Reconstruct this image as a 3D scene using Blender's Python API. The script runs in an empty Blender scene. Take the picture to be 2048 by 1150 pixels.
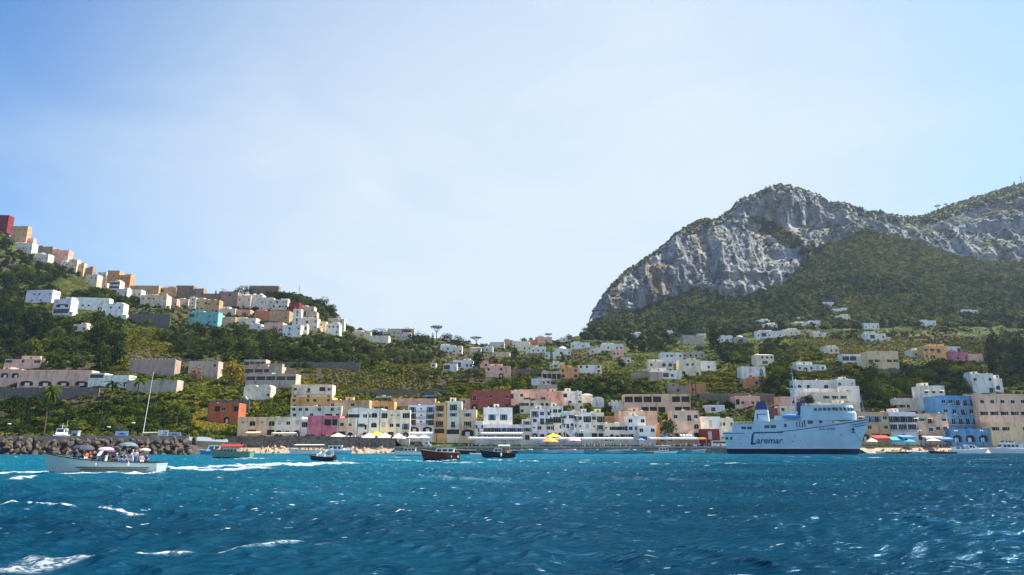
import bpy, bmesh, math, random
import numpy as np
from mathutils import Vector, Matrix
from mathutils.bvhtree import BVHTree

C = bpy.context.scene
COL = C.collection
R = math.radians
random.seed(7); RNG = np.random.default_rng(7)

# ---------------------------------------------------------------- camera
CAM_Z = 3.2
F = 1365.0
HORIZON = 893.0
PITCH = math.atan((HORIZON - 575.0) / F)
cam = bpy.data.cameras.new("camera"); cam_ob = bpy.data.objects.new("camera", cam); COL.objects.link(cam_ob)
cam.sensor_width = 36.0; cam.lens = F / 2048.0 * 36.0
cam.clip_start = 0.5; cam.clip_end = 30000
cam_ob.location = (0, 0, CAM_Z); cam_ob.rotation_euler = (math.pi / 2 + PITCH, 0, 0)
C.camera = cam_ob
C.render.resolution_x = 1024; C.render.resolution_y = 575

# ---------------------------------------------------------------- light
SUN_EL, SUN_AZ = R(55), R(78)          # azimuth measured from +Y towards +X
w = bpy.data.worlds.new("World"); C.world = w; w.use_nodes = True
nt = w.node_tree; bg = nt.nodes["Background"]
sky = nt.nodes.new("ShaderNodeTexSky"); sky.sky_type = 'NISHITA'; sky.sun_disc = False
sky.sun_elevation = SUN_EL; sky.sun_rotation = SUN_AZ
sky.air_density = 1.0; sky.dust_density = 1.5; sky.ozone_density = 2.0; sky.altitude = 0
hsv = nt.nodes.new("ShaderNodeHueSaturation"); hsv.inputs["Saturation"].default_value = 1.25; nt.links.new(sky.outputs[0], hsv.inputs["Color"])
tn = nt.nodes.new("ShaderNodeMix"); tn.data_type = 'RGBA'; tn.blend_type = 'MULTIPLY'; tn.inputs[0].default_value = 1; tn.inputs[7].default_value = (0.72, 0.99, 1.14, 1); nt.links.new(hsv.outputs[0], tn.inputs[6])
# thin high veil: paler towards the horizon, broken by faint streaks
tcw = nt.nodes.new("ShaderNodeTexCoord"); mpw = nt.nodes.new("ShaderNodeMapping"); mpw.inputs["Scale"].default_value = (1.6, 1.6, 4.0); nt.links.new(tcw.outputs["Generated"], mpw.inputs[0])
nw = nt.nodes.new("ShaderNodeTexNoise"); nw.inputs["Scale"].default_value = 1.7; nw.inputs["Detail"].default_value = 6; nw.inputs["Roughness"].default_value = 0.55; nw.inputs["Distortion"].default_value = 0.4; nt.links.new(mpw.outputs[0], nw.inputs["Vector"])
sz = nt.nodes.new("ShaderNodeSeparateXYZ"); nt.links.new(tcw.outputs["Generated"], sz.inputs[0])
dt = nt.nodes.new("ShaderNodeVectorMath"); dt.operation = 'DOT_PRODUCT'; dt.inputs[1].default_value = Vector((0.07, 0.96, 0.20)).normalized(); nt.links.new(tcw.outputs["Generated"], dt.inputs[0])
m1 = nt.nodes.new("ShaderNodeMapRange"); m1.interpolation_type = 'SMOOTHSTEP'; m1.inputs[1].default_value = 0.66; m1.inputs[2].default_value = 1.0; m1.inputs[3].default_value = 0.0; m1.inputs[4].default_value = 0.92; ab = nt.nodes.new("ShaderNodeMath"); ab.operation = 'ABSOLUTE'; nt.links.new(dt.outputs["Value"], ab.inputs[0]); nt.links.new(ab.outputs[0], m1.inputs[0])  # veil mirrored behind the camera, added as fill for the facades
m2 = nt.nodes.new("ShaderNodeMapRange"); m2.inputs[1].default_value = 0.40; m2.inputs[2].default_value = 0.72; m2.inputs[3].default_value = 0.0; m2.inputs[4].default_value = 0.20; nt.links.new(nw.outputs[0], m2.inputs[0])
ma = nt.nodes.new("ShaderNodeMath"); ma.operation = 'ADD'; ma.use_clamp = True; nt.links.new(m1.outputs[0], ma.inputs[0]); nt.links.new(m2.outputs[0], ma.inputs[1])
vm = nt.nodes.new("ShaderNodeMix"); vm.data_type = 'RGBA'; nt.links.new(ma.outputs[0], vm.inputs[0]); nt.links.new(tn.outputs[2], vm.inputs[6]); vm.inputs[7].default_value = (3.85, 4.45, 4.95, 1)
# unseen warm glow added to the sky behind the camera to light the facades
bk = nt.nodes.new("ShaderNodeMapRange"); bk.inputs[1].default_value = -0.55; bk.inputs[2].default_value = 0.1; bk.inputs[3].default_value = 1; bk.inputs[4].default_value = 0; nt.links.new(dt.outputs["Value"], bk.inputs[0])
vc = nt.nodes.new("ShaderNodeMix"); vc.data_type = 'RGBA'; nt.links.new(bk.outputs[0], vc.inputs[0]); vc.inputs[6].default_value = (3.85, 4.45, 4.95, 1); vc.inputs[7].default_value = (5.9, 5.3, 4.6, 1); nt.links.new(vc.outputs[2], vm.inputs[7])
nt.links.new(vm.outputs[2], bg.inputs[0]); bg.inputs[1].default_value = 0.088
sl = bpy.data.lights.new("sun", 'SUN'); so = bpy.data.objects.new("sun", sl); COL.objects.link(so)
sl.energy = 5.0; sl.angle = R(0.5); sl.color = (1.0, 0.91, 0.76)
sdir = Vector((math.sin(SUN_AZ) * math.cos(SUN_EL), math.cos(SUN_AZ) * math.cos(SUN_EL), math.sin(SUN_EL)))
so.rotation_euler = sdir.to_track_quat('Z', 'Y').to_euler()
so.location = (0, 0, 400)
C.view_settings.view_transform = 'Standard'; C.view_settings.look = 'None'
C.view_settings.gamma = 1; C.view_settings.use_curve_mapping = False
C.view_settings.exposure = 1.12
cy = C.cycles
cy.max_bounces = 6; cy.diffuse_bounces = 3; cy.glossy_bounces = 3; cy.transmission_bounces = 3; cy.transparent_max_bounces = 6
cy.volume_bounces = 1; cy.use_denoising = True; cy.sample_clamp_indirect = 4
cy.use_adaptive_sampling = True; cy.adaptive_threshold = 0.02

# ---------------------------------------------------------------- picture <-> place
cp, sp_ = math.cos(PITCH), math.sin(PITCH)
def at(px, py, Y):
    xc = (px - 1024.0) / F; yc = (575.0 - py) / F
    dy = cp - yc * sp_; dz = sp_ + yc * cp
    t = Y / dy
    return Vector((xc * t, Y, CAM_Z + dz * t))
def ray(px, py):
    v = at(px, py, 1.0) - Vector((0, 0, CAM_Z)); return v.normalized()
def proj(p):
    x, y, z = p[0], p[1], p[2] - CAM_Z
    d = y * cp + z * sp_; v = -y * sp_ + z * cp
    return 1024 + F * x / d, 575 - F * v / d, d

# ---------------------------------------------------------------- noise
_P = np.random.default_rng(3).permutation(4096).astype(np.int32)
def _h(ix, iy, iz):
    return _P[(_P[(_P[ix & 4095] + iy) & 4095] + iz) & 4095] / 4095.0
def vnoise(x, y, z=0.0):
    x = np.asarray(x, float); y = np.asarray(y, float) + 0 * x; z = np.asarray(z, float) + 0 * x
    ix, iy, iz = np.floor(x).astype(int), np.floor(y).astype(int), np.floor(z).astype(int)
    fx, fy, fz = x - ix, y - iy, z - iz
    fx, fy, fz = [f * f * (3 - 2 * f) for f in (fx, fy, fz)]
    def L(a, b, t): return a + (b - a) * t
    c = [[[_h(ix + i, iy + j, iz + k) for k in (0, 1)] for j in (0, 1)] for i in (0, 1)]
    r = L(L(L(c[0][0][0], c[1][0][0], fx), L(c[0][1][0], c[1][1][0], fx), fy),
          L(L(c[0][0][1], c[1][0][1], fx), L(c[0][1][1], c[1][1][1], fx), fy), fz)
    return r * 2 - 1
def fbm(x, y, z=0.0, o=4, ridge=False):
    s = 0; a = 1.0; t = 0
    for k in range(o):
        n = vnoise(x * 2 ** k + 13.7 * k, y * 2 ** k + 7.1 * k, z * 2 ** k + 3.3 * k)
        s = s + a * ((1 - 2 * np.abs(n)) if ridge else n); t += a; a *= 0.5
    return s / t
def smooth(e0, e1, x):
    t = np.clip((x - e0) / (e1 - e0), 0, 1); return t * t * (3 - 2 * t)

# ---------------------------------------------------------------- materials
MATS = {}
def new_mat(name):
    m = bpy.data.materials.new(name); m.use_nodes = True
    n = m.node_tree; n.nodes.clear()
    out = n.nodes.new("ShaderNodeOutputMaterial"); b = n.nodes.new("ShaderNodeBsdfPrincipled")
    n.links.new(b.outputs[0], out.inputs[0]); return m, n, b, out
def N(n, t, **kw):
    k = n.nodes.new(t)
    for a, v in kw.items():
        if a.startswith('i_'): k.inputs[a[2:].replace('_', ' ')].default_value = v
        else: setattr(k, a, v)
    return k
def ramp(n, fac, stops):
    r = n.nodes.new("ShaderNodeValToRGB"); e = r.color_ramp.elements
    while len(e) < len(stops): e.new(0.5)
    for i, (p, c) in enumerate(stops):
        e[i].position = p; e[i].color = (*c, 1) if len(c) == 3 else c
    n.links.new(fac, r.inputs[0]); return r
def mix(n, fac, a, b, mode='MIX'):
    m = n.nodes.new("ShaderNodeMix"); m.data_type = 'RGBA'; m.blend_type = mode
    for s, v in ((m.inputs[0], fac), (m.inputs[6], a), (m.inputs[7], b)):
        if isinstance(v, (int, float)): s.default_value = v
        elif isinstance(v, tuple): s.default_value = (*v[:3], 1)
        else: n.links.new(v, s)
    return m.outputs[2]
def lin(r, g, b):
    return tuple(((c / 255) / 12.92 if c / 255 <= 0.04045 else ((c / 255 + 0.055) / 1.055) ** 2.4) for c in (r, g, b))
def plain(name, col, rough=0.6, metal=0.0, var=0.12, scale=0.6, spec=0.4):
    if name in MATS: return MATS[name]
    m, n, b, o = new_mat(name); b.inputs["Roughness"].default_value = rough; b.inputs["Metallic"].default_value = metal
    b.inputs["Specular IOR Level"].default_value = spec
    tc = N(n, "ShaderNodeNewGeometry"); no = N(n, "ShaderNodeTexNoise"); no.inputs["Scale"].default_value = scale; no.inputs["Detail"].default_value = 4
    n.links.new(tc.outputs["Position"], no.inputs["Vector"])
    r = ramp(n, no.outputs[0], [(0.3, tuple(c * (1 - var) for c in col)), (0.7, tuple(min(1, c * (1 + var)) for c in col))])
    n.links.new(r.outputs[0], b.inputs["Base Color"]); MATS[name] = m; return m
def wall_mat(col):
    key = "plaster_%d_%d_%d" % tuple(int(c * 999) for c in col)
    if key in MATS: return MATS[key]
    m, n, b, o = new_mat(key); b.inputs["Roughness"].default_value = 0.9; b.inputs["Specular IOR Level"].default_value = 0.15
    g = N(n, "ShaderNodeNewGeometry")
    mp = N(n, "ShaderNodeMapping"); mp.inputs["Scale"].default_value = (0.5, 0.5, 0.12); n.links.new(g.outputs["Position"], mp.inputs[0])
    n1 = N(n, "ShaderNodeTexNoise"); n1.inputs["Scale"].default_value = 1.0; n1.inputs["Detail"].default_value = 6; n.links.new(mp.outputs[0], n1.inputs["Vector"])
    n2 = N(n, "ShaderNodeTexNoise"); n2.inputs["Scale"].default_value = 0.25; n2.inputs["Detail"].default_value = 5; n.links.new(g.outputs["Position"], n2.inputs["Vector"])
    r1 = ramp(n, n1.outputs[0], [(0.30, tuple(c * 0.66 for c in col)), (0.47, col), (0.8, tuple(min(0.9, c * 1.06) for c in col))])
    r2 = ramp(n, n2.outputs[0], [(0.34, (0.80, 0.77, 0.73)), (0.45, (0.95, 0.94, 0.92)), (0.56, (1, 1, 1))])
    n.links.new(mix(n, 1.0, r1.outputs[0], r2.outputs[0], 'MULTIPLY'), b.inputs["Base Color"])
    MATS[key] = m; return m
def simple(name, col, rough=0.5, metal=0.0, spec=0.5, emit=None):
    if name in MATS: return MATS[name]
    m, n, b, o = new_mat(name); b.inputs["Base Color"].default_value = (*col, 1)
    b.inputs["Roughness"].default_value = rough; b.inputs["Metallic"].default_value = metal; b.inputs["Specular IOR Level"].default_value = spec
    MATS[name] = m; return m

# ---------------------------------------------------------------- objects
def tag(o, label=None, cat=None, group=None, kind=None):
    if label: o['label'] = label
    if cat: o['category'] = cat
    if group: o['group'] = group
    if kind: o['kind'] = kind
    return o
def empty(name, loc=(0, 0, 0), rz=0.0):
    o = bpy.data.objects.new(name, None); COL.objects.link(o); o.location = loc; o.rotation_euler = (0, 0, rz); o.empty_display_size = 0.5; return o
def link(name, me, parent=None, loc=None, rz=None):
    o = bpy.data.objects.new(name, me); COL.objects.link(o)
    if parent is not None: o.parent = parent
    if loc is not None: o.location = loc
    if rz is not None: o.rotation_euler = (0, 0, rz)
    return o
def np_mesh(name, V, Fq, mats=(), sm=False, tint=None, midx=None):
    """mesh from numpy arrays: V (n,3), Fq (m,3|4)"""
    me = bpy.data.meshes.new(name); V = np.asarray(V, np.float32); Fq = np.asarray(Fq, np.int32); k = Fq.shape[1]
    me.vertices.add(len(V)); me.vertices.foreach_set("co", V.ravel())
    me.loops.add(Fq.size); me.loops.foreach_set("vertex_index", Fq.ravel())
    me.polygons.add(len(Fq)); me.polygons.foreach_set("loop_start", np.arange(0, Fq.size, k, dtype=np.int32))
    me.polygons.foreach_set("loop_total", np.full(len(Fq), k, np.int32))
    if sm: me.polygons.foreach_set("use_smooth", np.ones(len(Fq), bool))
    for m in mats: me.materials.append(m)
    if midx is not None: me.polygons.foreach_set("material_index", np.asarray(midx, np.int32))
    if tint is not None:
        a = me.attributes.new("tint", 'FLOAT', 'POINT'); a.data.foreach_set("value", np.asarray(tint, np.float32))
    me.update(); me.validate(); return me
def grid_faces(nr, nc):
    i = np.arange(nr - 1)[:, None] * nc + np.arange(nc - 1)[None, :]
    return np.stack([i, i + 1, i + 1 + nc, i + nc], -1).reshape(-1, 4)
class MB:
    """collects boxes, bars, lofts in one mesh"""
    def __init__(s): s.v = []; s.f = []; s.m = []
    def add(s, vs, fs, m=0):
        b = len(s.v); s.v += [tuple(v) for v in vs]; s.f += [tuple(b + i for i in f) for f in fs]; s.m += [m] * len(fs); return s
    def box(s, x0, x1, y0, y1, z0, z1, m=0):
        v = [(x, y, z) for z in (z0, z1) for y in (y0, y1) for x in (x0, x1)]
        return s.add(v, [(0, 2, 3, 1), (4, 5, 7, 6), (0, 1, 5, 4), (2, 6, 7, 3), (0, 4, 6, 2), (1, 3, 7, 5)], m)
    def quad(s, a, b, c, d, m=0): return s.add([a, b, c, d], [(0, 1, 2, 3)], m)
    def tube(s, p0, p1, r0, r1=None, n=6, m=0, cap=True):
        r1 = r0 if r1 is None else r1
        p0, p1 = Vector(p0), Vector(p1); d = (p1 - p0)
        if d.length < 1e-6: return s
        q = d.to_track_quat('Z', 'Y'); v = []
        for p, r in ((p0, r0), (p1, r1)):
            for k in range(n):
                a = 2 * math.pi * k / n; v.append(p + q @ Vector((r * math.cos(a), r * math.sin(a), 0)))
        f = [(k, (k + 1) % n, n + (k + 1) % n, n + k) for k in range(n)]
        if cap: f += [tuple(range(n - 1, -1, -1)), tuple(range(n, 2 * n))]
        return s.add(v, f, m)
    def loft(s, rings, closed=True, cap=True, m=0):
        n = len(rings[0]); v = [p for r in rings for p in r]; f = []
        for i in range(len(rings) - 1):
            for k in range(n if closed else n - 1):
                k2 = (k + 1) % n
                f.append((i * n + k, i * n + k2, (i + 1) * n + k2, (i + 1) * n + k))
        if cap and closed: f += [tuple(range(n - 1, -1, -1)), tuple((len(rings) - 1) * n + k for k in range(n))]
        return s.add(v, f, m)
    def ball(s, c, rx, ry=None, rz=None, n=8, h=5, m=0, bottom=-1.0):
        ry = ry or rx; rz = rz or rx; rings = []
        for i in range(h + 1):
            t = math.asin(max(-1, min(1, bottom))) + (math.pi / 2 - math.asin(bottom)) * i / h
            rings.append([(c[0] + rx * max(.001, math.cos(t)) * math.cos(2 * math.pi * k / n), c[1] + ry * max(.001, math.cos(t)) * math.sin(2 * math.pi * k / n), c[2] + rz * math.sin(t)) for k in range(n)])
        return s.loft(rings, m=m)
    def mesh(s, name, mats, sm=False):
        me = bpy.data.meshes.new(name); me.from_pydata([tuple(v) for v in s.v], [], s.f)
        for m in (mats if isinstance(mats, (list, tuple)) else [mats]): me.materials.append(m)
        if any(s.m): me.polygons.foreach_set("material_index", s.m)
        if sm: me.polygons.foreach_set("use_smooth", [True] * len(me.polygons))
        me.update(); return me
    def obj(s, name, mats, parent=None, sm=False, loc=None, rz=None):
        return link(name, s.mesh(name, mats, sm), parent, loc, rz)
# ================================================================ terrain
def cols_to(us, pts, Y):
    """pts [(px,py)] at depth Y -> z at each azimuth u"""
    q = [at(px, py, Y) for px, py in pts]
    uu = np.array([p.x / Y for p in q]); zz = np.array([p.z for p in q]); o = np.argsort(uu)
    return np.interp(us, uu[o], zz[o])
US = np.linspace(-1.12, 1.12, 1100)
HL = [  # depth, [(px, py)]
 (345, [(0, 872), (400, 874), (470, 878), (796, 878), (800, 894), (2048, 894)]),
 (358, [(0, 868), (400, 868), (480, 877), (790, 877), (800, 891), (2048, 891)]),
 (400, [(0, 828), (200, 826), (400, 835), (500, 850), (700, 846), (800, 845), (1200, 842), (1600, 842), (2048, 842)]),
 (450, [(0, 790), (200, 782), (400, 792), (500, 815), (600, 810), (800, 805), (1000, 800), (1200, 803), (1400, 802), (1600, 800), (1800, 802), (2048, 806)]),
 (520, [(0, 735), (200, 725), (400, 745), (520, 765), (640, 768), (800, 775), (1000, 768), (1200, 768), (1400, 765), (1600, 757), (1800, 757), (2048, 765)]),
 (620, [(0, 672), (200, 662), (400, 690), (600, 710), (800, 735), (1000, 742), (1200, 735), (1400, 735), (1600, 722), (1800, 718), (2048, 728)]),
 (760, [(0, 600), (120, 596), (250, 618), (400, 648), (500, 655), (600, 662), (720, 690), (860, 705), (1000, 716), (1200, 706), (1400, 700), (1600, 690), (1800, 684), (2048, 694)]),
 (880, [(0, 535), (60, 545), (120, 560), (200, 585), (300, 606), (400, 622), (500, 628), (600, 632), (680, 660), (760, 684), (900, 692), (1000, 703), (1200, 692), (1400, 684), (1600, 670), (1800, 662), (2048, 668)]),
 (1000, [(-120, 420), (0, 458), (50, 498), (100, 520), (150, 545), (200, 566), (240, 580), (330, 597), (380, 602), (440, 600), (500, 590), (560, 586), (600, 588), (640, 604), (668, 622), (685, 645), (720, 664), (780, 672), (850, 672), (900, 684), (960, 689), (1010, 690), (1060, 682), (1120, 680), (1160, 670), (1200, 676), (1300, 676), (1400, 672), (1500, 660), (1600, 655), (1800, 650), (2048, 650)]),
 (1130, [(-120, 480), (0, 520), (200, 610), (500, 640), (700, 700), (900, 720), (1060, 715), (1150, 680), (1200, 664), (1300, 660), (1400, 655), (1600, 632), (1800, 626), (2048, 628)]),
 (1300, [(-120, 760), (1000, 790), (1100, 760), (1150, 720), (1185, 656), (1260, 646), (1400, 630), (1600, 600), (1800, 600), (2048, 600)]),
]
def hill_rows():
    ys = [345.0]
    while ys[-1] < 1300: ys.append(ys[-1] + 0.75 + (ys[-1] - 345) * 0.0030)
    return np.array(ys)
HY = hill_rows()
LZ = np.array([cols_to(US, p, y) for y, p in HL]); LY = np.array([y for y, _ in HL], float)
Z = np.empty((len(HY), len(US)))
for j, y in enumerate(HY):
    k = min(len(LY) - 2, max(0, int(np.searchsorted(LY, y) - 1))); t = (y - LY[k]) / (LY[k + 1] - LY[k])
    Z[j] = LZ[k] * (1 - t) + LZ[k + 1] * t
for _ in range(25):      # soften kinks
    Z[1:-1] = (Z[:-2] + 2 * Z[1:-1] + Z[2:]) / 4
for _ in range(6): Z[:, 1:-1] = (Z[:, :-2] + 2 * Z[:, 1:-1] + Z[:, 2:]) / 4
jr = int(np.argmin(np.abs(HY - 1000))); corr = (LZ[[y for y, _ in HL].index(1000)] - Z[jr])
Z += corr[None, :] * np.exp(-((HY[:, None] - 1000) / 38.0) ** 2) * smooth(0.05, -0.02, US)[None, :]
YY, UU = np.meshgrid(HY, US, indexing='ij'); XX = UU * YY
amp = smooth(400, 520, YY) * 5.0 * (1 - 0.75 * smooth(930, 1000, YY))
Z = Z + amp * fbm(XX / 75, YY / 75, 0, 4)
# terraces: flat treads held by near-vertical risers
step = 3.4 + 1.0 * vnoise(XX / 160, YY / 160, 5)
zz = Z + 1.6 * fbm(XX / 60, YY / 60, 9, 3)
fr = zz / step; fl = np.floor(fr); t = fr - fl
tz = (fl + 0.10 * t + 0.90 * smooth(0.80, 0.99, t)) * step - (zz - Z)
mask = smooth(-0.20, 0.0, fbm(XX / 130, YY / 130, 2, 3)) * smooth(400, 430, YY) * (1 - smooth(930, 1000, YY))
TZ = [(810, 758, 190, 32), (1470, 772, 100, 30), (1800, 695, 220, 22), (285, 705, 50, 45), (1200, 770, 120, 26), (1650, 745, 80, 20)]
_d = YY * cp + (Z - CAM_Z) * sp_; _px = 1024 + F * XX / _d; _py = 575 - F * (-YY * sp_ + (Z - CAM_Z) * cp) / _d
for a_, b_, c_, d_ in TZ: mask = np.maximum(mask, smooth(1.25, .8, ((_px - a_) / c_) ** 2 + ((_py - b_) / d_) ** 2) * (YY < 930))
Z = Z * (1 - mask) + tz * mask
Z += 0.35 * fbm(XX / 6, YY / 6, 1, 3)
tint = mask.ravel()

def ground_mat():
    m, n, b, o = new_mat("hillside_soil_and_grass"); b.inputs["Roughness"].default_value = 0.95; b.inputs["Specular IOR Level"].default_value = 0.1
    g = N(n, "ShaderNodeNewGeometry")
    def noise(s, d=5, dist=0.0, sc=None):
        k = N(n, "ShaderNodeTexNoise"); k.inputs["Scale"].default_value = s; k.inputs["Detail"].default_value = d; k.inputs["Distortion"].default_value = dist
        if sc:
            mp = N(n, "ShaderNodeMapping"); mp.inputs["Scale"].default_value = sc; n.links.new(g.outputs["Position"], mp.inputs[0]); n.links.new(mp.outputs[0], k.inputs[0])
        else: n.links.new(g.outputs["Position"], k.inputs[0])
        return k.outputs[0]
    grass = ramp(n, noise(0.03), [(0.36, (0.016, 0.026, 0.006)), (0.48, (0.040, 0.056, 0.010)), (0.60, (0.080, 0.088, 0.015)), (0.72, (0.12, 0.085, 0.03))])
    fine = ramp(n, noise(0.9, 6), [(0.3, (0.45, 0.45, 0.45)), (0.7, (1.3, 1.3, 1.3))])
    gc = mix(n, 1.0, grass.outputs[0], fine.outputs[0], 'MULTIPLY')
    stone = ramp(n, noise(0.8, 6, 0.0, (1, 1, 2.2)), [(0.3, (0.020, 0.018, 0.012)), (0.5, (0.055, 0.045, 0.030)), (0.72, (0.13, 0.10, 0.07))])
    sx = N(n, "ShaderNodeSeparateXYZ"); n.links.new(g.outputs["True Normal"], sx.inputs[0])
    st = ramp(n, sx.outputs[2], [(0.62, (1, 1, 1)), (0.82, (0, 0, 0))])
    n.links.new(mix(n, st.outputs[0], gc, stone.outputs[0]), b.inputs["Base Color"])
    bp = N(n, "ShaderNodeBump"); bp.inputs["Distance"].default_value = 0.6; bp.inputs["Strength"].default_value = 0.7
    n.links.new(noise(0.5, 6), bp.inputs["Height"]); n.links.new(bp.outputs[0], b.inputs["Normal"])
    return m
V = np.stack([XX, YY, Z], -1).reshape(-1, 3)
hill_me = np_mesh("hillside", V, grid_faces(len(HY), len(US)), [ground_mat()], sm=False)
hill = tag(link("hillside", hill_me), kind='structure')
def tmask(x, y):
    j = int(np.clip(np.searchsorted(HY, y), 0, len(HY) - 1)); i = int(np.clip(round((x / y - US[0]) / (US[1] - US[0])), 0, len(US) - 1)); return mask[j, i]
def hz(x, y):
    """terrain height under x, y"""
    y = min(max(y, HY[0]), HY[-1] - 1e-3); u = x / y
    j = int(np.searchsorted(HY, y)) - 1; j = max(0, min(len(HY) - 2, j)); a = (y - HY[j]) / (HY[j + 1] - HY[j])
    i = (u - US[0]) / (US[1] - US[0]); i0 = int(max(0, min(len(US) - 2, math.floor(i)))); b = min(1, max(0, i - i0))
    return float((Z[j, i0] * (1 - b) + Z[j, i0 + 1] * b) * (1 - a) + (Z[j + 1, i0] * (1 - b) + Z[j + 1, i0 + 1] * b) * a)

# ---- mountain: parameter surface, each column a profile of (Y, z)
def layer(pts):
    q = [(at(px, py, Y)) for px, py, Y in pts]; uu = np.array([p.x / p.y for p in q]); o = np.argsort(uu)
    return uu[o], np.array([p.y for p in q])[o], np.array([p.z for p in q])[o]
ML = [
 [(1100, 760, 1180), (1176, 668, 1180), (1300, 664, 1180), (1500, 650, 1160), (1600, 645, 1150), (1800, 640, 1140), (2048, 640, 1140), (2300, 640, 1140)],
 [(1100, 755, 1300), (1168, 690, 1300), (1180, 658, 1300), (1250, 645, 1300), (1400, 625, 1290), (1600, 596, 1280), (1800, 585, 1270), (2048, 588, 1270), (2300, 590, 1270)],
 # cliff foot
 [(1100, 750, 1400), (1168, 690, 1400), (1178, 655, 1400), (1225, 640, 1420), (1280, 624, 1440), (1330, 604, 1450), (1390, 580, 1440), (1430, 592, 1430), (1475, 598, 1420), (1530, 582, 1430), (1578, 566, 1450), (1600, 528, 1500), (1640, 498, 1540), (1700, 480, 1560), (1728, 462, 1580), (1780, 480, 1560), (1840, 492, 1550), (1900, 515, 1520), (1960, 526, 1500), (2048, 530, 1480), (2300, 520, 1450)],
 # ledge part way up
 [(1100, 745, 1412), (1168, 690, 1412), (1180, 640, 1412), (1220, 600, 1440), (1300, 560, 1470), (1360, 520, 1480), (1430, 510, 1480), (1500, 500, 1480), (1560, 495, 1490), (1600, 480, 1530), (1660, 470, 1580), (1728, 445, 1600), (1780, 458, 1590), (1840, 468, 1580), (1900, 480, 1560), (2048, 480, 1530), (2300, 470, 1500)],
 [(1100, 742, 1430), (1168, 690, 1430), (1182, 634, 1430), (1225, 590, 1455), (1300, 545, 1490), (1360, 500, 1510), (1430, 480, 1520), (1490, 455, 1530), (1540, 452, 1570), (1600, 458, 1600), (1660, 455, 1620), (1728, 440, 1620), (1780, 450, 1620), (1840, 455, 1610), (1900, 455, 1590), (2048, 440, 1560), (2300, 420, 1530)],
 # cliff edge
 [(1100, 740, 1440), (1168, 690, 1440), (1180, 640, 1445), (1195, 612, 1450), (1215, 590, 1460), (1250, 550, 1480), (1300, 520, 1500), (1350, 478, 1530), (1400, 456, 1550), (1450, 438, 1560), (1490, 402, 1570), (1540, 378, 1590), (1565, 374, 1600), (1600, 384, 1620), (1645, 400, 1650), (1660, 412, 1650), (1690, 410, 1650), (1720, 426, 1650), (1750, 426, 1650), (1790, 440, 1660), (1830, 444, 1670), (1880, 438, 1660), (1920, 424, 1650), (1970, 408, 1640), (2048, 386, 1620), (2300, 320, 1600)],
 # skyline
 [(1100, 740, 1500), (1168, 690, 1500), (1180, 634, 1500), (1195, 604, 1505), (1212, 584, 1520), (1250, 542, 1540), (1300, 510, 1570), (1340, 478, 1600), (1362, 459, 1610), (1400, 437, 1620), (1440, 434, 1630), (1480, 399, 1630), (1510, 388, 1640), (1540, 375, 1640), (1560, 369, 1650), (1590, 377, 1670), (1640, 390, 1690), (1658, 406, 1690), (1690, 405, 1690), (1720, 420, 1700), (1746, 421, 1700), (1790, 434, 1720), (1815, 436, 1750), (1850, 429, 1800), (1900, 409, 1850), (1960, 391, 1880), (2048, 364, 1900), (2300, 290, 1950)],
 [(1100, 900, 1900), (2300, 700, 2300)],
]
MU = np.linspace(0.03, 0.98, 1150)
LY2 = []; LZ2 = []
for L_ in ML:
    uu, y_, z_ = layer(L_); LY2.append(np.interp(MU, uu, y_)); LZ2.append(np.interp(MU, uu, z_))
LY2 = np.array(LY2); LZ2 = np.array(LZ2)
NT = [26, 60, 90, 16, 110, 40, 10]
rowsY, rowsZ, kind_ = [], [], []
for k, nn in enumerate(NT):
    for i in range(nn):
        t = i / nn; rowsY.append(LY2[k] * (1 - t) + LY2[k + 1] * t); rowsZ.append(LZ2[k] * (1 - t) + LZ2[k + 1] * t); kind_.append(k + t)
MY = np.array(rowsY); MZ = np.array(rowsZ); KK = np.array(kind_)[:, None] + 0 * MY
for _ in range(4):
    MY[1:-1] = (MY[:-2] + 2 * MY[1:-1] + MY[2:]) / 4; MZ[1:-1] = (MZ[:-2] + 2 * MZ[1:-1] + MZ[2:]) / 4
MX = MU[None, :] * MY
cl = smooth(1.7, 2.2, KK) * (1 - smooth(5.0, 5.5, KK))          # cliffness
rib = fbm(MX / 85, MZ / 260, 3, 4, ridge=True); rib2 = fbm(MX / 26, MZ / 60, 8, 5, ridge=True)
led = fbm(MX / 120, MZ / 30, 4, 4)
MY2 = MY - cl * (30 * rib + 9 * rib2 + 20 * led + 5 * fbm(MX / 9, MZ / 11, 14, 4) * .6) + (1 - cl) * 14 * fbm(MX / 140, MY / 140, 2, 4)
lowm = smooth(0.2, 1.2, KK) * (1 - smooth(1.8, 2.2, KK))
MZ2 = MZ + lowm * 13 * fbm(MX / 120, MY / 120, 6, 4) + cl * 6 * fbm(MX / 18, MZ / 18, 1, 4) + (1 - cl) * 1.5 * fbm(MX / 14, MY / 14, 1, 3)
top_ = smooth(5.2, 6.0, KK) * (1 - smooth(6.05, 6.3, KK)); MZ2 += top_ * 5 * fbm(MX / 22, MY / 60, 7, 4, ridge=True)
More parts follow.
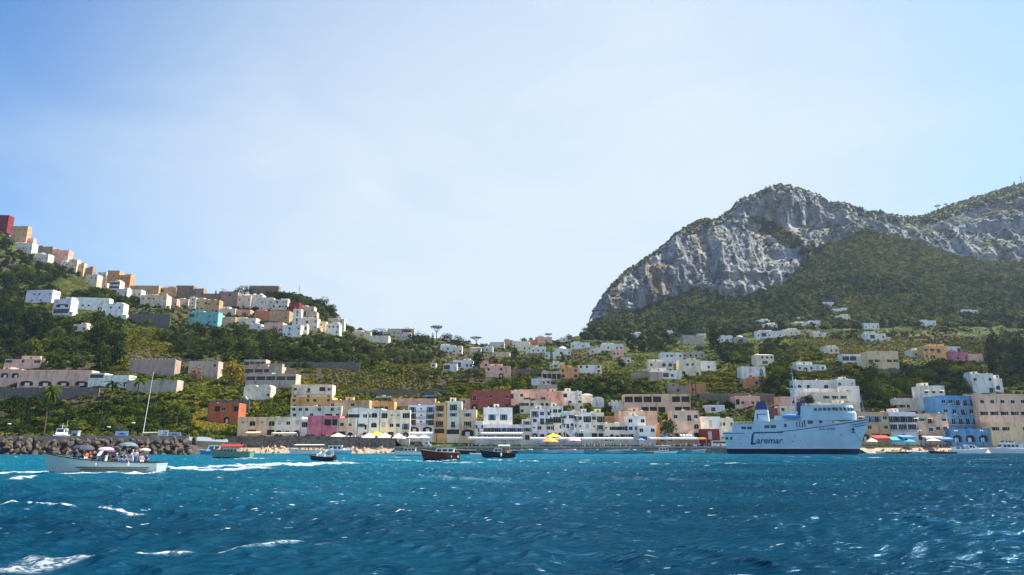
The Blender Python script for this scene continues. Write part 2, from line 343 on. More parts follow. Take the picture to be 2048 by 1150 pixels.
def mountain_mat():
    m, n, b, o = new_mat("limestone_cliff_and_scrub"); b.inputs["Roughness"].default_value = 0.95; b.inputs["Specular IOR Level"].default_value = 0.05
    g = N(n, "ShaderNodeNewGeometry")
    def noise(s, d=6, sc=None, dist=0.0):
        k = N(n, "ShaderNodeTexNoise"); k.inputs["Scale"].default_value = s; k.inputs["Detail"].default_value = d; k.inputs["Distortion"].default_value = dist
        if sc:
            mp = N(n, "ShaderNodeMapping"); mp.inputs["Scale"].default_value = sc; n.links.new(g.outputs["Position"], mp.inputs[0]); n.links.new(mp.outputs[0], k.inputs[0])
        else: n.links.new(g.outputs["Position"], k.inputs[0])
        return k.outputs[0]
    rock = ramp(n, noise(0.045, 12, (1, 1, 0.45), 0.9), [(0.30, (0.07, 0.078, 0.085)), (0.44, (0.145, 0.153, 0.165)), (0.56, (0.25, 0.258, 0.27)), (0.72, (0.37, 0.372, 0.37))])
    och = ramp(n, noise(0.012, 6, (1, 1, 0.4), 0.5), [(0.54, (1, 1, 1)), (0.68, (1.02, 0.72, 0.48))])
    rc = mix(n, 0.75, rock.outputs[0], och.outputs[0], 'MULTIPLY')
    veg = ramp(n, noise(0.09, 7), [(0.3, (0.020, 0.030, 0.014)), (0.5, (0.055, 0.07, 0.028)), (0.68, (0.125, 0.13, 0.055))])
    sx = N(n, "ShaderNodeSeparateXYZ"); n.links.new(g.outputs["Normal"], sx.inputs[0])
    ad = N(n, "ShaderNodeMath", operation='MULTIPLY_ADD'); n.links.new(noise(0.05, 8), ad.inputs[0]); ad.inputs[1].default_value = 1.3; ad.inputs[2].default_value = -0.65
    a2 = N(n, "ShaderNodeMath", operation='ADD'); n.links.new(sx.outputs[2], a2.inputs[0]); n.links.new(ad.outputs[0], a2.inputs[1])
    vf = ramp(n, a2.outputs[0], [(0.72, (0, 0, 0)), (0.82, (1, 1, 1))])
    n.links.new(mix(n, vf.outputs[0], rc, veg.outputs[0]), b.inputs["Base Color"])
    bp = N(n, "ShaderNodeBump"); bp.inputs["Distance"].default_value = 7.0; bp.inputs["Strength"].default_value = 0.75
    n.links.new(noise(0.06, 9, (1, 1, 0.5), 0.4), bp.inputs["Height"]); n.links.new(bp.outputs[0], b.inputs["Normal"])
    return m
mt_me = np_mesh("mountain", np.stack([MX, MY2, MZ2], -1).reshape(-1, 3), grid_faces(*MX.shape), [mountain_mat()])
mountain = tag(link("mountain", mt_me), kind='structure')

# ---- ray casting against the land
def bvh_of(me, st=1):
    v = np.empty(len(me.vertices) * 3, np.float32); me.vertices.foreach_get("co", v)
    f = np.empty(len(me.loops), np.int32); me.loops.foreach_get("vertex_index", f)
    return BVHTree.FromPolygons(v.reshape(-1, 3).tolist(), f.reshape(-1, 4).tolist())
BH = bvh_of(hill_me); BM = bvh_of(mt_me)
ORG = Vector((0, 0, CAM_Z))
def land(px, py):
    h = BH.ray_cast(ORG, ray(px, py), 5000)
    return h[0]
def land_any(px, py):
    """nearest ground, its normal, and whether it is the mountain"""
    r = ray(px, py); a = BH.ray_cast(ORG, r, 5000); b = BM.ray_cast(ORG, r, 5000)
    if a[0] is None and b[0] is None: return None, None, False
    if b[0] is None or (a[0] is not None and a[3] < b[3]): return a[0], a[1], False
    return b[0], b[1], True

# ================================================================ sea
def sea():
    ys = [12.0]
    while ys[-1] < 344: ys.append(ys[-1] + max(0.09, min(0.75, ys[-1] * ys[-1] / (CAM_Z * F) * 1.2)))
    ys = np.array(ys); us = np.linspace(-0.95, 0.95, 1300)
    Y, U = np.meshgrid(ys, us, indexing='ij'); X = U * Y
    rng = np.random.default_rng(11); H = np.zeros_like(X); DX = np.zeros_like(X); DY = np.zeros_like(X)
    n = 64
    for i in range(n):
        lam = 0.7 * (24 / 0.7) ** (i / (n - 1)); k = 2 * math.pi / lam
        th = R(205) + rng.normal() * 0.55; a = 0.0165 * lam ** 0.72 * rng.uniform(0.5, 1.25) * (0.32 if lam > 7 else (0.7 if lam > 3.5 else 1))
        ph = rng.uniform(0, 6.28); kx, ky = k * math.cos(th), k * math.sin(th)
        sp = np.maximum(us[1] - us[0], 0) * Y + np.gradient(ys)[:, None] * abs(math.sin(th)); at_ = smooth(1.2, 2.8, lam / np.maximum(sp, .05))
        q = kx * X + ky * Y + ph; c = np.cos(q) * at_; s = np.sin(q) * at_
        H += a * c; DX -= 0.8 * a * math.cos(th) * s; DY -= 0.8 * a * math.sin(th) * s
    gust = 0.75 + 0.45 * fbm(X / 40, Y / 40, 3, 3)
    H *= gust
    H *= 1 - 0.45 * smooth(120, 300, Y)
    # foam
    foam = np.zeros_like(X)
    def wake(x0, y0, x1, y1, w0, w1, s, nz=2.2):
        nonlocal foam, H
        dx, dy = x1 - x0, y1 - y0; L2 = dx * dx + dy * dy
        t = ((X - x0) * dx + (Y - y0) * dy) / L2; d = np.abs((X - x0) * dy - (Y - y0) * dx) / math.sqrt(L2)
        ww = w0 + (w1 - w0) * np.clip(t, 0, 1)
        d = d + 0.7 * ww * fbm(X / 3.5, Y / 3.5, 4, 3)
        m = smooth(1.0, 0.35, d / ww) * smooth(-0.02, 0.03, t) * smooth(1.0, 0.75, t)
        f = m * s * (1.15 + 0.9 * fbm(X / nz, Y / nz, 7, 4))
        foam = np.maximum(foam, f); H += 0.10 * m * s
    def P(px, py):
        y = CAM_Z * F / (py - HORIZON) * 1.0; v = at(px, py, 1.0) - Vector((0, 0, CAM_Z)); k = -CAM_Z / v.z
        return v.x * k, v.y * k
    def pw(a, b, w0, w1, s, nz=2.2): wake(*P(*a), *P(*b), w0, w1, s, nz)
    for a in WAKES: pw(*a)
    caps = fbm(X / 2.2, Y / 1.3, 1, 4) ; crest = H / (np.std(H) + 1e-6)
    zone = smooth(-0.1, 0.45, fbm(X / 45, Y / 30, 12, 3))
    foam = np.maximum(foam, smooth(1.9, 2.7, crest + 0.9 * caps) * 0.75 * zone)
    V = np.stack([X + DX, Y + DY, H], -1)
    # outer skirts of calm water: to the sides and behind
    me = np_mesh("sea", V.reshape(-1, 3), grid_faces(*X.shape), [], sm=True, tint=foam.ravel())
    m, nn, b, o = new_mat("sea_water"); b.inputs["Specular IOR Level"].default_value = 0.0
    gl = N(nn, "ShaderNodeBsdfGlossy"); gl.inputs["Roughness"].default_value = 0.10; gl.inputs["Color"].default_value = (0.30, 0.66, 0.96, 1); frs = N(nn, "ShaderNodeFresnel"); frs.inputs["IOR"].default_value = 1.333
    fm = N(nn, "ShaderNodeMapRange"); fm.inputs[1].default_value = 0.02; fm.inputs[2].default_value = 1.0; fm.inputs[3].default_value = 0.03; fm.inputs[4].default_value = 0.62; nn.links.new(frs.outputs[0], fm.inputs[0])
    ms = N(nn, "ShaderNodeMixShader"); nn.links.new(fm.outputs[0], ms.inputs[0]); nn.links.new(b.outputs[0], ms.inputs[1]); nn.links.new(gl.outputs[0], ms.inputs[2]); nn.links.new(ms.outputs[0], o.inputs[0])
    g = N(nn, "ShaderNodeNewGeometry"); at1 = N(nn, "ShaderNodeAttribute", attribute_name="tint")
    def noise(s, d, sc=(1, 1, 1), dist=0.0):
        k = N(nn, "ShaderNodeTexNoise"); k.inputs["Scale"].default_value = s; k.inputs["Detail"].default_value = d; k.inputs["Distortion"].default_value = dist
        mp = N(nn, "ShaderNodeMapping"); mp.inputs["Scale"].default_value = sc; mp.inputs["Rotation"].default_value = (0, 0, R(20))
        nn.links.new(g.outputs["Position"], mp.inputs[0]); nn.links.new(mp.outputs[0], k.inputs[0]); return k.outputs[0]
    # deep water near and to the right, shallower aerated turquoise water towards the landing
    sxyz = N(nn, "ShaderNodeSeparateXYZ"); nn.links.new(g.outputs["Position"], sxyz.inputs[0])
    k1 = N(nn, "ShaderNodeMath", operation='MULTIPLY_ADD'); nn.links.new(sxyz.outputs[0], k1.inputs[0]); k1.inputs[1].default_value = -0.0032; k1.inputs[2].default_value = 0.0
    k2 = N(nn, "ShaderNodeMath", operation='MULTIPLY_ADD'); nn.links.new(sxyz.outputs[1], k2.inputs[0]); k2.inputs[1].default_value = 0.0026; nn.links.new(k1.outputs[0], k2.inputs[2])
    k3 = N(nn, "ShaderNodeMath", operation='MULTIPLY_ADD'); nn.links.new(noise(0.045, 4, (0.6, 1.3, 1)), k3.inputs[0]); k3.inputs[1].default_value = 0.9; nn.links.new(k2.outputs[0], k3.inputs[2])
    base = ramp(nn, k3.outputs[0], [(0.25, SEA_A), (0.6, SEA_B), (1.5, SEA_C)]); base.color_ramp.elements[2].position = 1.0
    fr = ramp(nn, at1.outputs["Fac"], [(0.0, (0, 0, 0)), (0.25, (0.16, 0.16, 0.16)), (0.7, (1, 1, 1))])
    fn = ramp(nn, noise(4.5, 10, (1, 1, 1), 0.8), [(0.44, (0.10, 0.10, 0.10)), (0.56, (1, 1, 1))])
    ff = mix(nn, 1.0, fr.outputs[0], fn.outputs[0], 'MULTIPLY')
    # white flecks painted in patches to imitate sun glints on the water
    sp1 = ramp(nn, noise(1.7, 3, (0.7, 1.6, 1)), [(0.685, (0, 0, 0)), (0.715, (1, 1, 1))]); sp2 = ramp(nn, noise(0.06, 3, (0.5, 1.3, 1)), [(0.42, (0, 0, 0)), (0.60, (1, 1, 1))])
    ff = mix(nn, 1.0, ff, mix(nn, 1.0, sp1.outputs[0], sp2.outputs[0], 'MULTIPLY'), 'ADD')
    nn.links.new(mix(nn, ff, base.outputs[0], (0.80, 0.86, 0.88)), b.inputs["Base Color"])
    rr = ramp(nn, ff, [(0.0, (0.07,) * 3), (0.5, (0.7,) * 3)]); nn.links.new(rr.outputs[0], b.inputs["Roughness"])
    b0 = N(nn, "ShaderNodeBump"); b0.inputs["Distance"].default_value = 0.05; b0.inputs["Strength"].default_value = 1.0; nn.links.new(noise(4.5, 4, (0.8, 1.4, 1), 0.3), b0.inputs["Height"])
    b1 = N(nn, "ShaderNodeBump"); b1.inputs["Distance"].default_value = 0.23; b1.inputs["Strength"].default_value = 1.0
    nn.links.new(noise(1.5, 6, (0.75, 1.5, 1), 0.6), b1.inputs["Height"])
    b2 = N(nn, "ShaderNodeBump"); b2.inputs["Distance"].default_value = 0.36; b2.inputs["Strength"].default_value = 0.9
    nn.links.new(noise(0.42, 3, (0.7, 1.5, 1), 0.4), b2.inputs["Height"]); nn.links.new(b2.outputs[0], b0.inputs["Normal"]); nn.links.new(b0.outputs[0], b1.inputs["Normal"])
    nn.links.new(b1.outputs[0], b.inputs["Normal"]); nn.links.new(b1.outputs[0], gl.inputs["Normal"]); nn.links.new(b1.outputs[0], frs.inputs["Normal"])
    me.materials.append(m)
    tag(link("sea", me), kind='structure')
    # calm water all round, out to the horizon
    k = MB(); e = 0.95; BIG = 2500
    k.quad((-BIG, -BIG, -.25), (BIG, -BIG, -.25), (BIG, 12, -.25), (-BIG, 12, -.25))
    k.quad((-BIG, 12, -.25), (-e * 12, 12, -.25), (-e * 344, 344, -.25), (-BIG, 344, -.25))
    k.quad((e * 12, 12, -.25), (BIG, 12, -.25), (BIG, 344, -.25), (e * 344, 344, -.25))
    k.quad((-BIG, 344, -.25), (BIG, 344, -.25), (BIG, BIG, -.25), (-BIG, BIG, -.25))
    tag(k.obj("sea_far", m), kind='structure')
SEA_A = (0.0004, 0.010, 0.023); SEA_B = (0.0009, 0.033, 0.062); SEA_C = (0.003, 0.100, 0.155)
WAKES = [  # from, to, half width at each end (m), strength
 ((330, 936), (720, 925), 3.2, 11.0, 1.15), ((340, 939), (560, 937), 2.5, 5.0, 1.0), ((96, 946), (345, 947), 1.3, 1.8, 1.25), ((60, 950), (20, 960), 1.0, .7, .8), ((0, 946), (110, 940), .8, .5, .9),
 ((620, 921), (700, 922), 1.3, 1.6, .8), ((470, 917), (540, 918), .8, 1.2, .7), ((870, 921), (930, 920), .8, 1.0, .5),
 ((55, 1006), (165, 1010), .35, .3, .9), ((210, 1017), (290, 1026), .35, .3, .9), ((0, 1003), (40, 1004), .5, .4, .8),
 ((0, 1128), (150, 1100), .9, .8, .38), ((60, 1106), (250, 1101), .5, .5, .42), ((285, 1098), (400, 1096), .35, .45, .5), ((430, 1100), (660, 1072), .5, .4, .5),
 ((1300, 930), (1380, 930), .8, .6, .95), ((1450, 928), (1500, 928), .8, .6, .8), ((1370, 931), (1420, 929), .6, .6, .6),
]
sea()
# ================================================================ houses
PAL = dict(W=(.85, .83, .80), L=(.76, .76, .82), I=(.83, .74, .62), C=(.82, .61, .40), E=(.78, .56, .42), O=(.66, .36, .17), Y=(.80, .47, .18),
  R=(.42, .12, .10), K=(.64, .22, .28), P=(.82, .50, .42), T=(.50, .15, .07), B=(.16, .37, .64), G=(.22, .50, .50), N=(.30, .22, .16),
  S=(.34, .28, .23), M=(.24, .045, .05), A=(.62, .43, .26), Q=(.52, .43, .36), V=(.74, .68, .80), H=(.40, .30, .27), J=(.56, .25, .14))
DARK = simple("dark_glass", (.010, .013, .018), 0.3, 0, 0.2)
PAL = {k: (min(.87, v[0] * 1.04), v[1], v[2] * (.92 if k in 'ICEYP' else .95)) for k, v in PAL.items()}
SHADE = simple("shaded_interior", (.045, .038, .034), 0.9)  # shade inside openings put into the colour
WFRAME = simple("white_painted_wood", (.72, .72, .70), 0.5)
SH = dict(s=simple("green_shutter", (.03, .16, .10), .6), b=simple("blue_shutter", (.10, .22, .42), .6), k=simple("dark_shutter", (.03, .028, .03), .6), t=simple("teal_shutter", (.04, .30, .30), .6), m=simple("brown_shutter", (.13, .05, .03), .6))
IRON = simple("dark_iron", (.03, .035, .05), .5, .3)
BLIND = simple("pale_blind", (.50, .47, .44), .8)
ROOFM = plain("pale_roof_terrace", (.60, .53, .45), .9, var=.25, scale=.4)
ROOFR = plain("terracotta_roof", (.42, .19, .09), .9, var=.3, scale=.9)
ROOFG = plain("grey_roof", (.16, .13, .13), .9, var=.3, scale=.4)
CLAY = simple("clay_pot", (.45, .17, .08), .8)
CREAMCLOTH = simple("cream_canvas", (.74, .70, .60), .8)
WHITE = simple("white_gelcoat", (.78, .78, .78), .25)
POTGREEN = [simple('potted_green', (.05, .09, .02), .8), simple('potted_dark', (.03, .05, .015), .8), simple('bougainvillea', (.35, .05, .16), .8)]; BARKY = simple('rust_pipe', (.2, .1, .06), .7); AWN = [simple('awning_ochre', (.6, .38, .12), .8), simple('awning_green', (.05, .2, .12), .8), simple('awning_pale', (.7, .68, .6), .8)]
_wc = {}
def win_mesh(kind, w, h, near):
    key = (kind, round(w, 1), round(h, 1), near)
    if key in _wc: return _wc[key]
    w, h = key[1], key[2]
    f = MB(); p = MB(); s = MB(); t = min(.06, w * .07)
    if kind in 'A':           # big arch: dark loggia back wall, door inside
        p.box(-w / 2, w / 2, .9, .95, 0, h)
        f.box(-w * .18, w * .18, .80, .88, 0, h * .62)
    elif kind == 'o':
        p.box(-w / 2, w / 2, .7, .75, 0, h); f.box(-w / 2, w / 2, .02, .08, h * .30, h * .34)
    else:
        f.box(-w / 2, w / 2, .10, .17, 0, t); f.box(-w / 2, w / 2, .10, .17, h - t, h); f.box(-w / 2, -w / 2 + t, .10, .17, t, h - t); f.box(w / 2 - t, w / 2, .10, .17, t, h - t)
        nm = max(1, int(w / 1.0)) if kind == 'g' else 1
        for i in range(1, nm + 1):
            x = -w / 2 + w * i / (nm + 1); f.box(x - t / 2, x + t / 2, .11, .16, t, h - t)
        p.box(-w / 2 + t * .5, w / 2 - t * .5, .18, .20, t * .5, h - t * .5)
        if kind not in 'agdD' and near: f.box(-w / 2 - .1, w / 2 + .1, -.10, .06, -.14, -.02)
    sh = None
    if kind in 'sbktmSBKTM':
        for sx in (-1, 1):
            x = sx * (w / 2 + w * .24); s.box(x - w * .22, x + w * .22, -.09, -.035, 0.02, h - .02)
            for q in range(1, 5 if near else 1): s.box(x - w * .18, x + w * .18, -.115, -.09, h * q / 5 - .04, h * q / 5 + .04)
        sh = s.mesh("shutter", SH[kind.lower()])
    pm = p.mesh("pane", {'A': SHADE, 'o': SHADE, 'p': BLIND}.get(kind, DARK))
    fm = f.mesh("window", IRON if kind == 'o' else (SH['m'] if kind == 'D' else WFRAME))
    _wc[key] = (fm, pm, sh); return _wc[key]
_bc = {}
def balcony_mesh(w, d=0.95):
    key = round(w, 1)
    if key in _bc: return _bc[key]
    b = MB(); b.box(-w / 2, w / 2, -d, -.003, -.16, -.02, 0)
    n = max(3, int(w / .28))
    for i in range(n + 1):
        x = -w / 2 + .05 + (w - .1) * i / n; b.box(x - .02, x + .02, -d + .03, -d + .07, -.02, .92, 1)
    b.box(-w / 2 + .03, w / 2 - .03, -d + .02, -d + .08, .92, .98, 1)
    for sx in (-1, 1):
        b.box(sx * (w / 2 - .05) - .02, sx * (w / 2 - .05) + .02, -d + .05, -.01, .92, .98, 1)
        b.box(sx * (w / 2 - .05) - .02, sx * (w / 2 - .05) + .02, -d / 2 - .02, -d / 2 + .02, -.02, .92, 1)
    _bc[key] = b.mesh("balcony", [ROOFM, IRON]); return _bc[key]
_misc = {}
def misc(key, fn):
    if key not in _misc: _misc[key] = fn()
    return _misc[key]
def chim_mesh(v):
    b = MB()
    if v == 0: b.box(-.35, .35, -.3, .3, -.3, 1.1); b.box(-.45, .45, -.4, .4, 1.1, 1.25)
    elif v == 1: b.tube((0, 0, -.2), (0, 0, 1.1), .55, n=10); b.tube((0, 0, 1.1), (0, 0, 1.3), .55, .15, n=10)
    elif v == 2: b.box(-.9, .9, -.7, .7, -.2, 1.0); b.box(-1.0, 1.0, -.8, .8, 1.0, 1.12)
    else:
        b.tube((0, 0, -.2), (0, 0, 2.6), .035, n=4); b.tube((-.7, 0, 2.4), (.7, 0, 2.4), .02, n=4)
        for i in range(5): b.tube((-.6 + .3 * i, -.3, 2.4), (-.6 + .3 * i, .3, 2.4), .015, n=4)
    return b.mesh("roof_piece", [[wall_mat(PAL['I']), WHITE, wall_mat(PAL['W']), IRON][v]])
BOXES = []        # picture boxes of the houses, for keeping trees off them
NHOUSE = 0
def ybot_free(x0, x1, yb): return sum(1 for a, b, c, d, _ in BOXES if min(x1 + 8, b) - max(x0 - 8, a) > 0 and c < yb < d + 10) <= 1
def house(x0, x1, yt, yb, Y, col, floors, opts, name, label, group=None):
    global NHOUSE
    NHOUSE += 1; rnd = random.Random(NHOUSE * 31 + int(x0))
    xm = (x0 + x1) / 2
    if Y is None:
        h = land(xm, yb)
        k = 0
        while h is None and k < 30: k += 1; h = land(xm, yb + k * 1.5)
        Y = h.y
    A_, B_ = at(x0, yb, Y), at(x1, yb, Y); top = at(xm, yt, Y).z; base = at(xm, yb, Y).z
    W = B_.x - A_.x; ux = (A_.x + B_.x) / 2
    if Y > 800: base = min(base, hz(ux, Y) + .2)
    H = top - base
    op = {}
    import re
    for mm in re.finditer(r'([a-zA-Z])(-?\d*)', opts): op[mm.group(1)] = int(mm.group(2)) if mm.group(2) not in ('', '-') else 1
    D = op.get('D', 0) or min(12, max(6.5, W * .7)); yaw = op['y'] / 100 if 'y' in op else rnd.uniform(-.07, .07)
    BOXES.append((x0, x1, yt, yb, Y))
    near = Y < 470
    root = empty(name, (ux, Y + D / 2, base), yaw); tag(root, label, {'house': 'house', 'villa': 'villa', 'hotel': 'hotel', 'apartment_building': 'apartment building', 'church': 'church', 'warehouse': 'warehouse', 'castle_ruin': 'castle ruin', 'ruined_building': 'ruined building', 'restaurant': 'restaurant'}.get(name, name.replace('_', ' ')), group)
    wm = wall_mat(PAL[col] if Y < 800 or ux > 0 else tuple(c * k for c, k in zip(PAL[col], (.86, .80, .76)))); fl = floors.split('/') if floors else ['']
    par = 0.0 if ('t' in op or 'v' in op) else 0.55
    if 'h' in op: par = 0
    nf = len(fl); bodyH = H - par; fh = bodyH / nf
    b = MB(); yf = -D / 2; x_l, x_r = -W / 2, W / 2; fnd = -5.0
    # foundation + sides + back
    b.quad((x_l, yf, fnd), (x_r, yf, fnd), (x_r, yf, 0), (x_l, yf, 0))
    b.quad((x_r, -yf, fnd), (x_l, -yf, fnd), (x_l, -yf, bodyH + par), (x_r, -yf, bodyH + par))
    b.quad((x_l, -yf, fnd), (x_l, yf, fnd), (x_l, yf, bodyH + par), (x_l, -yf, bodyH + par))
    b.quad((x_r, yf, fnd), (x_r, -yf, fnd), (x_r, -yf, bodyH + par), (x_r, yf, bodyH + par))
    if par:
        q = .22; zt, zb = bodyH + par, bodyH
        b.quad((x_l, yf, zb), (x_r, yf, zb), (x_r, yf, zt), (x_l, yf, zt))
        for (a, c, d_, e) in (((x_l, yf), (x_r, yf), (x_r - q, yf + q), (x_l + q, yf + q)), ((x_r, yf), (x_r, -yf), (x_r - q, -yf - q), (x_r - q, yf + q)),
                              ((x_r, -yf), (x_l, -yf), (x_l + q, -yf - q), (x_r - q, -yf - q)), ((x_l, -yf), (x_l, yf), (x_l + q, yf + q), (x_l + q, -yf - q))):
            b.quad((*a, zt), (*c, zt), (*d_, zt), (*e, zt)); b.quad((*e, zt), (*d_, zt), (*d_, zb), (*e, zb))
    wins = []; bals = []; ws = 1.6 if near else 1.6
    for i, row in enumerate(fl):
        z0 = bodyH - (i + 1) * fh; z1 = z0 + fh; long_b = '=' in row; row = row.replace('=', ''); nb = max(1, len(row)); bw = W / nb; holes = []
        for j, ch in enumerate(row):
            if ch == '.': continue
            cx = x_l + (j + .5) * bw
            up = ch.isupper()
            if ch == 'A': w_, h_, s_ = bw * .72, min(fh * .80, 3.4), 0.02
            elif ch == 'o': w_, h_, s_ = bw * .86, fh * .55, fh * .22
            elif ch == 'g': w_, h_, s_ = bw * .90, fh * .58, fh * .22
            elif ch == 'd' or ch == 'D': w_, h_, s_ = min(1.4, bw * .5), min(fh * .75, 2.3), .02
            elif ch == 'a': w_, h_, s_ = min(1.9, bw * .62), min(fh * .66, 2.3), fh * .16
            elif ch == 'q': w_, h_, s_ = min(.7, bw * .4), min(fh * .32, .8), fh * .45
            elif ch in 'FSBKTM': w_, h_, s_ = min(1.25, bw * .42), min(fh * .76, 2.7), .05
            else: w_, h_, s_ = min(1.25, bw * .45), min(fh * .52, 1.6), fh * .28
            if ch == 'p': w_, h_ = min(2.0, bw * .6), fh * .55
            if ch in 'wsbktmaqFSBKTMdD': w_ = min(w_ * ws, bw * .72); h_ = min(h_ * (1.1 if near else 1.35), fh * (.9 if ch in 'dDFSBKTM' else .66)); s_ = min(s_, fh * .96 - h_)
            holes.append((cx, w_, h_, z0 + s_, ch))
            if ch in 'FSBKTM' and not long_b and i < nf - (0 if op.get('g') else 1) : bals.append((cx, z0 + s_, w_ + (1.3 if ch != 'F' else .9)))
        if long_b: bals.append((0, z0 + .05, W * .96))
        x = x_l
        for (cx, w_, h_, s0, ch) in holes:
            a, c = cx - w_ / 2, cx + w_ / 2
            b.quad((x, yf, z0), (a, yf, z0), (a, yf, z1), (x, yf, z1))
            b.quad((a, yf, z0), (c, yf, z0), (c, yf, s0), (a, yf, s0)); b.quad((a, yf, s0 + h_), (c, yf, s0 + h_), (c, yf, z1), (a, yf, z1))
            dp = .95 if ch == 'A' else (.75 if ch == 'o' else .20)
            y2 = yf + dp
            b.quad((a, yf, s0), (a, y2, s0), (a, y2, s0 + h_), (a, yf, s0 + h_)); b.quad((c, y2, s0), (c, yf, s0), (c, yf, s0 + h_), (c, y2, s0 + h_))
            b.quad((a, yf, s0), (c, yf, s0), (c, y2, s0), (a, y2, s0)); b.quad((a, y2, s0 + h_), (c, y2, s0 + h_), (c, yf, s0 + h_), (a, yf, s0 + h_))
            if ch in 'aA':
                rz_ = min(w_ / 2, h_ * .45)
                for sx in (-1, 1):
                    pts = [(cx + sx * w_ / 2 * math.cos(t_), yf + .004, s0 + h_ - rz_ + rz_ * math.sin(t_)) for t_ in [k_ * math.pi / 12 for k_ in range(7)]]
                    cr = (cx + sx * w_ / 2, yf + .004, s0 + h_ - .001)
                    for k_ in range(6):
                        v_ = [cr, pts[k_], pts[k_ + 1]]; b.add(v_ if sx < 0 else v_[::-1], [(0, 1, 2)])
            wins.append((cx, s0, w_, h_, ch)); x = c
        b.quad((x, yf, z0), (x_r, yf, z0), (x_r, yf, z1), (x, yf, z1))
        if near and i and 'l' in op: b.box(x_l, x_r, yf - .06, yf - .003, z1 - .1, z1 + .05)
    if near and par: b.box(x_l - .08, x_r + .08, yf - .12, yf - .003, bodyH - .14, bodyH + .04)
    # right hand side windows of the near houses, set proud as framed shutters
    if 'c' in op:
        n = int(W / 1.2)
        for i in range(0, n, 2): b.box(x_l + i * W / n, x_l + (i + 1) * W / n, yf, yf + .5, bodyH + par + .002, bodyH + par + .9)
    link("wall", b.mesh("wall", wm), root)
    # roof
    r = MB(); rm = {'r': ROOFR, 'k': ROOFG}.get('r' if 'r' in op else ('k' if 'k' in op else ''), ROOFM)
    if 't' in op:
        rh = H * .0 + 1.1; e = .35
        r.add([(x_l - e, yf - e, bodyH), (x_r + e, yf - e, bodyH), (x_r + e, -yf + e, bodyH), (x_l - e, -yf + e, bodyH), (x_l + D * .25, 0, bodyH + rh), (x_r - D * .25, 0, bodyH + rh),
               (x_l - e, yf - e, bodyH - .12), (x_r + e, yf - e, bodyH - .12), (x_r + e, -yf + e, bodyH - .12), (x_l - e, -yf + e, bodyH - .12)],
              [(0, 1, 5, 4), (1, 2, 5), (2, 3, 4, 5), (3, 0, 4), (6, 7, 1, 0), (7, 8, 2, 1), (8, 9, 3, 2), (9, 6, 0, 3), (9, 8, 7, 6)])
    elif 'v' in op:
        nv = max(1, op['v']); vw = W / nv; rh = min(vw * .32, 1.9)
        for q_ in range(nv):
            rings = []
            for yy in (yf - .05, -yf + .05):
                rings.append([(x_l + q_ * vw + vw / 2 - vw / 2 * math.cos(t_), yy, bodyH - .1 + rh * math.sin(t_)) for t_ in [k_ * math.pi / 10 for k_ in range(11)]])
            r.loft(rings)
        rm = wm if 'r' not in op else ROOFR
    else:
        r.quad((x_l + .2, yf + .2, bodyH + .02), (x_r - .2, yf + .2, bodyH + .02), (x_r - .2, -yf - .2, bodyH + .02), (x_l + .2, -yf - .2, bodyH + .02))
    ro = link("roof", r.mesh("roof", rm), root)
    if 'd' in op:
        for q_ in range(op['d']):
            dd = MB(); rr_ = min(W / op['d'] * .40, D * .4); cx = x_l + W * (q_ + .5) / op['d']
            dd.ball((cx, 0, bodyH + .0), rr_, rr_, rr_ * .75, n=14, h=6, bottom=0); dd.tube((cx, 0, bodyH + rr_ * .7), (cx, 0, bodyH + rr_ * .75 + .7), .18, .12)
            link("dome", dd.mesh("dome", wm, True), ro)
    if 'n' not in op:
        for q_ in range(rnd.choice([1, 1, 2, 3]) if near else rnd.choice([0, 1, 1, 2])):
            v = rnd.choice([0, 0, 1, 2, 3] if near else [0, 1, 2])
            me = misc(('ch', v), lambda: chim_mesh(v))
            c_ = link({0: 'chimney', 1: 'water_tank', 2: 'roof_hatch', 3: 'antenna'}[v], me, ro); c_.location = (rnd.uniform(x_l + 1.2, x_r - 1.2) if W > 4 else 0, rnd.uniform(-D * .3, D * .3), bodyH + (.5 if par == 0 else 0))
    if not near and W > 5.5 and not ({'t', 'v', 'c', 'd'} & set(op)):
        if rnd.random() < .62:
            a_, c_ = rnd.uniform(.3, .6) * W, rnd.choice((-1, 1)); xx = c_ * (W - a_) / 2 * rnd.uniform(.4, .95); hh2 = rnd.uniform(1.6, 2.7); q = MB(); q.box(xx - a_ / 2, xx + a_ / 2, -D * .30, D * .44, bodyH, bodyH + hh2); q.box(xx - a_ / 2 - .15, xx + a_ / 2 + .15, -D * .30 - .15, D * .44 + .15, bodyH + hh2 + .003, bodyH + hh2 + .2)
            ur = link("upper_room", q.mesh("upper_room", wall_mat(tuple(c * rnd.uniform(.86, 1.0) for c in PAL[col]))), root); q = MB(); q.box(xx - .55, xx + .55, -D * .30 - .04, -D * .30 + .02, bodyH + .5, bodyH + min(1.9, hh2 - .2)); link("window", q.mesh("window", DARK), ur)
        if rnd.random() < .5 and ybot_free(x0, x1, yb):
            a_ = rnd.uniform(.25, .45) * W; xx = rnd.choice((-1, 1)) * (W / 2 + a_ * .25); hh2 = min(H * .6, rnd.uniform(2.2, 3.4)); q = MB(); q.box(xx - a_ / 2, xx + a_ / 2, yf - .8, D * .2, -4, hh2)
            an = link("annex", q.mesh("annex", wall_mat(tuple(c * rnd.uniform(.84, .98) for c in PAL[col]))), root); q = MB(); q.box(xx - .5, xx + .5, yf - .84, yf - .78, .7, min(2.1, hh2 - .3)); link("window", q.mesh("window", DARK), an)
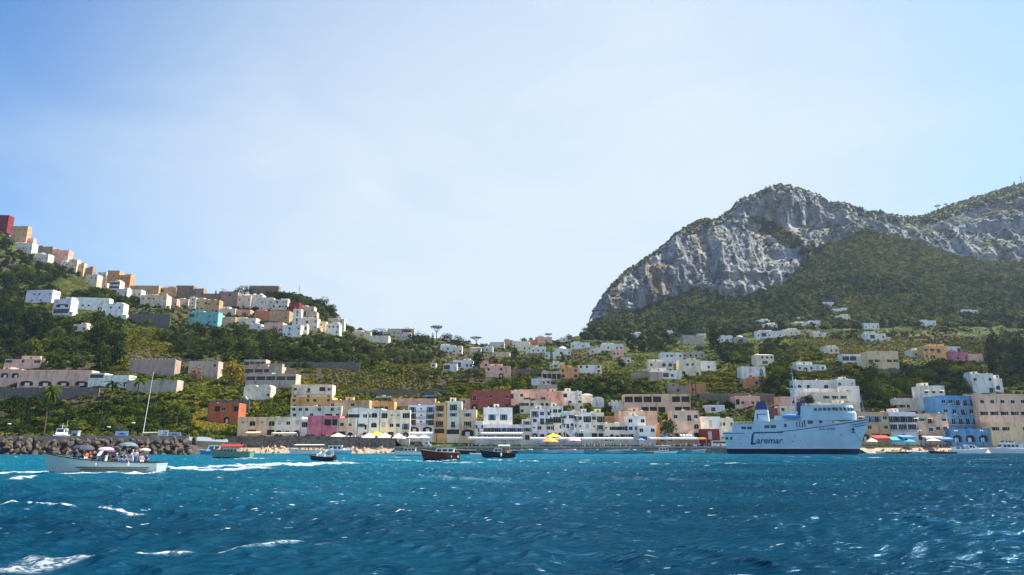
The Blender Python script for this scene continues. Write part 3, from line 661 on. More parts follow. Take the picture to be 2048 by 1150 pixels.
    if near:
        for (cx, s0, w_) in bals[:5]:
            if rnd.random() < .35:
                q = MB(); 
                for k_ in range(rnd.choice((2, 3))): xk = cx - w_ * .35 + k_ * w_ * .3; q.box(xk - .28, xk + .28, yf - 1.0, yf - .97, s0 + .15, s0 + .85)
                link("laundry", q.mesh("laundry", [WFRAME, AWN[0], SH['b'], POTGREEN[2]][rnd.randrange(4)]), root)
    if near and 'n' not in op:
        rr = rnd.random()
        if rr < .38 and W > 6:
            pw_, px_ = rnd.uniform(2.6, min(5, W * .45)), rnd.uniform(-.25, .25) * W; z_ = bodyH; q = MB(); q.box(px_ - pw_ / 2, px_ + pw_ / 2, -D * .05, D * .42, z_, z_ + 2.5); q.box(px_ - pw_ / 2 - .12, px_ + pw_ / 2 + .12, -D * .05 - .12, D * .42 + .12, z_ + 2.503, z_ + 2.65)
            q2 = MB(); q2.box(px_ - .5, px_ + .4, -D * .05 - .03, -D * .05 + .02, z_ + .05, z_ + 2.0)
            ph = link("roof_room", q.mesh("roof_room", wm if rnd.random() < .5 else wall_mat(PAL['I'])), root); link("door", q2.mesh("door", SH[rnd.choice('sbm')]), ph)
        if rnd.random() < .55:
            k_ = int(W / 1.1); q = MB(); vs_ = []
            for _k in range(max(2, k_ // 2)):
                r0 = rnd.uniform(.25, .6); x_ = rnd.uniform(x_l + .6, x_r - .6); z_ = bodyH + par
                for _j in range(26):
                    a_, b_ = rnd.uniform(0, 6.28), rnd.uniform(-.6, 1.5); c_ = Vector((x_ + r0 * 1.3 * math.cos(a_) * math.cos(b_), yf + .45 + r0 * math.sin(a_) * math.cos(b_), z_ + r0 * math.sin(b_))); e1 = Vector([rnd.uniform(-1, 1) for _ in range(3)]) * .16; e2 = Vector([rnd.uniform(-1, 1) for _ in range(3)]) * .16; q.quad(c_ - e1, c_ - e2, c_ + e1, c_ + e2)
            link("roof_plants", q.mesh("roof_plants", POTGREEN[rnd.randrange(3)]), root)
        for _k in range(rnd.choice([0, 1, 2, 3])):
            q = MB(); x_ = rnd.uniform(x_l + .5, x_r - .9); i_ = rnd.randrange(nf); z_ = bodyH - i_ * fh - .55
            if not any(abs(x_ + .3 - c0) < w0 / 2 + .6 for c0, _s, w0, _h, _c in wins): q.box(x_, x_ + .75, yf - .32, yf - .004, z_ - .3, z_ + .25); link("air_conditioner", q.mesh("air_conditioner", WHITE), root)
        q = MB(); x_ = rnd.choice((x_l + .25, x_r - .25)); q.tube((x_, yf - .08, 0), (x_, yf - .08, bodyH - .1), .06, n=5); link("drainpipe", q.mesh("drainpipe", rnd.choice((WFRAME, BARKY, IRON))), root)
        if rnd.random() < .3:
            for c0, s0_, w0, h0_, c_ in wins[:6]:
                if c_ in 'wsbktmSBKTMF' and rnd.random() < .5: q = MB(); z_ = s0_ + h0_ + .1; q.add([(c0 - w0 * .7, yf - .01, z_), (c0 + w0 * .7, yf - .01, z_), (c0 + w0 * .7, yf - .9, z_ - .5), (c0 - w0 * .7, yf - .9, z_ - .5), (c0 + w0 * .7, yf - .9, z_ - .65), (c0 - w0 * .7, yf - .9, z_ - .65)], [(0, 1, 2, 3), (3, 2, 4, 5)]); link("awning", q.mesh("awning", AWN[rnd.randrange(3)]), root)
    if ux < 0 and W > 3 and 'n' not in op or 'r' in op:    # the side turned to the camera has openings too
        for i_ in range(nf):
            for y_ in ([-D * .2, D * .15] if D > 8 else [0.0]):
                if rnd.random() < .65: q = MB(); z_ = bodyH - (i_ + 1) * fh + fh * .3; hh_ = fh * .45; q.box(x_r - .02, x_r + .05, y_ - .5, y_ + .5, z_, z_ + hh_); sw = link("side_window", q.mesh("side_window", DARK), root); q = MB(); q.box(x_r + .003, x_r + .08, y_ - .62, y_ - .503, z_ - .1, z_ + hh_ + .1); q.box(x_r + .003, x_r + .08, y_ + .503, y_ + .62, z_ - .1, z_ + hh_ + .1); link("frame", q.mesh("frame", WFRAME), sw)
    for (cx, s0, w_, h_, ch) in wins:
        fm, pm, shm = win_mesh(ch, w_, h_, near)
        nm = 'door' if ch in 'dD' else ('loggia' if ch in 'Ao' else 'window')
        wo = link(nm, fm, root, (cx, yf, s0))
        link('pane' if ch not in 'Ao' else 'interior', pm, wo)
        if shm and Y < 1100: link('shutter', shm, wo)
    for (cx, s0, w_) in bals:
        bo = link('balcony', balcony_mesh(min(w_, W)), root, (cx, yf, s0))
    if 'p' in op:     # pergola on the roof terrace
        pg = MB()
        for sx in (x_l + .5, 0, x_r - .5):
            for sy in (yf + .4, 1.0): pg.tube((sx, sy, bodyH), (sx, sy, bodyH + 2.3), .09, n=5)
        for i in range(10):
            x = x_l + .3 + (W - .6) * i / 9; pg.box(x - .06, x + .06, yf + .1, 1.3, bodyH + 2.3, bodyH + 2.42)
        pg.box(x_l + .4, x_r - .4, yf + .35, yf + .45, bodyH + 2.2, bodyH + 2.297)
        link('pergola', pg.mesh('pergola', SH['m']), root)
    if 'w' in op:    # awning over the ground floor
        aw = MB(); z = fh * .92; aw.add([(x_l + .3, yf - .01, z), (x_r - .3, yf - .01, z), (x_r - .3, yf - 2.6, z - .7), (x_l + .3, yf - 2.6, z - .7), (x_r - .3, yf - 2.6, z - 1.0), (x_l + .3, yf - 2.6, z - 1.0)], [(0, 1, 2, 3), (3, 2, 4, 5)])
        for sx in (x_l + .4, x_r - .4): aw.tube((sx, yf - 2.55, -.3), (sx, yf - 2.55, z - .72), .05, n=5)
        link('awning', aw.mesh('awning', CREAMCLOTH if op['w'] == 1 else plain("red_canvas", (.55, .05, .04))), root)
    if 's' in op:    # outside stair climbing across the facade
        st = MB(); n = 14; ln = W * .5; hh = fh * 1.0; sg = 1 if op['s'] >= 0 else -1
        for i in range(n): st.box(min(sg * (-ln / 2 + ln * i / n), sg * (-ln / 2 + ln * (i + 1) / n)), max(sg * (-ln / 2 + ln * i / n), sg * (-ln / 2 + ln * (i + 1) / n)), yf - 1.2, yf - .004, -1 if i == 0 else max(-1, hh * i / n - 1.0), hh * (i + 1) / n)
        for i in range(n): st.box(min(sg * (-ln / 2 + ln * i / n), sg * (-ln / 2 + ln * (i + 1) / n)), max(sg * (-ln / 2 + ln * i / n), sg * (-ln / 2 + ln * (i + 1) / n)), yf - 1.32, yf - 1.203, max(-1, hh * i / n - 1.0), hh * (i + 1) / n + .9)
        link('stair', st.mesh('stair', wm), root)
    return root

HOUSES = """
-12,14,430,454|M|ww/ww|n|house|crimson house cut off by the left picture edge at the top of the ridge
19,51,452,486|A|www/wqw/w.w|D9|apartment_building|tall peach apartment block near the left edge on the ridge top
50,64,476,494|P|w/a|n|house|small pale pink house against the right side of the peach block
22,64,486,502|W|wwww.w|p|villa|long white house with a row of small windows just below the peach block
66,96,508,522|W|wwww|h|house|low white house with four little windows on the upper left ridge
64,84,491,509|H|ww/w.|n|house|brown grey stone house on the ridge above the low white house with four windows
82,103,493,514|S|w.w/...|n|house|dark brown blocky house with no visible light on the left ridge
102,134,500,523|P|w.w/F..|r|house|mauve pink house with a terrace balcony on the left ridge skyline
135,152,519,543|I|w/w/w|n|house|narrow pale tower house on the left ridge
152,166,527,546|C|ww/w.|n|house|small beige house leaning on the narrow pale tower house
165,183,535,552|S|w.|n|house|low dark stone house between the beige house and the orange roofed white one
169,193,549,571|I|.ww/w..|r|house|white house with an orange roof terrace on the left ridge slope
193,211,546,566|W|ww/w.|v2|house|little white house with a vaulted top right of the orange roof terrace
213,236,541,562|O|.w./w.w|n|house|orange square house on the ridge skyline beside a dark tree
235,259,550,576|O|ww/www/aa|n|apartment_building|orange tall block with rows of dark windows on the ridge skyline
216,238,562,586|W|g/g/g|n|villa|white framed villa of three glazed storeys under the orange houses
258,316,571,590|A|....|kD12|apartment_building|long low ochre building with a dark roof on the ridge
256,281,579,594|W|www|n|house|white cottage in front of the long ochre building
279,332,590,613|I|www.w/.a.w.|n|villa|long cream white house with small windows below the ridge
314,351,575,598|A|o.w/w.w|pn|house|orange beige house with a roof pergola left of the brown palace
350,384,571,598|N|w.w/w.w/...|D12|apartment_building|big square brown palace on the ridge skyline
385,406,577,602|H|a.a/w.w|n|house|mauve grey house with arched windows right of the brown palace
377,390,595,617|W|w/w/w|n|house|narrow white tower house below the brown palace
399,442,587,612|N|w.w.w/.w.w.|nD12|apartment_building|long brown stone building in the middle of the ridge town
390,414,598,622|C|w.a/ww.|n|house|cream house below the long brown stone building
412,437,600,626|A|w.w/.w.|r|house|peach house with a tiled terrace below the long brown building
440,474,583,616|H|.a./w.w/...|tkD14|church|grey brown church block with a pitched top on the ridge
473,500,591,617|I|w.w/.a.|n|house|pale cream house right of the grey church block
484,524,589,617|W|.w.w/.a..|d3D12|church|white domed church among the ridge town houses
518,546,597,622|W|w.w/w.w|v2n|house|white vaulted house right of the white domed church
543,573,599,625|W|.a.ww/a.aww/..a.w|D12|apartment_building|bright white block with arched windows at the right end of the ridge town
572,598,605,624|M|w.w/...|n|house|dark maroon house beside the bright white block
508,542,622,642|J|w...|n|warehouse|long terracotta coloured hall below the white domed church
538,578,622,643|A|..w|v1r|warehouse|vaulted ochre hall right of the terracotta hall
584,601,618,650|W|F/w/F/w|n|apartment_building|narrow white four storey house with balconies right of the vaulted hall
572,588,613,632|M|w./..|n|house|small dark red house above the narrow white balcony house
600,634,636,660|I|.a.w/w..w|p|villa|cream villa with roof pergola right of the narrow white balcony house
632,651,643,664|C|w/w|n|house|narrow cream house between the cream pergola villa and the white slope houses
527,566,645,664|P|AAAA|n|villa|pale pink arcaded villa above the dark trees
564,600,650,674|W|.w.w/ww.p|n|villa|white villa with dark windows right of the pink arcaded villa
598,614,650,668|I|.F/w.|n|house|cream house with one balcony beside the white villa with dark windows
645,678,647,669|W|wwww/w.w|n|house|white house with a row of windows on the shoulder of the hill
674,688,638,662|W|w/w/w|n|house|small stepped white house highest on the right flank of the left hill
611,633,625,640|I|.ww|v2n|house|small cream house under the big round tree of the left hill
498,556,572,586|N|w.w.w.w|cnD10|castle_ruin|dark crenellated castle ruin on the very top of the left hill
375,436,624,650|G|g..w./.w.ww|nD10|villa|turquoise flat roofed house on the left hillside
48,106,580,606|V|.ww.w/.w.w..|y-12D11|villa|lavender white villa with two storeys at the far left, partly behind dark trees
103,141,598,630|V|A/g|ny-10D10|villa|lavender white villa wing with a large arch and a glass front
137,212,595,620|W|.www.A.|nhy14D10|villa|long white villa with three windows and an arch on the left hillside
210,245,607,634|W|ww/w.|nD9|villa|square white end wing at the right of the long white villa
145,172,648,664|I|g.w|n|house|small pale house nearly hidden by trees under the long white villa
8,77,718,738|P|g.w.g/..|nhD9|villa|salmon pink upper house with long narrow windows at the left edge
-6,36,738,772|P|AA/..|nD12|hotel|pink arcaded wing cut by the left edge below the salmon house
36,176,740,772|P|AAAA|nD10|hotel|long peach hotel wing with a row of orange arches on the left
175,206,746,772|W|g/.|nhD10|house|small flat white pavilion at the right end of the peach arches
204,256,750,774|W|.w.A|nhD9|villa|white villa with one tall arch, right of the flat pavilion
250,354,760,784|Q|......p|hnD8|villa|long low stone villa with a white roof band and one arched white door
258,346,719,750|H|..../....|cnkD10|ruined_building|long roofless grey ruin above the low stone villa
375,433,722,752|Q|.q.w/....|nD10|house|weathered grey white house left of the yellow tree
487,532,719,734|Q|gggg|nkD9|warehouse|glazed grey upper storey building behind the yellow tree
488,564,733,752|Q|ggg.|nkD9|warehouse|pale factory storey with wide windows right of the yellow tree
489,592,748,778|Q|ggggg/.....|nkD10|warehouse|long grey factory building with blue glass bands in the left centre
537,562,727,750|H|...|nhD7|warehouse|brown plaster stair tower on the grey factory
486,541,774,800|I|....w|v2nhD9|house|low vaulted whitewashed house under the factory
413,476,806,846|T|.ow.o/..A.|D10|villa|burnt orange house with flat roof above the breakwater
473,549,834,874|C|qaqa/.o.o|D10|house|cream waterfront house with two arched blue windows
548,603,834,874|I|pwp/AwA|D10|house|cream white waterfront house with two blinds over arches
600,633,838,878|L|gp/.w|D10n|house|narrow lilac waterfront house with wide windows
612,676,831,878|K|..oo/...A|D13|house|bright pink waterfront house with a big green arch
582,662,769,800|I|w.F.ow/w.w..w|D11|villa|white cubic villa topmost above the pink waterfront house
580,664,794,818|Y|w.ww.w/w..w.|pn|apartment_building|yellow ochre terrace house under the white cubic villa
580,682,812,836|W|www.w.wq/w.w.ow|D9|house|long white house above the bright pink waterfront house
657,737,800,832|A|w..w.q/q..w..|D10|apartment_building|long blank ochre building left of centre
674,710,836,878|C|ww/oo|D10|house|small cream waterfront house right of the bright pink house
692,737,822,878|W|kk.m/a.sd/A.A|vs1D10|house|white waterfront house with an outside stair and vaults
733,762,817,878|W|a/a/a|D11|house|slim white waterfront house with stacked round arches
735,788,803,824|Y|.ttw.|D10|apartment_building|yellow house with turquoise shutters behind the slim white house
757,789,820,878|I|gq/pw/ao|D11|house|cream waterfront house with a wide arched window on top
786,818,820,878|I|qg/wB/dA|D11|house|cream waterfront house with one hooded blue window
784,870,797,812|P|......|D11|apartment_building|pale pink roofline house behind the white and blue balconies
815,869,810,864|L|TqB=/KqK=/KqK=/AA|D11|apartment_building|white and pale blue waterfront building with three balcony rows
865,895,805,870|Y|K/b/K/o|D11|apartment_building|yellow waterfront building beside the white and blue balconies
888,922,802,872|I|S/b/F/o|D11|apartment_building|cream topped building with a green shuttered window and yellow base
918,952,819,872|C|b/M/A|D10|apartment_building|pale yellow waterfront building left of the white building with twin balconies
940,1021,781,820|R|F.w.w/A.F.w|D12|apartment_building|dark red house standing above the waterfront in the centre
965,1024,815,864|W|.B.B./K.K.K=|D11|apartment_building|white waterfront building with twin upper balconies in the centre
955,1046,849,884|L|mmkbkb=/gogog|D9n|restaurant|lilac white restaurant with a black balcony band in the centre
1019,1048,781,812|I|F.w/...|D10|house|pale house with a small balcony right of the dark red house
1037,1094,779,806|P|.kT.s|D10|apartment_building|pale pink row house with green shutters above the centre
1092,1128,783,812|P|q.../w.w|D10r|house|pale house with orange sloping terrace right of the pink row house
1115,1164,782,812|W|oo..q/w.A.A|D11|villa|white villa with dark roof terrace arches right of centre
1040,1100,801,828|I|sww.ww/w.w.wq|D10|house|cream white house with three small window groups over the centre
1062,1106,818,878|L|Bww/wFK/qw.k/AdA|D11|house|cluttered white waterfront house with blue upper door
1102,1128,812,878|W|kw/KK/A.w/oA|D11|house|tall white waterfront house with an arched loggia
1122,1157,822,878|L|s.kF/wFAw/AodA|s-1D11|house|white waterfront house with one green shutter and a stair
1155,1184,825,880|W|wK/qp/o.|D11|house|plain white waterfront house with one iron balcony over a blind
1182,1209,825,880|I|wM/qS/oo|D11|house|slim cream waterfront house with two balconies
1164,1185,790,806|I|...|tnD8|house|small cream shed roofed house right of the white villa
1185,1208,799,815|W|..|v1nD8|house|small white vaulted house in the trees right of centre
1207,1262,846,882|I|qwkko/dAwgo|D10|house|low cream waterfront house with one arch and mixed openings
1205,1262,832,852|O|q...|nD10|house|orange plastered low house behind the low cream waterfront house
1222,1248,803,822|W|..|cnD8|house|white walled yard house above the orange low house
1256,1293,832,880|W|w.w/wwq/o.o|D11|house|tall white corner house right of the orange low house
1278,1312,851,884|W|w.w/m.|nD8|house|small white house in front of the tall corner house
1238,1316,822,880|E|w..w.q|D12r|apartment_building|plain beige block behind the tall white corner house
1251,1383,788,830|E|oooo.oo/..ooo.oo|nhD13|warehouse|wide beige institutional building with dark window bands
1348,1402,821,880|E|wpFw/q..a/A.oo|s1D12|apartment_building|beige waterfront house with a diagonal outside stair
1403,1442,833,862|W|.p.|nD11|house|white upper part of the house left of the ferry
1403,1441,858,886|M|.p.|nhD11.4|house|dark red ground floor house left of the ferry stern
1412,1450,810,826|L|.g..|nD8|house|small lilac terrace house behind the red based house
1440,1470,836,876|I|ww.w/....|D9|house|cream house just behind the ferry stern
1470,1521,792,814|P|ow.ww|D9|villa|low pink bungalow above the ferry funnel
1558,1597,793,812|P|.w|nD8|house|pink and white house behind the ferry mast
1592,1680,760,782|W|aw.aa|D10|villa|long white villa with arched upper terrace above the ferry bridge
1592,1676,777,806|W|.s.s.s|nhD8y6|villa|projecting white lower wing with green windows above the ferry bridge
1674,1713,758,790|W|w.q/..w|D11|villa|tall white cube at the right of the arched terrace villa
1630,1698,784,818|I|.sss/..w.|nD9|villa|cream white villa with three green windows right behind the ferry bridge
1690,1722,772,808|W|q./..|nD8|house|white stepped end house sloping down beside the trees
1640,1712,806,850|I|w.w./....|D10|house|pale house roof hidden behind the ferry bow deck
1705,1784,824,882|A|SwTTw/Bww.w/oAoo|D12|apartment_building|ochre waterfront building right of the ferry bow
1780,1838,824,882|L|KKKK/ggg=/.A.|D11|hotel|white waterfront building with a columned loggia right of the ochre one
1832,1902,827,884|E|wbF.w/w.Fww/oAod|D11|apartment_building|beige waterfront building with rounded pilasters
1800,1862,796,822|I|sw.ws|p|house|small white house with a long balcony above the columned loggia
1853,1897,771,830|W|www/.../...|D12|apartment_building|tall white building left of the blue hotel
1888,1976,791,868|B|wbFFFF=/wFFFF/aFFFFF=/aaAaa|nD14|hotel|blue waterfront hotel with rows of balconies
1902,1982,857,884|B|AAA|nhD6|restaurant|blue arcade with three arches at the foot of the blue hotel
1970,2110,788,884|E|wwwwwww/kkkkkkk/kkkkkkk/ww.ww..|lnD14|hotel|large beige hotel at the right edge
1982,2070,845,886|C|kk.k/...d|nD6|house|yellow house front at the foot of the large beige hotel
1950,1992,747,786|W|w.w/..T|D10y-10|villa|white cubic villa among trees at the far right
1988,2008,757,784|W|a|nhD8|house|small white arched annex on the right of the cubic villa
1322,1366,705,728|W|.ww.w/...w|D10|villa|topmost white house of the terraced cluster right of centre
1298,1348,723,746|I|w.aa/..ww|D10|villa|pale house in the middle of the terraced white cluster
1302,1364,741,758|W|.wgw.|nD9|villa|lowest white house of the terraced cluster
1301,1326,744,762|Q|..|nhD7|house|grey unplastered annex at the left foot of the white cluster
1360,1402,719,752|I|.ww./a.D|rD10|villa|cream house with tall arched doors right of the white cluster
1403,1432,722,742|W|.w.|nD9|house|small white gabled house right of the arched doors house
1365,1410,704,716|Q|wwww|nkD7|ruined_building|row of pale ruined arches above the white cluster
1511,1549,710,730|I|.www/.g.|tD9|villa|cream villa with a tiled eave and a lilac veranda above the pink barn
1484,1532,733,760|W|.../.w.d|D10|villa|white stepped villa left of the tall cypress
1487,1524,757,773|J|.t|nD8|house|pink barn like house at the foot of the tall cypress
1366,1407,671,690|Q|....|cnD8|house|grey walled terrace house at the foot of the mountain
1395,1412,667,677|W|ww|nhD7|house|tiny white house over the grey walled terrace
1440,1466,673,685|W|w.w|v2n|house|small white vaulted house left of the grey domed one
1470,1496,674,688|Q|.g.|d1n|house|grey domed house among trees below the wooded slope
1261,1284,666,676|W|www|n|house|small white cottage leftmost at the foot of the mountain woods
1335,1351,663,671|W|w|nh|house|isolated tiny white cottage at the foot of the mountain woods
1515,1541,640,651|W|ww|n|house|white house highest above the flat topped pine
1527,1556,648,661|W|www/.w|n|house|white two storey house right behind the flat topped pine
1513,1566,662,676|W|wgw.w|nD8|villa|long white villa just below the flat topped pine
1566,1600,659,671|I|.ww|n|house|low cream house right of the villa below the flat topped pine
1584,1614,645,658|W|.www|n|house|white house with three dark windows above the yellow strip of grass
1595,1609,634,645|W|ww|nh|house|tiny white house above the one with three dark windows
1617,1643,643,655|W|.w|v2n|house|white gabled house on the lower edge of the mountain woods
1647,1669,604,614|W|w.w|n|house|highest white house within the mountain woods
1667,1696,617,630|W|www|nD8|house|white house with three square windows on the wooded slope
1674,1702,631,644|I|.www|nD8|house|pale house on a walled terrace under the one with three square windows
1729,1759,646,659|W|w.ww|nD8|house|white house alone in the middle of the right wooded slope
1731,1772,667,680|W|.g.w|nhD8|villa|low white villa with blue shadowed porch on the right slope
1627,1653,665,675|I|.w.|n|house|small cream house left among the yellow bushes on the right slope
1649,1679,693,707|I|.ww|n|house|little cream house on the dry stone terraces
1685,1729,708,725|L|gg.|nD8|villa|pale grey green glazed house left of the big beige villa
1725,1745,712,736|I|a/.|nhD8|house|white arched annex on the left of the big beige villa
1739,1800,702,740|C|...../kk.kk/....|kD12|villa|big beige villa with a terrace on the right hillside
1593,1653,729,743|W|wAwpw|nhD8|villa|long low white bungalow above the white terrace villas
1820,1852,700,715|W|.w..|nD8|house|white cottage left of the yellow house on the right hillside
1849,1898,692,718|Y|tkT./wA..|nD10|villa|yellow villa with green shutters on the right hillside
1893,1923,693,708|L|.w.g|nhD8|house|pale grey house behind the yellow villa
1906,1938,704,724|K|.w.w|nD8|house|pink house right of the yellow villa
1936,1968,708,722|P|...|nD7|house|low pinkish wing half hidden by dark trees right of the pink house
1844,1873,641,652|W|w.w|nD8|house|white stepped house halfway along the right woods
1925,1957,620,632|L|ww.w|nD8|house|small pale blue house highest at the right of the woods
980,1009,684,697|W|w.w|n|house|white house on the saddle skyline just right of the flat crowned pine
962,986,694,704|W|ww.|n|house|small white house left of the saddle skyline houses
1008,1026,680,693|P|.w|n|house|pinkish house on the saddle skyline
1025,1060,683,696|I|w.ww|n|house|cream house with four openings in the saddle
1058,1077,680,693|J|w|n|house|small orange brown house in the middle of the saddle
1071,1104,674,687|P|..w.|n|villa|pale pink house highest on the saddle beside a leaning pine
1120,1136,675,684|W|w|n|house|single white cube house on the saddle skyline right of the leaning pine
1062,1092,693,706|W|www|n|house|white house with three windows just under the saddle
1035,1064,689,702|I|.ww|n|house|low cream white house in the middle row under the saddle
1110,1142,697,711|W|.a.w|d1n|villa|blue white house with a domed gable behind the twin cypresses
1090,1112,704,718|W|w..|n|house|white house left of the twin cypresses
1142,1180,685,697|W|w.w.|nD8|house|long white house on the slope between saddle and mountain
1203,1247,688,701|W|.w.ww|D8|villa|long white villa with a red brown roof at the mountain foot
1225,1253,700,713|P|ww.w|n|house|pale pink terrace house under the long white villa
1105,1129,725,737|I|t.|nD8|house|small cream house with a turquoise door under the cypresses
971,1021,732,755|P|w.w./..A.|D9|villa|pale pink villa alone on the green slope left of centre
1084,1122,742,762|Q|oooo|kD8|house|unfinished grey house with open bays
1120,1158,735,757|O|w.w/a.a|nD9|villa|apricot villa on the slope above the centre
1157,1204,730,747|W|ww.w/...w|nhD9|villa|white flat house right of the apricot villa
1063,1102,757,771|L|..t|nhD8|house|pale box house with a turquoise shutter above the pink row
1075,1115,769,784|Q|...|nhD8|house|pale grey concrete box just above the pink row
703,740,663,676|I|.w.|n|house|long pale house on the skyline right of the left hill
738,777,671,686|W|....|n|house|low white walled house under the big round pines
775,828,657,672|I|.ww...|tD9|villa|broad cream villa between two big round skyline pines
790,822,667,680|V|ww.|nD8|house|lilac bougainvillea covered house under the broad cream villa
880,911,690,703|W|.w.|n|house|small white gabled house in the woods below the umbrella pine
905,924,694,708|I|w.w|n|house|cream cottage right of the small white gabled house
940,962,695,707|I|...|tn|house|low cream barn left of the saddle houses
907,946,720,738|L|gg.ww|nD8|villa|pale grey arcaded villa surrounded by trees left of centre
887,914,727,742|L|g.|nhD8|house|pale grey flat annex left of the arcaded villa
955,977,722,736|P|.w|n|house|pale house behind a dark pine left of centre
861,872,726,736|I|w|nh|house|tiny cream hut in the dense bushes left of centre
1240,1262,715,727|I|.w|n|house|small pale hut right of centre on the terraces
1045,1063,838,880|I|b/s/d|D10|house|slim white house between the lilac restaurant and the cluttered white house
950,967,842,880|W|k/d|nD9|house|low white house squeezed left of the white building with twin upper balconies
922,942,797,820|P|w./..|nD8|house|small pale pink house left below the dark red house
1316,1334,848,882|O|w/d|D7|house|small orange house in the gap below the beige institutional building
1333,1350,840,882|C|w/a/d|nD8|house|narrow cream house left of the beige one with the diagonal stair
1535,1560,816,834|R|w.|nhD7|house|little red house just behind the ferry mast
1560,1602,812,836|I|w.w/...|nD7|house|white house behind the ferry between mast and bridge
1700,1722,802,828|I|w./..|nD7|house|cream house end just above the ferry bow mast
196,214,566,577|I|ww|n|house|tiny cream house below the vaulted little white house
120,137,523,532|W|ww|nh|house|tiny white annex under the mauve pink house
232,254,577,592|W|w.w|n|house|white house at the feet of the orange tall block
298,318,591,601|I|ww|n|house|small cream house at the right foot of the long ochre building
334,353,600,613|P|w.w|n|house|pale pink house under the pergola house
353,376,598,612|I|w.w|n|house|cream house at the foot of the big square brown palace
438,470,617,629|I|....|nh|house|long cream terrace house below the grey brown church
468,500,619,631|P|w.w.|nr|house|pinkish terraced house below the pale cream house
420,442,630,642|W|w.w|n|house|white house directly right of the turquoise house
442,470,634,646|P|....|nr|house|low pink roofed house in the second row right of the turquoise house
470,512,636,650|I|w..w|n|house|cream house with a long terrace above the dark wood
498,522,648,660|V|.w|n|house|pale lilac house left of the pink arcaded villa
601,628,613,626|I|w.w|n|house|cream house under the green tree of the radio mast
655,676,636,648|I|w.|n|house|little house on the right flank above the white house with a row of windows
1142,1166,806,822|I|w.w|nD8|house|low cream house under the white villa with dark roof terrace arches
1100,1124,802,816|P|..|nr|house|pinkish roof terrace house above the arched loggia house
985,1020,704,714|I|w..|n|house|low pale house under the white skyline house of the saddle
1180,1202,697,708|I|w.|n|house|little cream house left of the red brown roofed villa
1262,1296,745,756|H|...|nkD6|house|low brown shed on the terraces left of the white cluster
1378,1412,768,788|J|w.|nr|house|pinkish red house with a sloping roof behind the dark poles
1336,1378,772,788|H|.w.|nk|house|dark brown low house above the institutional building
"""
def build_houses():
    for ln in HOUSES.strip().split('\n'):
        c, col, fl, op, nm, lb = ln.split('|'); x0, x1, yt, yb = map(float, c.split(','))
        Y = None
        if yb >= 862 and x0 > 400:
            Y = 357.0 if yb >= 874 else 362.0
            if 'behind' in lb: Y += 14
            if 'in front' in lb or 'foot of' in lb or 'ground floor' in lb: Y -= 4
        house(x0, x1, yt, yb, Y, col, fl, op, nm, lb)
build_houses()
# ================================================================ vegetation
def leaf_mat(name, use_attr, stops):
    m = bpy.data.materials.new(name); m.use_nodes = True; n = m.node_tree; n.nodes.clear()
    out = n.nodes.new("ShaderNodeOutputMaterial"); d = n.nodes.new("ShaderNodeBsdfDiffuse"); t = n.nodes.new("ShaderNodeBsdfTranslucent"); mx = n.nodes.new("ShaderNodeMixShader")
    if use_attr: f = N(n, "ShaderNodeAttribute", attribute_name="tint").outputs["Fac"]
    else:
        oi = N(n, "ShaderNodeObjectInfo").outputs["Random"]; a = N(n, "ShaderNodeAttribute", attribute_name="tint").outputs["Fac"]
        k = N(n, "ShaderNodeMath", operation='MULTIPLY_ADD'); n.links.new(oi, k.inputs[0]); k.inputs[1].default_value = 0.55; 
        k2 = N(n, "ShaderNodeMath", operation='MULTIPLY'); n.links.new(a, k2.inputs[0]); k2.inputs[1].default_value = 0.45
        n.links.new(k2.outputs[0], k.inputs[2]); f = k.outputs[0]
    r = ramp(n, f, stops); n.links.new(r.outputs[0], d.inputs[0])
    tc = mix(n, 1.0, r.outputs[0], (1.25, 1.15, 0.55), 'MULTIPLY'); n.links.new(tc, t.inputs[0])
    mx.inputs[0].default_value = 0.26; n.links.new(d.outputs[0], mx.inputs[1]); n.links.new(t.outputs[0], mx.inputs[2]); n.links.new(mx.outputs[0], out.inputs[0]); return m
def crown(seed, lobes, n, leaf, flat=0.0, up=0.35, jit=0.42):
    """leaf quads on the lobes' shells: lobes = [(x,y,z,rx,ry,rz)]"""
    r = np.random.default_rng(seed); L = np.array(lobes, float); a = L[:, 3] * L[:, 4] + L[:, 4] * L[:, 5] + L[:, 3] * L[:, 5]; idx = r.choice(len(L), n, p=a / a.sum())
    d = r.normal(size=(n, 3)); d /= np.linalg.norm(d, axis=1)[:, None]; d[:, 2] = np.where((d[:, 2] < -0.2) & (r.random(n) < .6), -d[:, 2], d[:, 2])
    rad = 1 - 0.35 * r.random(n) ** 2.0 + 0.10 * r.normal(size=n)
    c = L[idx, :3] + d * L[idx, 3:] * rad[:, None]
    nrm = d / L[idx, 3:]; nrm /= np.linalg.norm(nrm, axis=1)[:, None]; nrm += r.normal(size=(n, 3)) * jit; nrm[:, 2] += up; nrm /= np.linalg.norm(nrm, axis=1)[:, None]
    t1 = np.cross(nrm, r.normal(size=(n, 3))); t1 /= np.linalg.norm(t1, axis=1)[:, None]; t2 = np.cross(nrm, t1)
    s = leaf * r.uniform(0.55, 1.3, n)[:, None]; q = s * r.uniform(.5, 1, n)[:, None]
    V = np.stack([c - t1 * s - t2 * q * .4, c + t1 * s * .2 - t2 * q, c + t1 * s + t2 * q * .3, c - t1 * s * .1 + t2 * q], 1)
    lt = r.random(len(L)); tint = np.clip(lt[idx] * .6 + r.random(n) * .4, 0, 1)
    return V.reshape(-1, 3), np.repeat(tint, 4)
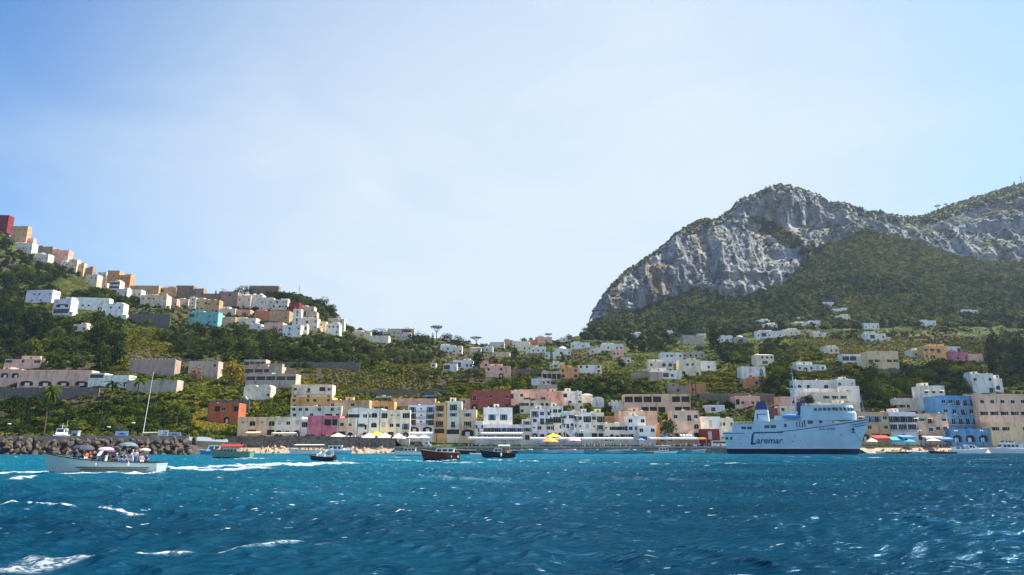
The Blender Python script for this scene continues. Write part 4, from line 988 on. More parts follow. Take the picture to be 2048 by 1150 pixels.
def round_lobes(seed, w=1.0, h=1.0, z0=.35, k=9):
    r = random.Random(seed); L = [(0, 0, z0 + h * .36, w * .34, w * .34, h * .34)]
    for i in range(k):
        a = 6.28 * i / k + r.uniform(-.4, .4); q = r.uniform(.16, .33) * w; s = r.uniform(.14, .25) * w
        L.append((q * math.cos(a), q * math.sin(a), z0 + h * r.uniform(.14, .52), s, s, s * r.uniform(.7, 1.1)))
    L.append((r.uniform(-.1, .1) * w, r.uniform(-.1, .1) * w, z0 + h * .6, .2 * w, .2 * w, .2 * h)); return L
ST_DARK = [(0.0, (.006, .012, .003)), (0.5, (.022, .036, .007)), (1.0, (.07, .085, .013))]
ST_MID = [(0.0, (.022, .036, .006)), (0.5, (.065, .090, .012)), (1.0, (.15, .165, .02))]
ST_BRI = [(0.0, (.05, .065, .012)), (0.5, (.11, .125, .02)), (1.0, (.22, .20, .03))]
ST_YEL = [(0.0, (.10, .085, .012)), (0.5, (.24, .18, .02)), (1.0, (.42, .30, .04))]
ST_OLI = [(0.0, (.04, .047, .027)), (0.5, (.085, .09, .05)), (1.0, (.16, .155, .09))]
ST_PNK = [(0.0, (.06, .05, .03)), (0.5, (.25, .15, .12)), (1.0, (.45, .30, .26))]
LM = {k: leaf_mat("leaves_" + k, False, s) for k, s in dict(dark=ST_DARK, mid=ST_MID, bright=ST_BRI, yellow=ST_YEL, olive=ST_OLI, blossom=ST_PNK).items()}
BARK = plain("bark", (.10, .07, .05), .9, scale=2)
def trunk_mesh(kind, seed):
    r = random.Random(seed); b = MB()
    if kind == 'umbrella':
        b.tube((0, 0, -.12), (.02, 0, .45), .035, .026, 7); 
        for i in range(7):
            a = 6.28 * i / 7 + r.uniform(-.3, .3); b.tube((.02, 0, .42 + .02 * i % .06), (.30 * math.cos(a), .30 * math.sin(a), .80), .016, .007, 5)
    elif kind == 'palm':
        for i in range(8): b.tube((.03 * math.sin(i * .3), 0, -.1 + i * .118), (.03 * math.sin((i + 1) * .3), 0, .018 + i * .118), .036 - i * .002, .030 - i * .002, 8)
    elif kind == 'cypress': b.tube((0, 0, -.1), (0, 0, .5), .03, .012, 6)
    else:
        b.tube((0, 0, -.15), (.01, 0, .42), .045, .03, 7)
        for i in range(5):
            a = 6.28 * i / 5 + r.uniform(-.4, .4); b.tube((.01, 0, .36), (.22 * math.cos(a), .22 * math.sin(a), .66), .022, .008, 5)
    return b.mesh("trunk", BARK)
TV = {}
def tree_proto(kind, v, col):
    """unit meshes: 1 high, 1 wide"""
    key = (kind, v, col)
    if key in TV: return TV[key]
    s = sum(map(ord, kind)) % 7 + v * 13 + len(kind)
    if kind == 'round': Vv, t = crown(s, round_lobes(s, 1.0, .95, .05), 620, .042)
    elif kind == 'tall': Vv, t = crown(s, [(0, 0, .55, .30, .30, .42)] + [(.2 * math.cos(a), .2 * math.sin(a), z, .2, .2, .2) for a, z in ((0, .3), (1, .5), (2.2, .7), (3.1, .35), (4, .6), (5.2, .45), (1.6, .84), (4.6, .28))], 620, .042)
    elif kind == 'dome': Vv, t = crown(s, [(0, 0, .42, .46, .46, .50)] + [(.3 * math.cos(a), .3 * math.sin(a), .42 + .1 * math.sin(3 * a), .2, .2, .24) for a in np.arange(0, 6.2, .8)] , 700, .038, up=.6)
    elif kind == 'umbrella': Vv, t = crown(s, [(0, 0, .86, .46, .46, .10)] + [(.28 * math.cos(a), .28 * math.sin(a), .84 + .02 * math.sin(2 * a), .22, .22, .10) for a in np.arange(0, 6.2, .9)], 520, .036, up=.8)
    elif kind == 'palm':
        r_ = random.Random(s); qs = []
        for i in range(26):
            a = 6.28 * i / 26 + r_.uniform(-.15, .15); el = r_.uniform(-.5, 1.2); L_ = .48; px_, pz_ = 0.0, .84
            for k_ in range(5):
                e_ = el - k_ * .38; nx_, nz_ = px_ + L_ / 5 * math.cos(e_), pz_ + L_ / 5 * math.sin(e_) * .7; wd_ = .035 * (1.3 - abs(k_ - 1.5) * .28); ca_, sa_ = math.cos(a), math.sin(a)
                for sg in (-1, 1): qs += [(px_ * ca_, px_ * sa_, pz_), (nx_ * ca_, nx_ * sa_, nz_), (nx_ * ca_ - sg * wd_ * sa_, nx_ * sa_ + sg * wd_ * ca_, nz_ - .03), (px_ * ca_ - sg * wd_ * sa_, px_ * sa_ + sg * wd_ * ca_, pz_ - .03)]
                px_, pz_ = nx_, nz_
        Vv = np.array(qs); t = np.full(len(Vv), .5)
    elif kind == 'cypress': Vv, t = crown(s, [(0.03 * math.sin(z * 17), 0, z, .5 * (1 - z) ** .5 * (.6 + .4 * min(1, z * 5)), .5 * (1 - z) ** .5 * (.6 + .4 * min(1, z * 5)), .13) for z in np.arange(.08, .97, .1)], 520, .05, up=.1)
    else: Vv, t = crown(s, round_lobes(s, 1.0, 1.0, -.12, 7), 380, .055)
    n = len(Vv) // 4; me = np_mesh("crown", Vv, np.arange(n * 4).reshape(-1, 4), [LM[col]], tint=t)
    tm = trunk_mesh(kind, s) if kind != 'bush' else None
    TV[key] = (me, tm); return TV[key]
def put_tree(name, label, cat, kind, col, x, y, z, wd, ht, group=None, v=None, rz=None):
    v = random.randrange(3) if v is None else v
    me, tm = tree_proto(kind, v, col); a = random.uniform(0, 6.28) if rz is None else rz
    if tm is None:
        o = link(name, me, None, (x, y, z), a); o.scale = (wd, wd, ht); tag(o, label, cat, group); return o
    root = empty(name, (x, y, z), a); root.scale = (wd, wd, ht); tag(root, label, cat, group)
    link("crown", me, root); link("trunk", tm, root); return root
def base_at(px, py):
    """ground point seen at or just under a pixel"""
    h = None; k = 0
    while h is None and k < 60:
        h = land_any(px, py + k)[0]; k += 1
    return h
def in_tz(px, py): return any(((px - a) / c) ** 2 + ((py - b) / d) ** 2 < 1.1 for a, b, c, d in TZ)
def blocked(px0, px1, py0, py1, Y, slack=.25):
    """does a plant's picture box cover a house standing behind it?"""
    for (a, b, c, d, hy) in BOXES:
        if hy > Y - 8:
            ox = min(px1, b) - max(px0, a); oy = min(py1, d - (d - c) * (.22 if hy < 600 else .38)) - max(py0, c)
            if ox > 0 and oy > 0 and ox * oy > slack * min((px1 - px0) * (py1 - py0), (b - a) * (d - c)): return True
        if abs(hy + 4 - Y) < 7 and a - 1 < (px0 + px1) / 2 < b + 1 and c < py1 - 1 < d + 6: return True
    return False
SPECIAL = """
873|676|26|26|umbrella|dark|umbrella_pine|lone umbrella pine with a bare forked trunk standing above the skyline
758|678|42|24|dome|dark|pine_tree|round dark pine at the left end of the saddle, the first beyond the left hill
834|686|46|24|dome|dark|pine_tree|round dark pine in front of the broad cream villa on the skyline
911|694|46|25|dome|dark|pine_tree|widest round dark pine, standing over the small white gabled house
893|678|26|15|dome|dark|pine_tree|round pine crown just right of the lone umbrella pine
813|661|22|8|dome|dark|pine_tree|flat dark pine crown peeping over the roof of the broad cream villa
720|664|16|12|round|dark|tree|small dark tree beside the mast right of the left hill
700|662|22|14|round|dark|tree|rounded dark tree at the foot of the left hill skyline
855|692|7|24|cypress|dark|cypress|left of the two dark cypresses below the lone umbrella pine
865|690|8|26|cypress|dark|cypress|taller right one of the two dark cypresses below the lone umbrella pine
952|688|25|15|umbrella|dark|pine_tree|spreading pine over a tiny white house on the saddle
938|686|10|9|round|dark|tree|small dark tree left of the spreading pine of the saddle
1097|680|16|14|umbrella|dark|pine_tree|leaning pine over the pale pink house on the saddle skyline
1062|684|9|12|round|dark|tree|dark little tree right of the orange brown saddle house
1048|684|17|12|round|mid|tree|green tree on the skyline left of the orange brown saddle house
1138|682|15|18|round|dark|tree|dark tree right of the single white cube house
1182|668|40|12|umbrella|dark|pine_tree|wide dark pine crown at the left foot of the mountain
1103|724|8|28|cypress|dark|cypress|left cypress of the pair in front of the white houses under the saddle
1126|724|10|20|cypress|dark|cypress|right broader cypress of the pair in front of the domed gable house
1137|722|6|13|cypress|dark|cypress|smallest cypress on the slope right of the pair
1025|740|22|26|round|mid|tree|round tree with a yellow green top above the green slope, right of its twin
1008|738|22|24|round|mid|tree|round tree with a yellow green top above the pale pink villa
1052|738|20|22|round|mid|tree|round tree right of the two yellow green topped ones
1031|714|24|20|round|dark|tree|dark round tree under the saddle houses
1150|734|22|18|round|bright|tree|bright green round tree behind the apricot villa
1243|738|22|24|tall|dark|tree|dark pointed tree right of the flat white house
1525|776|12|44|cypress|dark|cypress|tall dark cypress beside the white stepped villa
1511|670|34|15|umbrella|dark|umbrella_pine|flat topped pine among the white villas under the mountain
1802|438|8|8|umbrella|dark|pine_tree|left of the two tiny pines in the notch of the mountain skyline
1815|438|9|8|umbrella|dark|pine_tree|right of the two tiny pines in the notch of the mountain skyline
1876|421|13|11|umbrella|dark|pine_tree|dark pine clump at the rise of the right skyline
1892|414|8|7|umbrella|dark|pine_tree|tiny pine just above the dark clump on the right skyline
1949|396|6|5|umbrella|dark|pine_tree|solitary tiny pine high on the right skyline
2029|371|5|9|cypress|dark|cypress|tiny pointed tree beside the summit cross
462|772|50|66|round|yellow|tree|big golden yellow tree beside the glazed grey buildings
484|766|24|28|round|yellow|tree|lower golden side bush leaning on the big golden tree
391|764|30|40|round|blossom|tree|rounded tree with pale pink blossom between the grey ruins
488|592|34|24|dome|dark|pine_tree|big dark pine crown left of the castle ruin
445|592|18|16|dome|dark|pine_tree|dark round crown over the brown stone building
470|594|16|20|round|dark|tree|dark tree between the two pine crowns left of the castle ruin
430|594|8|14|cypress|dark|cypress|short dark cypress over the roofs of the ridge town
565|602|32|26|round|dark|tree|dark tree right below the castle ruin
590|604|24|20|round|dark|tree|dark tree at the foot of the tall mast
610|612|26|22|round|mid|tree|green tree right of the tall mast
647|612|24|20|dome|dark|pine_tree|dark domed pine standing on the right shoulder of the left hill
214|550|8|14|round|dark|tree|small dark tree beside the orange square house
224|574|7|18|cypress|dark|cypress|dark cypress in front of the orange square house
8|500|34|34|round|dark|tree|dark tree at the left edge below the crimson house
1617|812|38|28|round|dark|tree|dark round tree before the cream villa with green windows
1032|826|26|22|round|dark|tree|dark tree wedged between the dark red house and the cream house
1338|872|34|48|round|dark|tree|large dark tree filling the gap below the beige institutional building
1216|826|22|22|round|dark|tree|dark round tree right of the white vaulted house
1430|704|36|44|tall|dark|tree|tall dark pointed tree right of the grey walled terrace house
955|745|30|46|tall|dark|pine_tree|dark slender pine with a high crown left of the pale pink villa
1400|708|20|24|round|olive|tree|grey green tree at the foot of the tall dark pointed tree
236|870|26|30|round|olive|tree|grey green tree just above the breakwater
362|845|34|44|round|mid|tree|green tree left of the golden grass patch
88|872|48|106|palm|mid|palm_tree|tall palm with a drooping round head in front of the peach hotel arches
222|800|44|40|palm|dark|palm_tree|short dark palm before the white villa with one tall arch
275|800|40|46|palm|mid|palm_tree|palm before the low stone villa, left of the sailing mast
352|852|36|50|palm|mid|palm_tree|palm right of the sailing mast on the bank
1405|822|16|26|palm|mid|palm_tree|small palm right of the dark poles behind the beige institutional building
"""
def specials():
    for i, ln in enumerate(SPECIAL.strip().split('\n')):
        px, py, wd, ht, kind, col, nm, lb = ln.split('|'); px, py, wd, ht = map(float, (px, py, wd, ht))
        h = base_at(px, py)
        if h is None: continue
        Y = h.y; s = Y / F * 1.04; top = at(px, py - ht, Y).z
        if py > 862: Y = 350.0 if px < 500 else 352.0; h = at(px, py, Y); top = at(px, py - ht, Y).z; s = Y / F
        put_tree(nm, lb, 'tree', kind, col, h.x, Y, h.z - .2, wd * s, max(.8, top - h.z + .2), v=i % 3)
specials()
# woods one can tell trees in: (cx, cy, rx, ry, n, size px lo, hi, kinds, colours, name, label, group)
WOODS = [
 (35, 675, 55, 78, 20, 30, 48, ('round', 'tall'), ('dark', 'dark', 'mid'), 'tree', "dark tree in the wood at the left edge below the lavender villas", "dark wood at the left edge"),
 (130, 690, 55, 38, 12, 24, 36, ('round',), ('dark', 'mid'), 'tree', "dark tree between the lavender villas and the long peach hotel", "trees above the peach hotel"),
 (213, 682, 30, 52, 8, 32, 50, ('round', 'tall'), ('dark',), 'tree', "very dark tree right below the white villa with three windows", "dark clump below the white villa"),
 (385, 684, 62, 26, 12, 28, 42, ('dome', 'round'), ('dark',), 'pine_tree', "broad dark pine in the grove below the turquoise house", "pine grove below the turquoise house"),
 (500, 690, 55, 36, 15, 24, 36, ('round', 'tall'), ('dark', 'mid'), 'tree', "dark green tree in the wood below the pink arcaded villa", "wood below the pink arcaded villa"),
 (610, 700, 55, 28, 15, 22, 34, ('round',), ('dark', 'mid'), 'tree', "dark green tree in the belt below the left hill's white villas", "wood below the white villas"),
 (715, 700, 50, 28, 14, 18, 28, ('round', 'dome'), ('dark', 'mid'), 'tree', "rounded tree on the slope right below the left hill", "trees right below the left hill"),
 (820, 705, 60, 18, 16, 16, 26, ('round',), ('dark', 'mid', 'olive'), 'tree', "rounded tree on the wooded slope under the round skyline pines", "trees under the skyline pines"),
 (900, 745, 60, 14, 8, 14, 22, ('round',), ('mid', 'olive'), 'tree', "green tree around the pale grey arcaded villa", "trees round the arcaded villa"),
 (630, 620, 42, 20, 16, 14, 22, ('round', 'dome'), ('dark', 'mid'), 'tree', "tree in the wood on the right flank of the left hill", "wood on the right flank of the left hill"),
 (540, 592, 50, 8, 9, 14, 20, ('round', 'dome'), ('dark',), 'tree', "dark tree in the belt under the castle ruin", "tree belt under the castle ruin"),
 (60, 560, 60, 36, 16, 18, 30, ('round',), ('dark', 'mid'), 'tree', "dark tree on the slope above the lavender villas", "trees above the lavender villas"),
 (215, 588, 60, 12, 10, 14, 22, ('round',), ('mid', 'dark'), 'tree', "green tree just above the long white villa of the left hillside", "trees above the long white villa"),
 (300, 640, 50, 14, 7, 14, 22, ('round',), ('mid', 'bright'), 'tree', "green tree left of the turquoise house", "trees left of the turquoise house"),
 (1300, 690, 45, 12, 12, 12, 20, ('round', 'tall'), ('dark',), 'tree', "dark tree in the row above the topmost clustered white house", "dark row at the mountain foot"),
 (1470, 702, 30, 20, 10, 16, 26, ('round', 'tall'), ('dark', 'mid'), 'tree', "dark tree in the clump below the grey domed house", "trees under the grey domed house"),
 (1555, 705, 30, 22, 10, 18, 28, ('round',), ('dark',), 'tree', "dark tree in the clump above the cream villa with a tiled eave", "clump above the tiled eave villa"),
 (1560, 768, 30, 26, 10, 18, 28, ('round',), ('dark', 'mid'), 'tree', "green tree between the tall cypress and the arched white terrace villa", "trees right of the tall cypress"),
 (1790, 775, 70, 34, 20, 22, 36, ('round', 'tall'), ('dark', 'mid'), 'tree', "dark green tree in the wood below the big beige villa", "wood below the big beige villa"),
 (1905, 755, 50, 28, 16, 22, 36, ('round',), ('dark', 'mid'), 'tree', "dark tree in the wood above the blue hotel", "wood above the blue hotel"),
 (2025, 720, 40, 40, 12, 26, 42, ('round', 'tall'), ('dark',), 'tree', "tall dark tree in the wood at the right edge", "dark wood at the right edge"),
 (1190, 790, 60, 22, 12, 14, 24, ('round',), ('mid', 'dark'), 'tree', "green tree on the terraces above the white roofs right of centre", "trees above the centre roofs"),
 (1120, 660, 40, 8, 6, 10, 16, ('round',), ('dark',), 'tree', "dark skyline tree between the saddle houses and the mountain", "skyline trees right of the saddle"),
 (60, 835, 70, 26, 14, 18, 32, ('round', 'bush'), ('dark', 'mid', 'olive'), 'tree', "dark shrubby tree behind the breakwater at the left edge", "bank at the left edge"),
 (270, 835, 90, 24, 16, 18, 30, ('round', 'bush'), ('dark', 'mid'), 'tree', "dark shrubby tree on the bank below the low stone villa", "bank below the low stone villa"),
 (55, 508, 34, 14, 6, 8, 13, ('round',), ('dark', 'mid'), 'tree', "dark tree among the houses at the top of the left ridge", "ridge trees at the top"),
 (130, 538, 45, 12, 7, 8, 13, ('round',), ('dark', 'mid'), 'tree', "dark tree between the mauve pink house and the orange houses", "ridge trees below the mauve pink house"),
 (310, 602, 70, 12, 9, 9, 14, ('round',), ('dark', 'mid'), 'tree', "dark tree among the houses above the turquoise house", "ridge trees above the turquoise house"),
 (480, 632, 60, 16, 9, 9, 14, ('round',), ('dark', 'mid'), 'tree', "dark tree among the houses right of the turquoise house", "ridge trees right of the turquoise house"),
 (130, 790, 110, 12, 8, 12, 18, ('bush',), ('bright', 'yellow', 'mid'), 'shrub', "rounded garden shrub in front of the peach hotel", "garden shrubs of the peach hotel"),
]
TREES_XYR = []
ORD = "first second third fourth fifth sixth seventh eighth ninth tenth eleventh twelfth thirteenth fourteenth fifteenth sixteenth seventeenth eighteenth nineteenth twentieth".split()
def name_by_place(rows):
    """rows (object, label, picture x): things with the same words are told apart by their order from the left"""
    by = {}
    for o, lb, px in rows: by.setdefault(lb, []).append((px, o))
    for lb, q in by.items():
        q.sort(key=lambda t: t[0])
        for i, (_, o) in enumerate(q): o['label'] = lb if len(q) == 1 else "%s, %s from left" % (lb, ORD[i] if i < 20 else ORD[19])
def woods():
    rows = []
    rnd = random.Random(5)
    for (cx, cy, rx, ry, n, s0, s1, kinds, cols, nm, lb, gr) in WOODS:
        k = 0; tries = 0; pts = []; n = round(n * .86)
        while k < n and tries < n * 40:
            tries += 1; a = rnd.uniform(0, 6.28); q = math.sqrt(rnd.random()); px = cx + rx * q * math.cos(a); py = cy + ry * q * math.sin(a)
            s = rnd.uniform(s0, s1)
            if any((px - p) ** 2 + ((py - r_) * 1.6) ** 2 < (s * .42) ** 2 for p, r_ in pts): continue
            h = BH.ray_cast(ORG, ray(px, py + s * .35), 5000)[0]
            if h is None: continue
            kind = rnd.choice(kinds); ht = s * (1.05 if kind == 'round' else 1.35 if kind == 'tall' else .8)
            if blocked(px - s / 2, px + s / 2, py + s * .35 - ht, py + s * .35, h.y, .7 if 'ridge' in gr else .25): continue
            m = h.y / F
            o = put_tree(nm, lb, nm, kind, rnd.choice(cols), h.x, h.y, h.z - .3, s * m, ht * m, gr, rnd.randrange(3)); pts.append((px, py)); k += 1; rows.append((o, lb, px))
    name_by_place(rows)
woods()
def hedges():
    rnd = random.Random(31); rows = []
    for px0, px1, n, Y, z, col, lb, gr in ((478, 545, 9, 349, 7.2, 'dark', "dark clipped bush under the cream house with arched windows", "bushes on the sea wall"), (560, 660, 12, 348, 7.2, 'dark', "dark bush below the pale arcade and the pink house", "bushes below the pink house"), (905, 955, 8, 350, 3.0, 'mid', "green bush before the pale yellow waterfront building", "bushes at the pale yellow building"), (958, 1044, 10, 349, 3.0, 'mid', "green bush behind the scalloped pinkish canopy", "bushes behind the scalloped canopy"), (440, 476, 6, 348, 6.6, 'mid', "green bush on the bank left of the cream waterfront house", "bushes left of the cream waterfront house")):
        for i in range(n):
            px = px0 + (px1 - px0) * (i + rnd.uniform(.2, .8)) / n; w_ = rnd.uniform(2.2, 3.6)
            rows.append((put_tree('shrub', lb, 'shrub', 'bush', col, X(px, Y), Y, z, w_, w_ * rnd.uniform(.6, .95), gr), lb, px))
    name_by_place(rows)

# ---- undergrowth: nobody could count it
def scatter(name, pts, protos, mat, seed, kind='stuff'):
    """pts rows: x y z width height tint; one mesh of bush copies"""
    r = np.random.default_rng(seed); Vs, Ts = [], []
    P = np.array(pts); ids = r.integers(0, len(protos), len(P))
    for k, (pv, ptint) in enumerate(protos):
        q = P[ids == k]
        if not len(q): continue
        a = r.uniform(0, 6.28, len(q)); ca, sa = np.cos(a), np.sin(a)
        x = pv[None, :, 0] * ca[:, None] - pv[None, :, 1] * sa[:, None]; y = pv[None, :, 0] * sa[:, None] + pv[None, :, 1] * ca[:, None]
        V = np.stack([q[:, 0, None] + x * q[:, 3, None], q[:, 1, None] + y * q[:, 3, None] * .9, q[:, 2, None] + pv[None, :, 2] * q[:, 4, None]], -1)
        Vs.append(V.reshape(-1, 3)); Ts.append((np.clip(q[:, 5, None] + (ptint[None] - .5) * .28, 0.0, 1.0)).ravel())
    V = np.concatenate(Vs); T = np.concatenate(Ts); n = len(V) // 4
    me = np_mesh(name, V, np.arange(n * 4).reshape(-1, 4), [mat], tint=T); return tag(link(name, me), kind='stuff')
M_UNDER = leaf_mat("undergrowth_leaves", True, [(0.0, (.008, .014, .003)), (0.30, (.026, .041, .007)), (0.5, (.09, .115, .014)), (0.72, (.19, .20, .02)), (0.9, (.32, .24, .03)), (1.0, (.42, .25, .05))])
M_MOUNT = leaf_mat("mountain_leaves", True, [(0.0, (.009, .016, .006)), (0.4, (.045, .062, .018)), (0.7, (.105, .118, .036)), (1.0, (.16, .155, .055))])
def darkness(px, py):
    d = 0
    for w_ in WOODS:
        q = ((px - w_[0]) / (w_[2] * 1.25)) ** 2 + ((py - w_[1]) / (w_[3] * 1.35)) ** 2
        if q < 1 and 'dark' in w_[8]: d = max(d, 1 - q * .6)
    return d
def undergrowth():
    rnd = random.Random(9); big, small, grass = [], [], []
    GOLD = [(430, 838, 50, 24), (185, 800, 26, 8), (235, 816, 20, 8), (290, 722, 40, 16), (770, 775, 70, 12), (140, 570, 50, 14), (1640, 684, 90, 6), (1700, 700, 60, 6), (300, 700, 50, 18), (640, 760, 60, 12)]
    for i in range(115000):
        px = rnd.uniform(-130, 2180); py = rnd.uniform(430 if px < 60 else 455, 884)
        hh_ = BH.ray_cast(ORG, ray(px, py), 5000); h = hh_[0]
        if h is None or h.y > 1240 : continue
        if h.y > 985 and px > 1150: continue
        if abs(hh_[1].z) < .62 and h.y < 900 and rnd.random() < .5: continue
        dk = darkness(px, py); n_ = float(vnoise(h.x / 45, h.y / 45, 3)); n2 = float(vnoise(h.x / 16, h.y / 16, 8)); n3 = float(vnoise(h.x / 90, h.y / 90, 21))
        gold = any(((px - a) / c) ** 2 + ((py - b) / d) ** 2 < 1 for a, b, c, d in GOLD)
        tm = tmask(h.x, h.y) > .5 and dk == 0; wild = dk > 0 or n_ + .5 * n2 > ((.62 if in_tz(px, py) else .34) if tm else 0.0)
        if h.y < 400 and 480 < px and py > 850: continue
        right = smooth(1250, 1500, px)
        if wild and not gold:
            w_ = rnd.uniform(2.2, 6.2) * (1.15 if dk else 1); ht = w_ * rnd.uniform(.65, 1.0)
            t = rnd.uniform(.05, .5) if dk else rnd.choice((rnd.uniform(.05, .45), rnd.uniform(.25, .75)))
            t = t + .14 * n3
            if h.y < 400: w_ *= .62; ht *= .62
            if h.y > 880 : w_ *= 1.2; ht *= 1.1; t *= .8
            m = F / h.y
            if blocked(px - w_ * m / 2, px + w_ * m / 2, py - ht * m, py, h.y, .16): continue
            if rnd.random() < .62: big.append((h.x, h.y, h.z, w_, ht, t))
        else:
            w_ = rnd.uniform(1.5, 3.6) * (.7 if h.y < 450 else 1) * (1.05 if tm else 1); ht = w_ * rnd.uniform(.35, .65 if tm else .9); m = F / h.y
            if tm and abs(hh_[1].z) < .5: continue
            t = (rnd.uniform(.6, .97 if px > 380 and py > 810 else .84) if gold else rnd.choice((rnd.uniform(.2, .5), rnd.uniform(.45, .76)))) + .1 * n3
            if blocked(px - w_ * m / 2, px + w_ * m / 2, py - ht * m, py, h.y, .12): continue
            small.append((h.x, h.y, h.z, w_, ht, t))
    for a_, b_, c_, d_ in TZ:
        for i in range(int(c_ * d_ * 1.5)):
            px = a_ + c_ * rnd.uniform(-1, 1); py = b_ + d_ * rnd.uniform(-1, 1)
            q = BH.ray_cast(ORG, ray(px, py), 5000); h = q[0]
            if h is None or h.y > 960 or abs(q[1].z) < .55: continue
            w_ = rnd.uniform(1.6, 3.4); ht = w_ * rnd.uniform(.4, .7); m = F / h.y
            if blocked(px - w_ * m / 2, px + w_ * m / 2, py - ht * m, py, h.y, .12): continue
            small.append((h.x, h.y, h.z, w_, ht, rnd.choice((rnd.uniform(.3, .5), rnd.uniform(.5, .86))) + .12 * float(vnoise(h.x / 40, h.y / 10, 3))))
    pb = [crown(50 + k, round_lobes(50 + k, 1.0, 1.0, -.15, 8), 105, .10) for k in range(4)]
    ps = [crown(70 + k, round_lobes(70 + k, 1.0, 1.0, -.2, 5), 44, .15) for k in range(4)]
    scatter("undergrowth", big, pb, M_UNDER, 1); scatter("terrace_vines", small, ps, M_UNDER, 2)
    pts = []; cells = {}
    FT = ([1168, 1225, 1280, 1330, 1390, 1430, 1475, 1530, 1578, 1600, 1640, 1700, 1728, 1780, 1840, 1900, 1960, 2048, 2100], [650, 640, 624, 604, 580, 592, 598, 582, 566, 528, 498, 480, 462, 480, 492, 515, 526, 530, 530])
    TP = ([1168, 1195, 1250, 1300, 1350, 1400, 1450, 1490, 1540, 1565, 1600, 1645, 1690, 1720, 1790, 1830, 1880, 1920, 1970, 2048, 2100], [650, 610, 552, 522, 482, 462, 444, 410, 386, 380, 392, 408, 416, 432, 446, 448, 442, 428, 412, 390, 380])
    for i in range(48000):
        px = rnd.uniform(1165, 2090); py = rnd.uniform(365, 685)
        h, nr, ism = land_any(px, py)
        if h is None or (not ism and (h.y < 960 or blocked(px - 4, px + 4, py - 4, py, h.y, .1))): continue
        if not ism and h.y < 1060 and rnd.random() < .5: continue
        sl = abs(nr.z); n_ = float(vnoise(h.x / 70, h.z / 50, 5))
        if sl < .42 and rnd.random() > .015 + .16 * max(0, n_ - .25): continue
        cliff = np.interp(px, *TP) + 2 < py < np.interp(px, *FT) - 3
        ledge = abs(py - (432 + (px - 1500) * .62)) < 9 + (px - 1500) * .06 and 1500 < px < 1640
        if cliff and not ledge and rnd.random() > (.30 if n_ > .05 else .10): continue
        steep = sl < .42 or (cliff and not ledge); w_ = rnd.uniform(7, 18) * (.42 if steep else 1)
        if py < np.interp(px, *TP) + 9: w_ *= .45
        elif h.y > 1600 and py < 450: w_ *= .5
        low = h.z < 330
        ck = (int(h.x / (w_ * .66)), int(h.y / (w_ * .66)), int(h.z / 8), int(w_ / 4))
        if ck in cells: continue
        cells[ck] = 1
        t = rnd.choice((rnd.uniform(.05, .4), rnd.uniform(.4, .9))) + .2 * n_ + (.12 if py < 560 else -.05)
        pts.append((h.x, h.y, h.z, w_, w_ * rnd.uniform(.75, 1.15), t))
    print("mountain", len(pts))
    pm = [crown(90 + k, round_lobes(90 + k, 1.0, 1.0, -.2, 6), 64, .135, jit=.28) for k in range(4)]
    scatter("mountain_scrub", pts, pm, M_MOUNT, 3)
undergrowth()
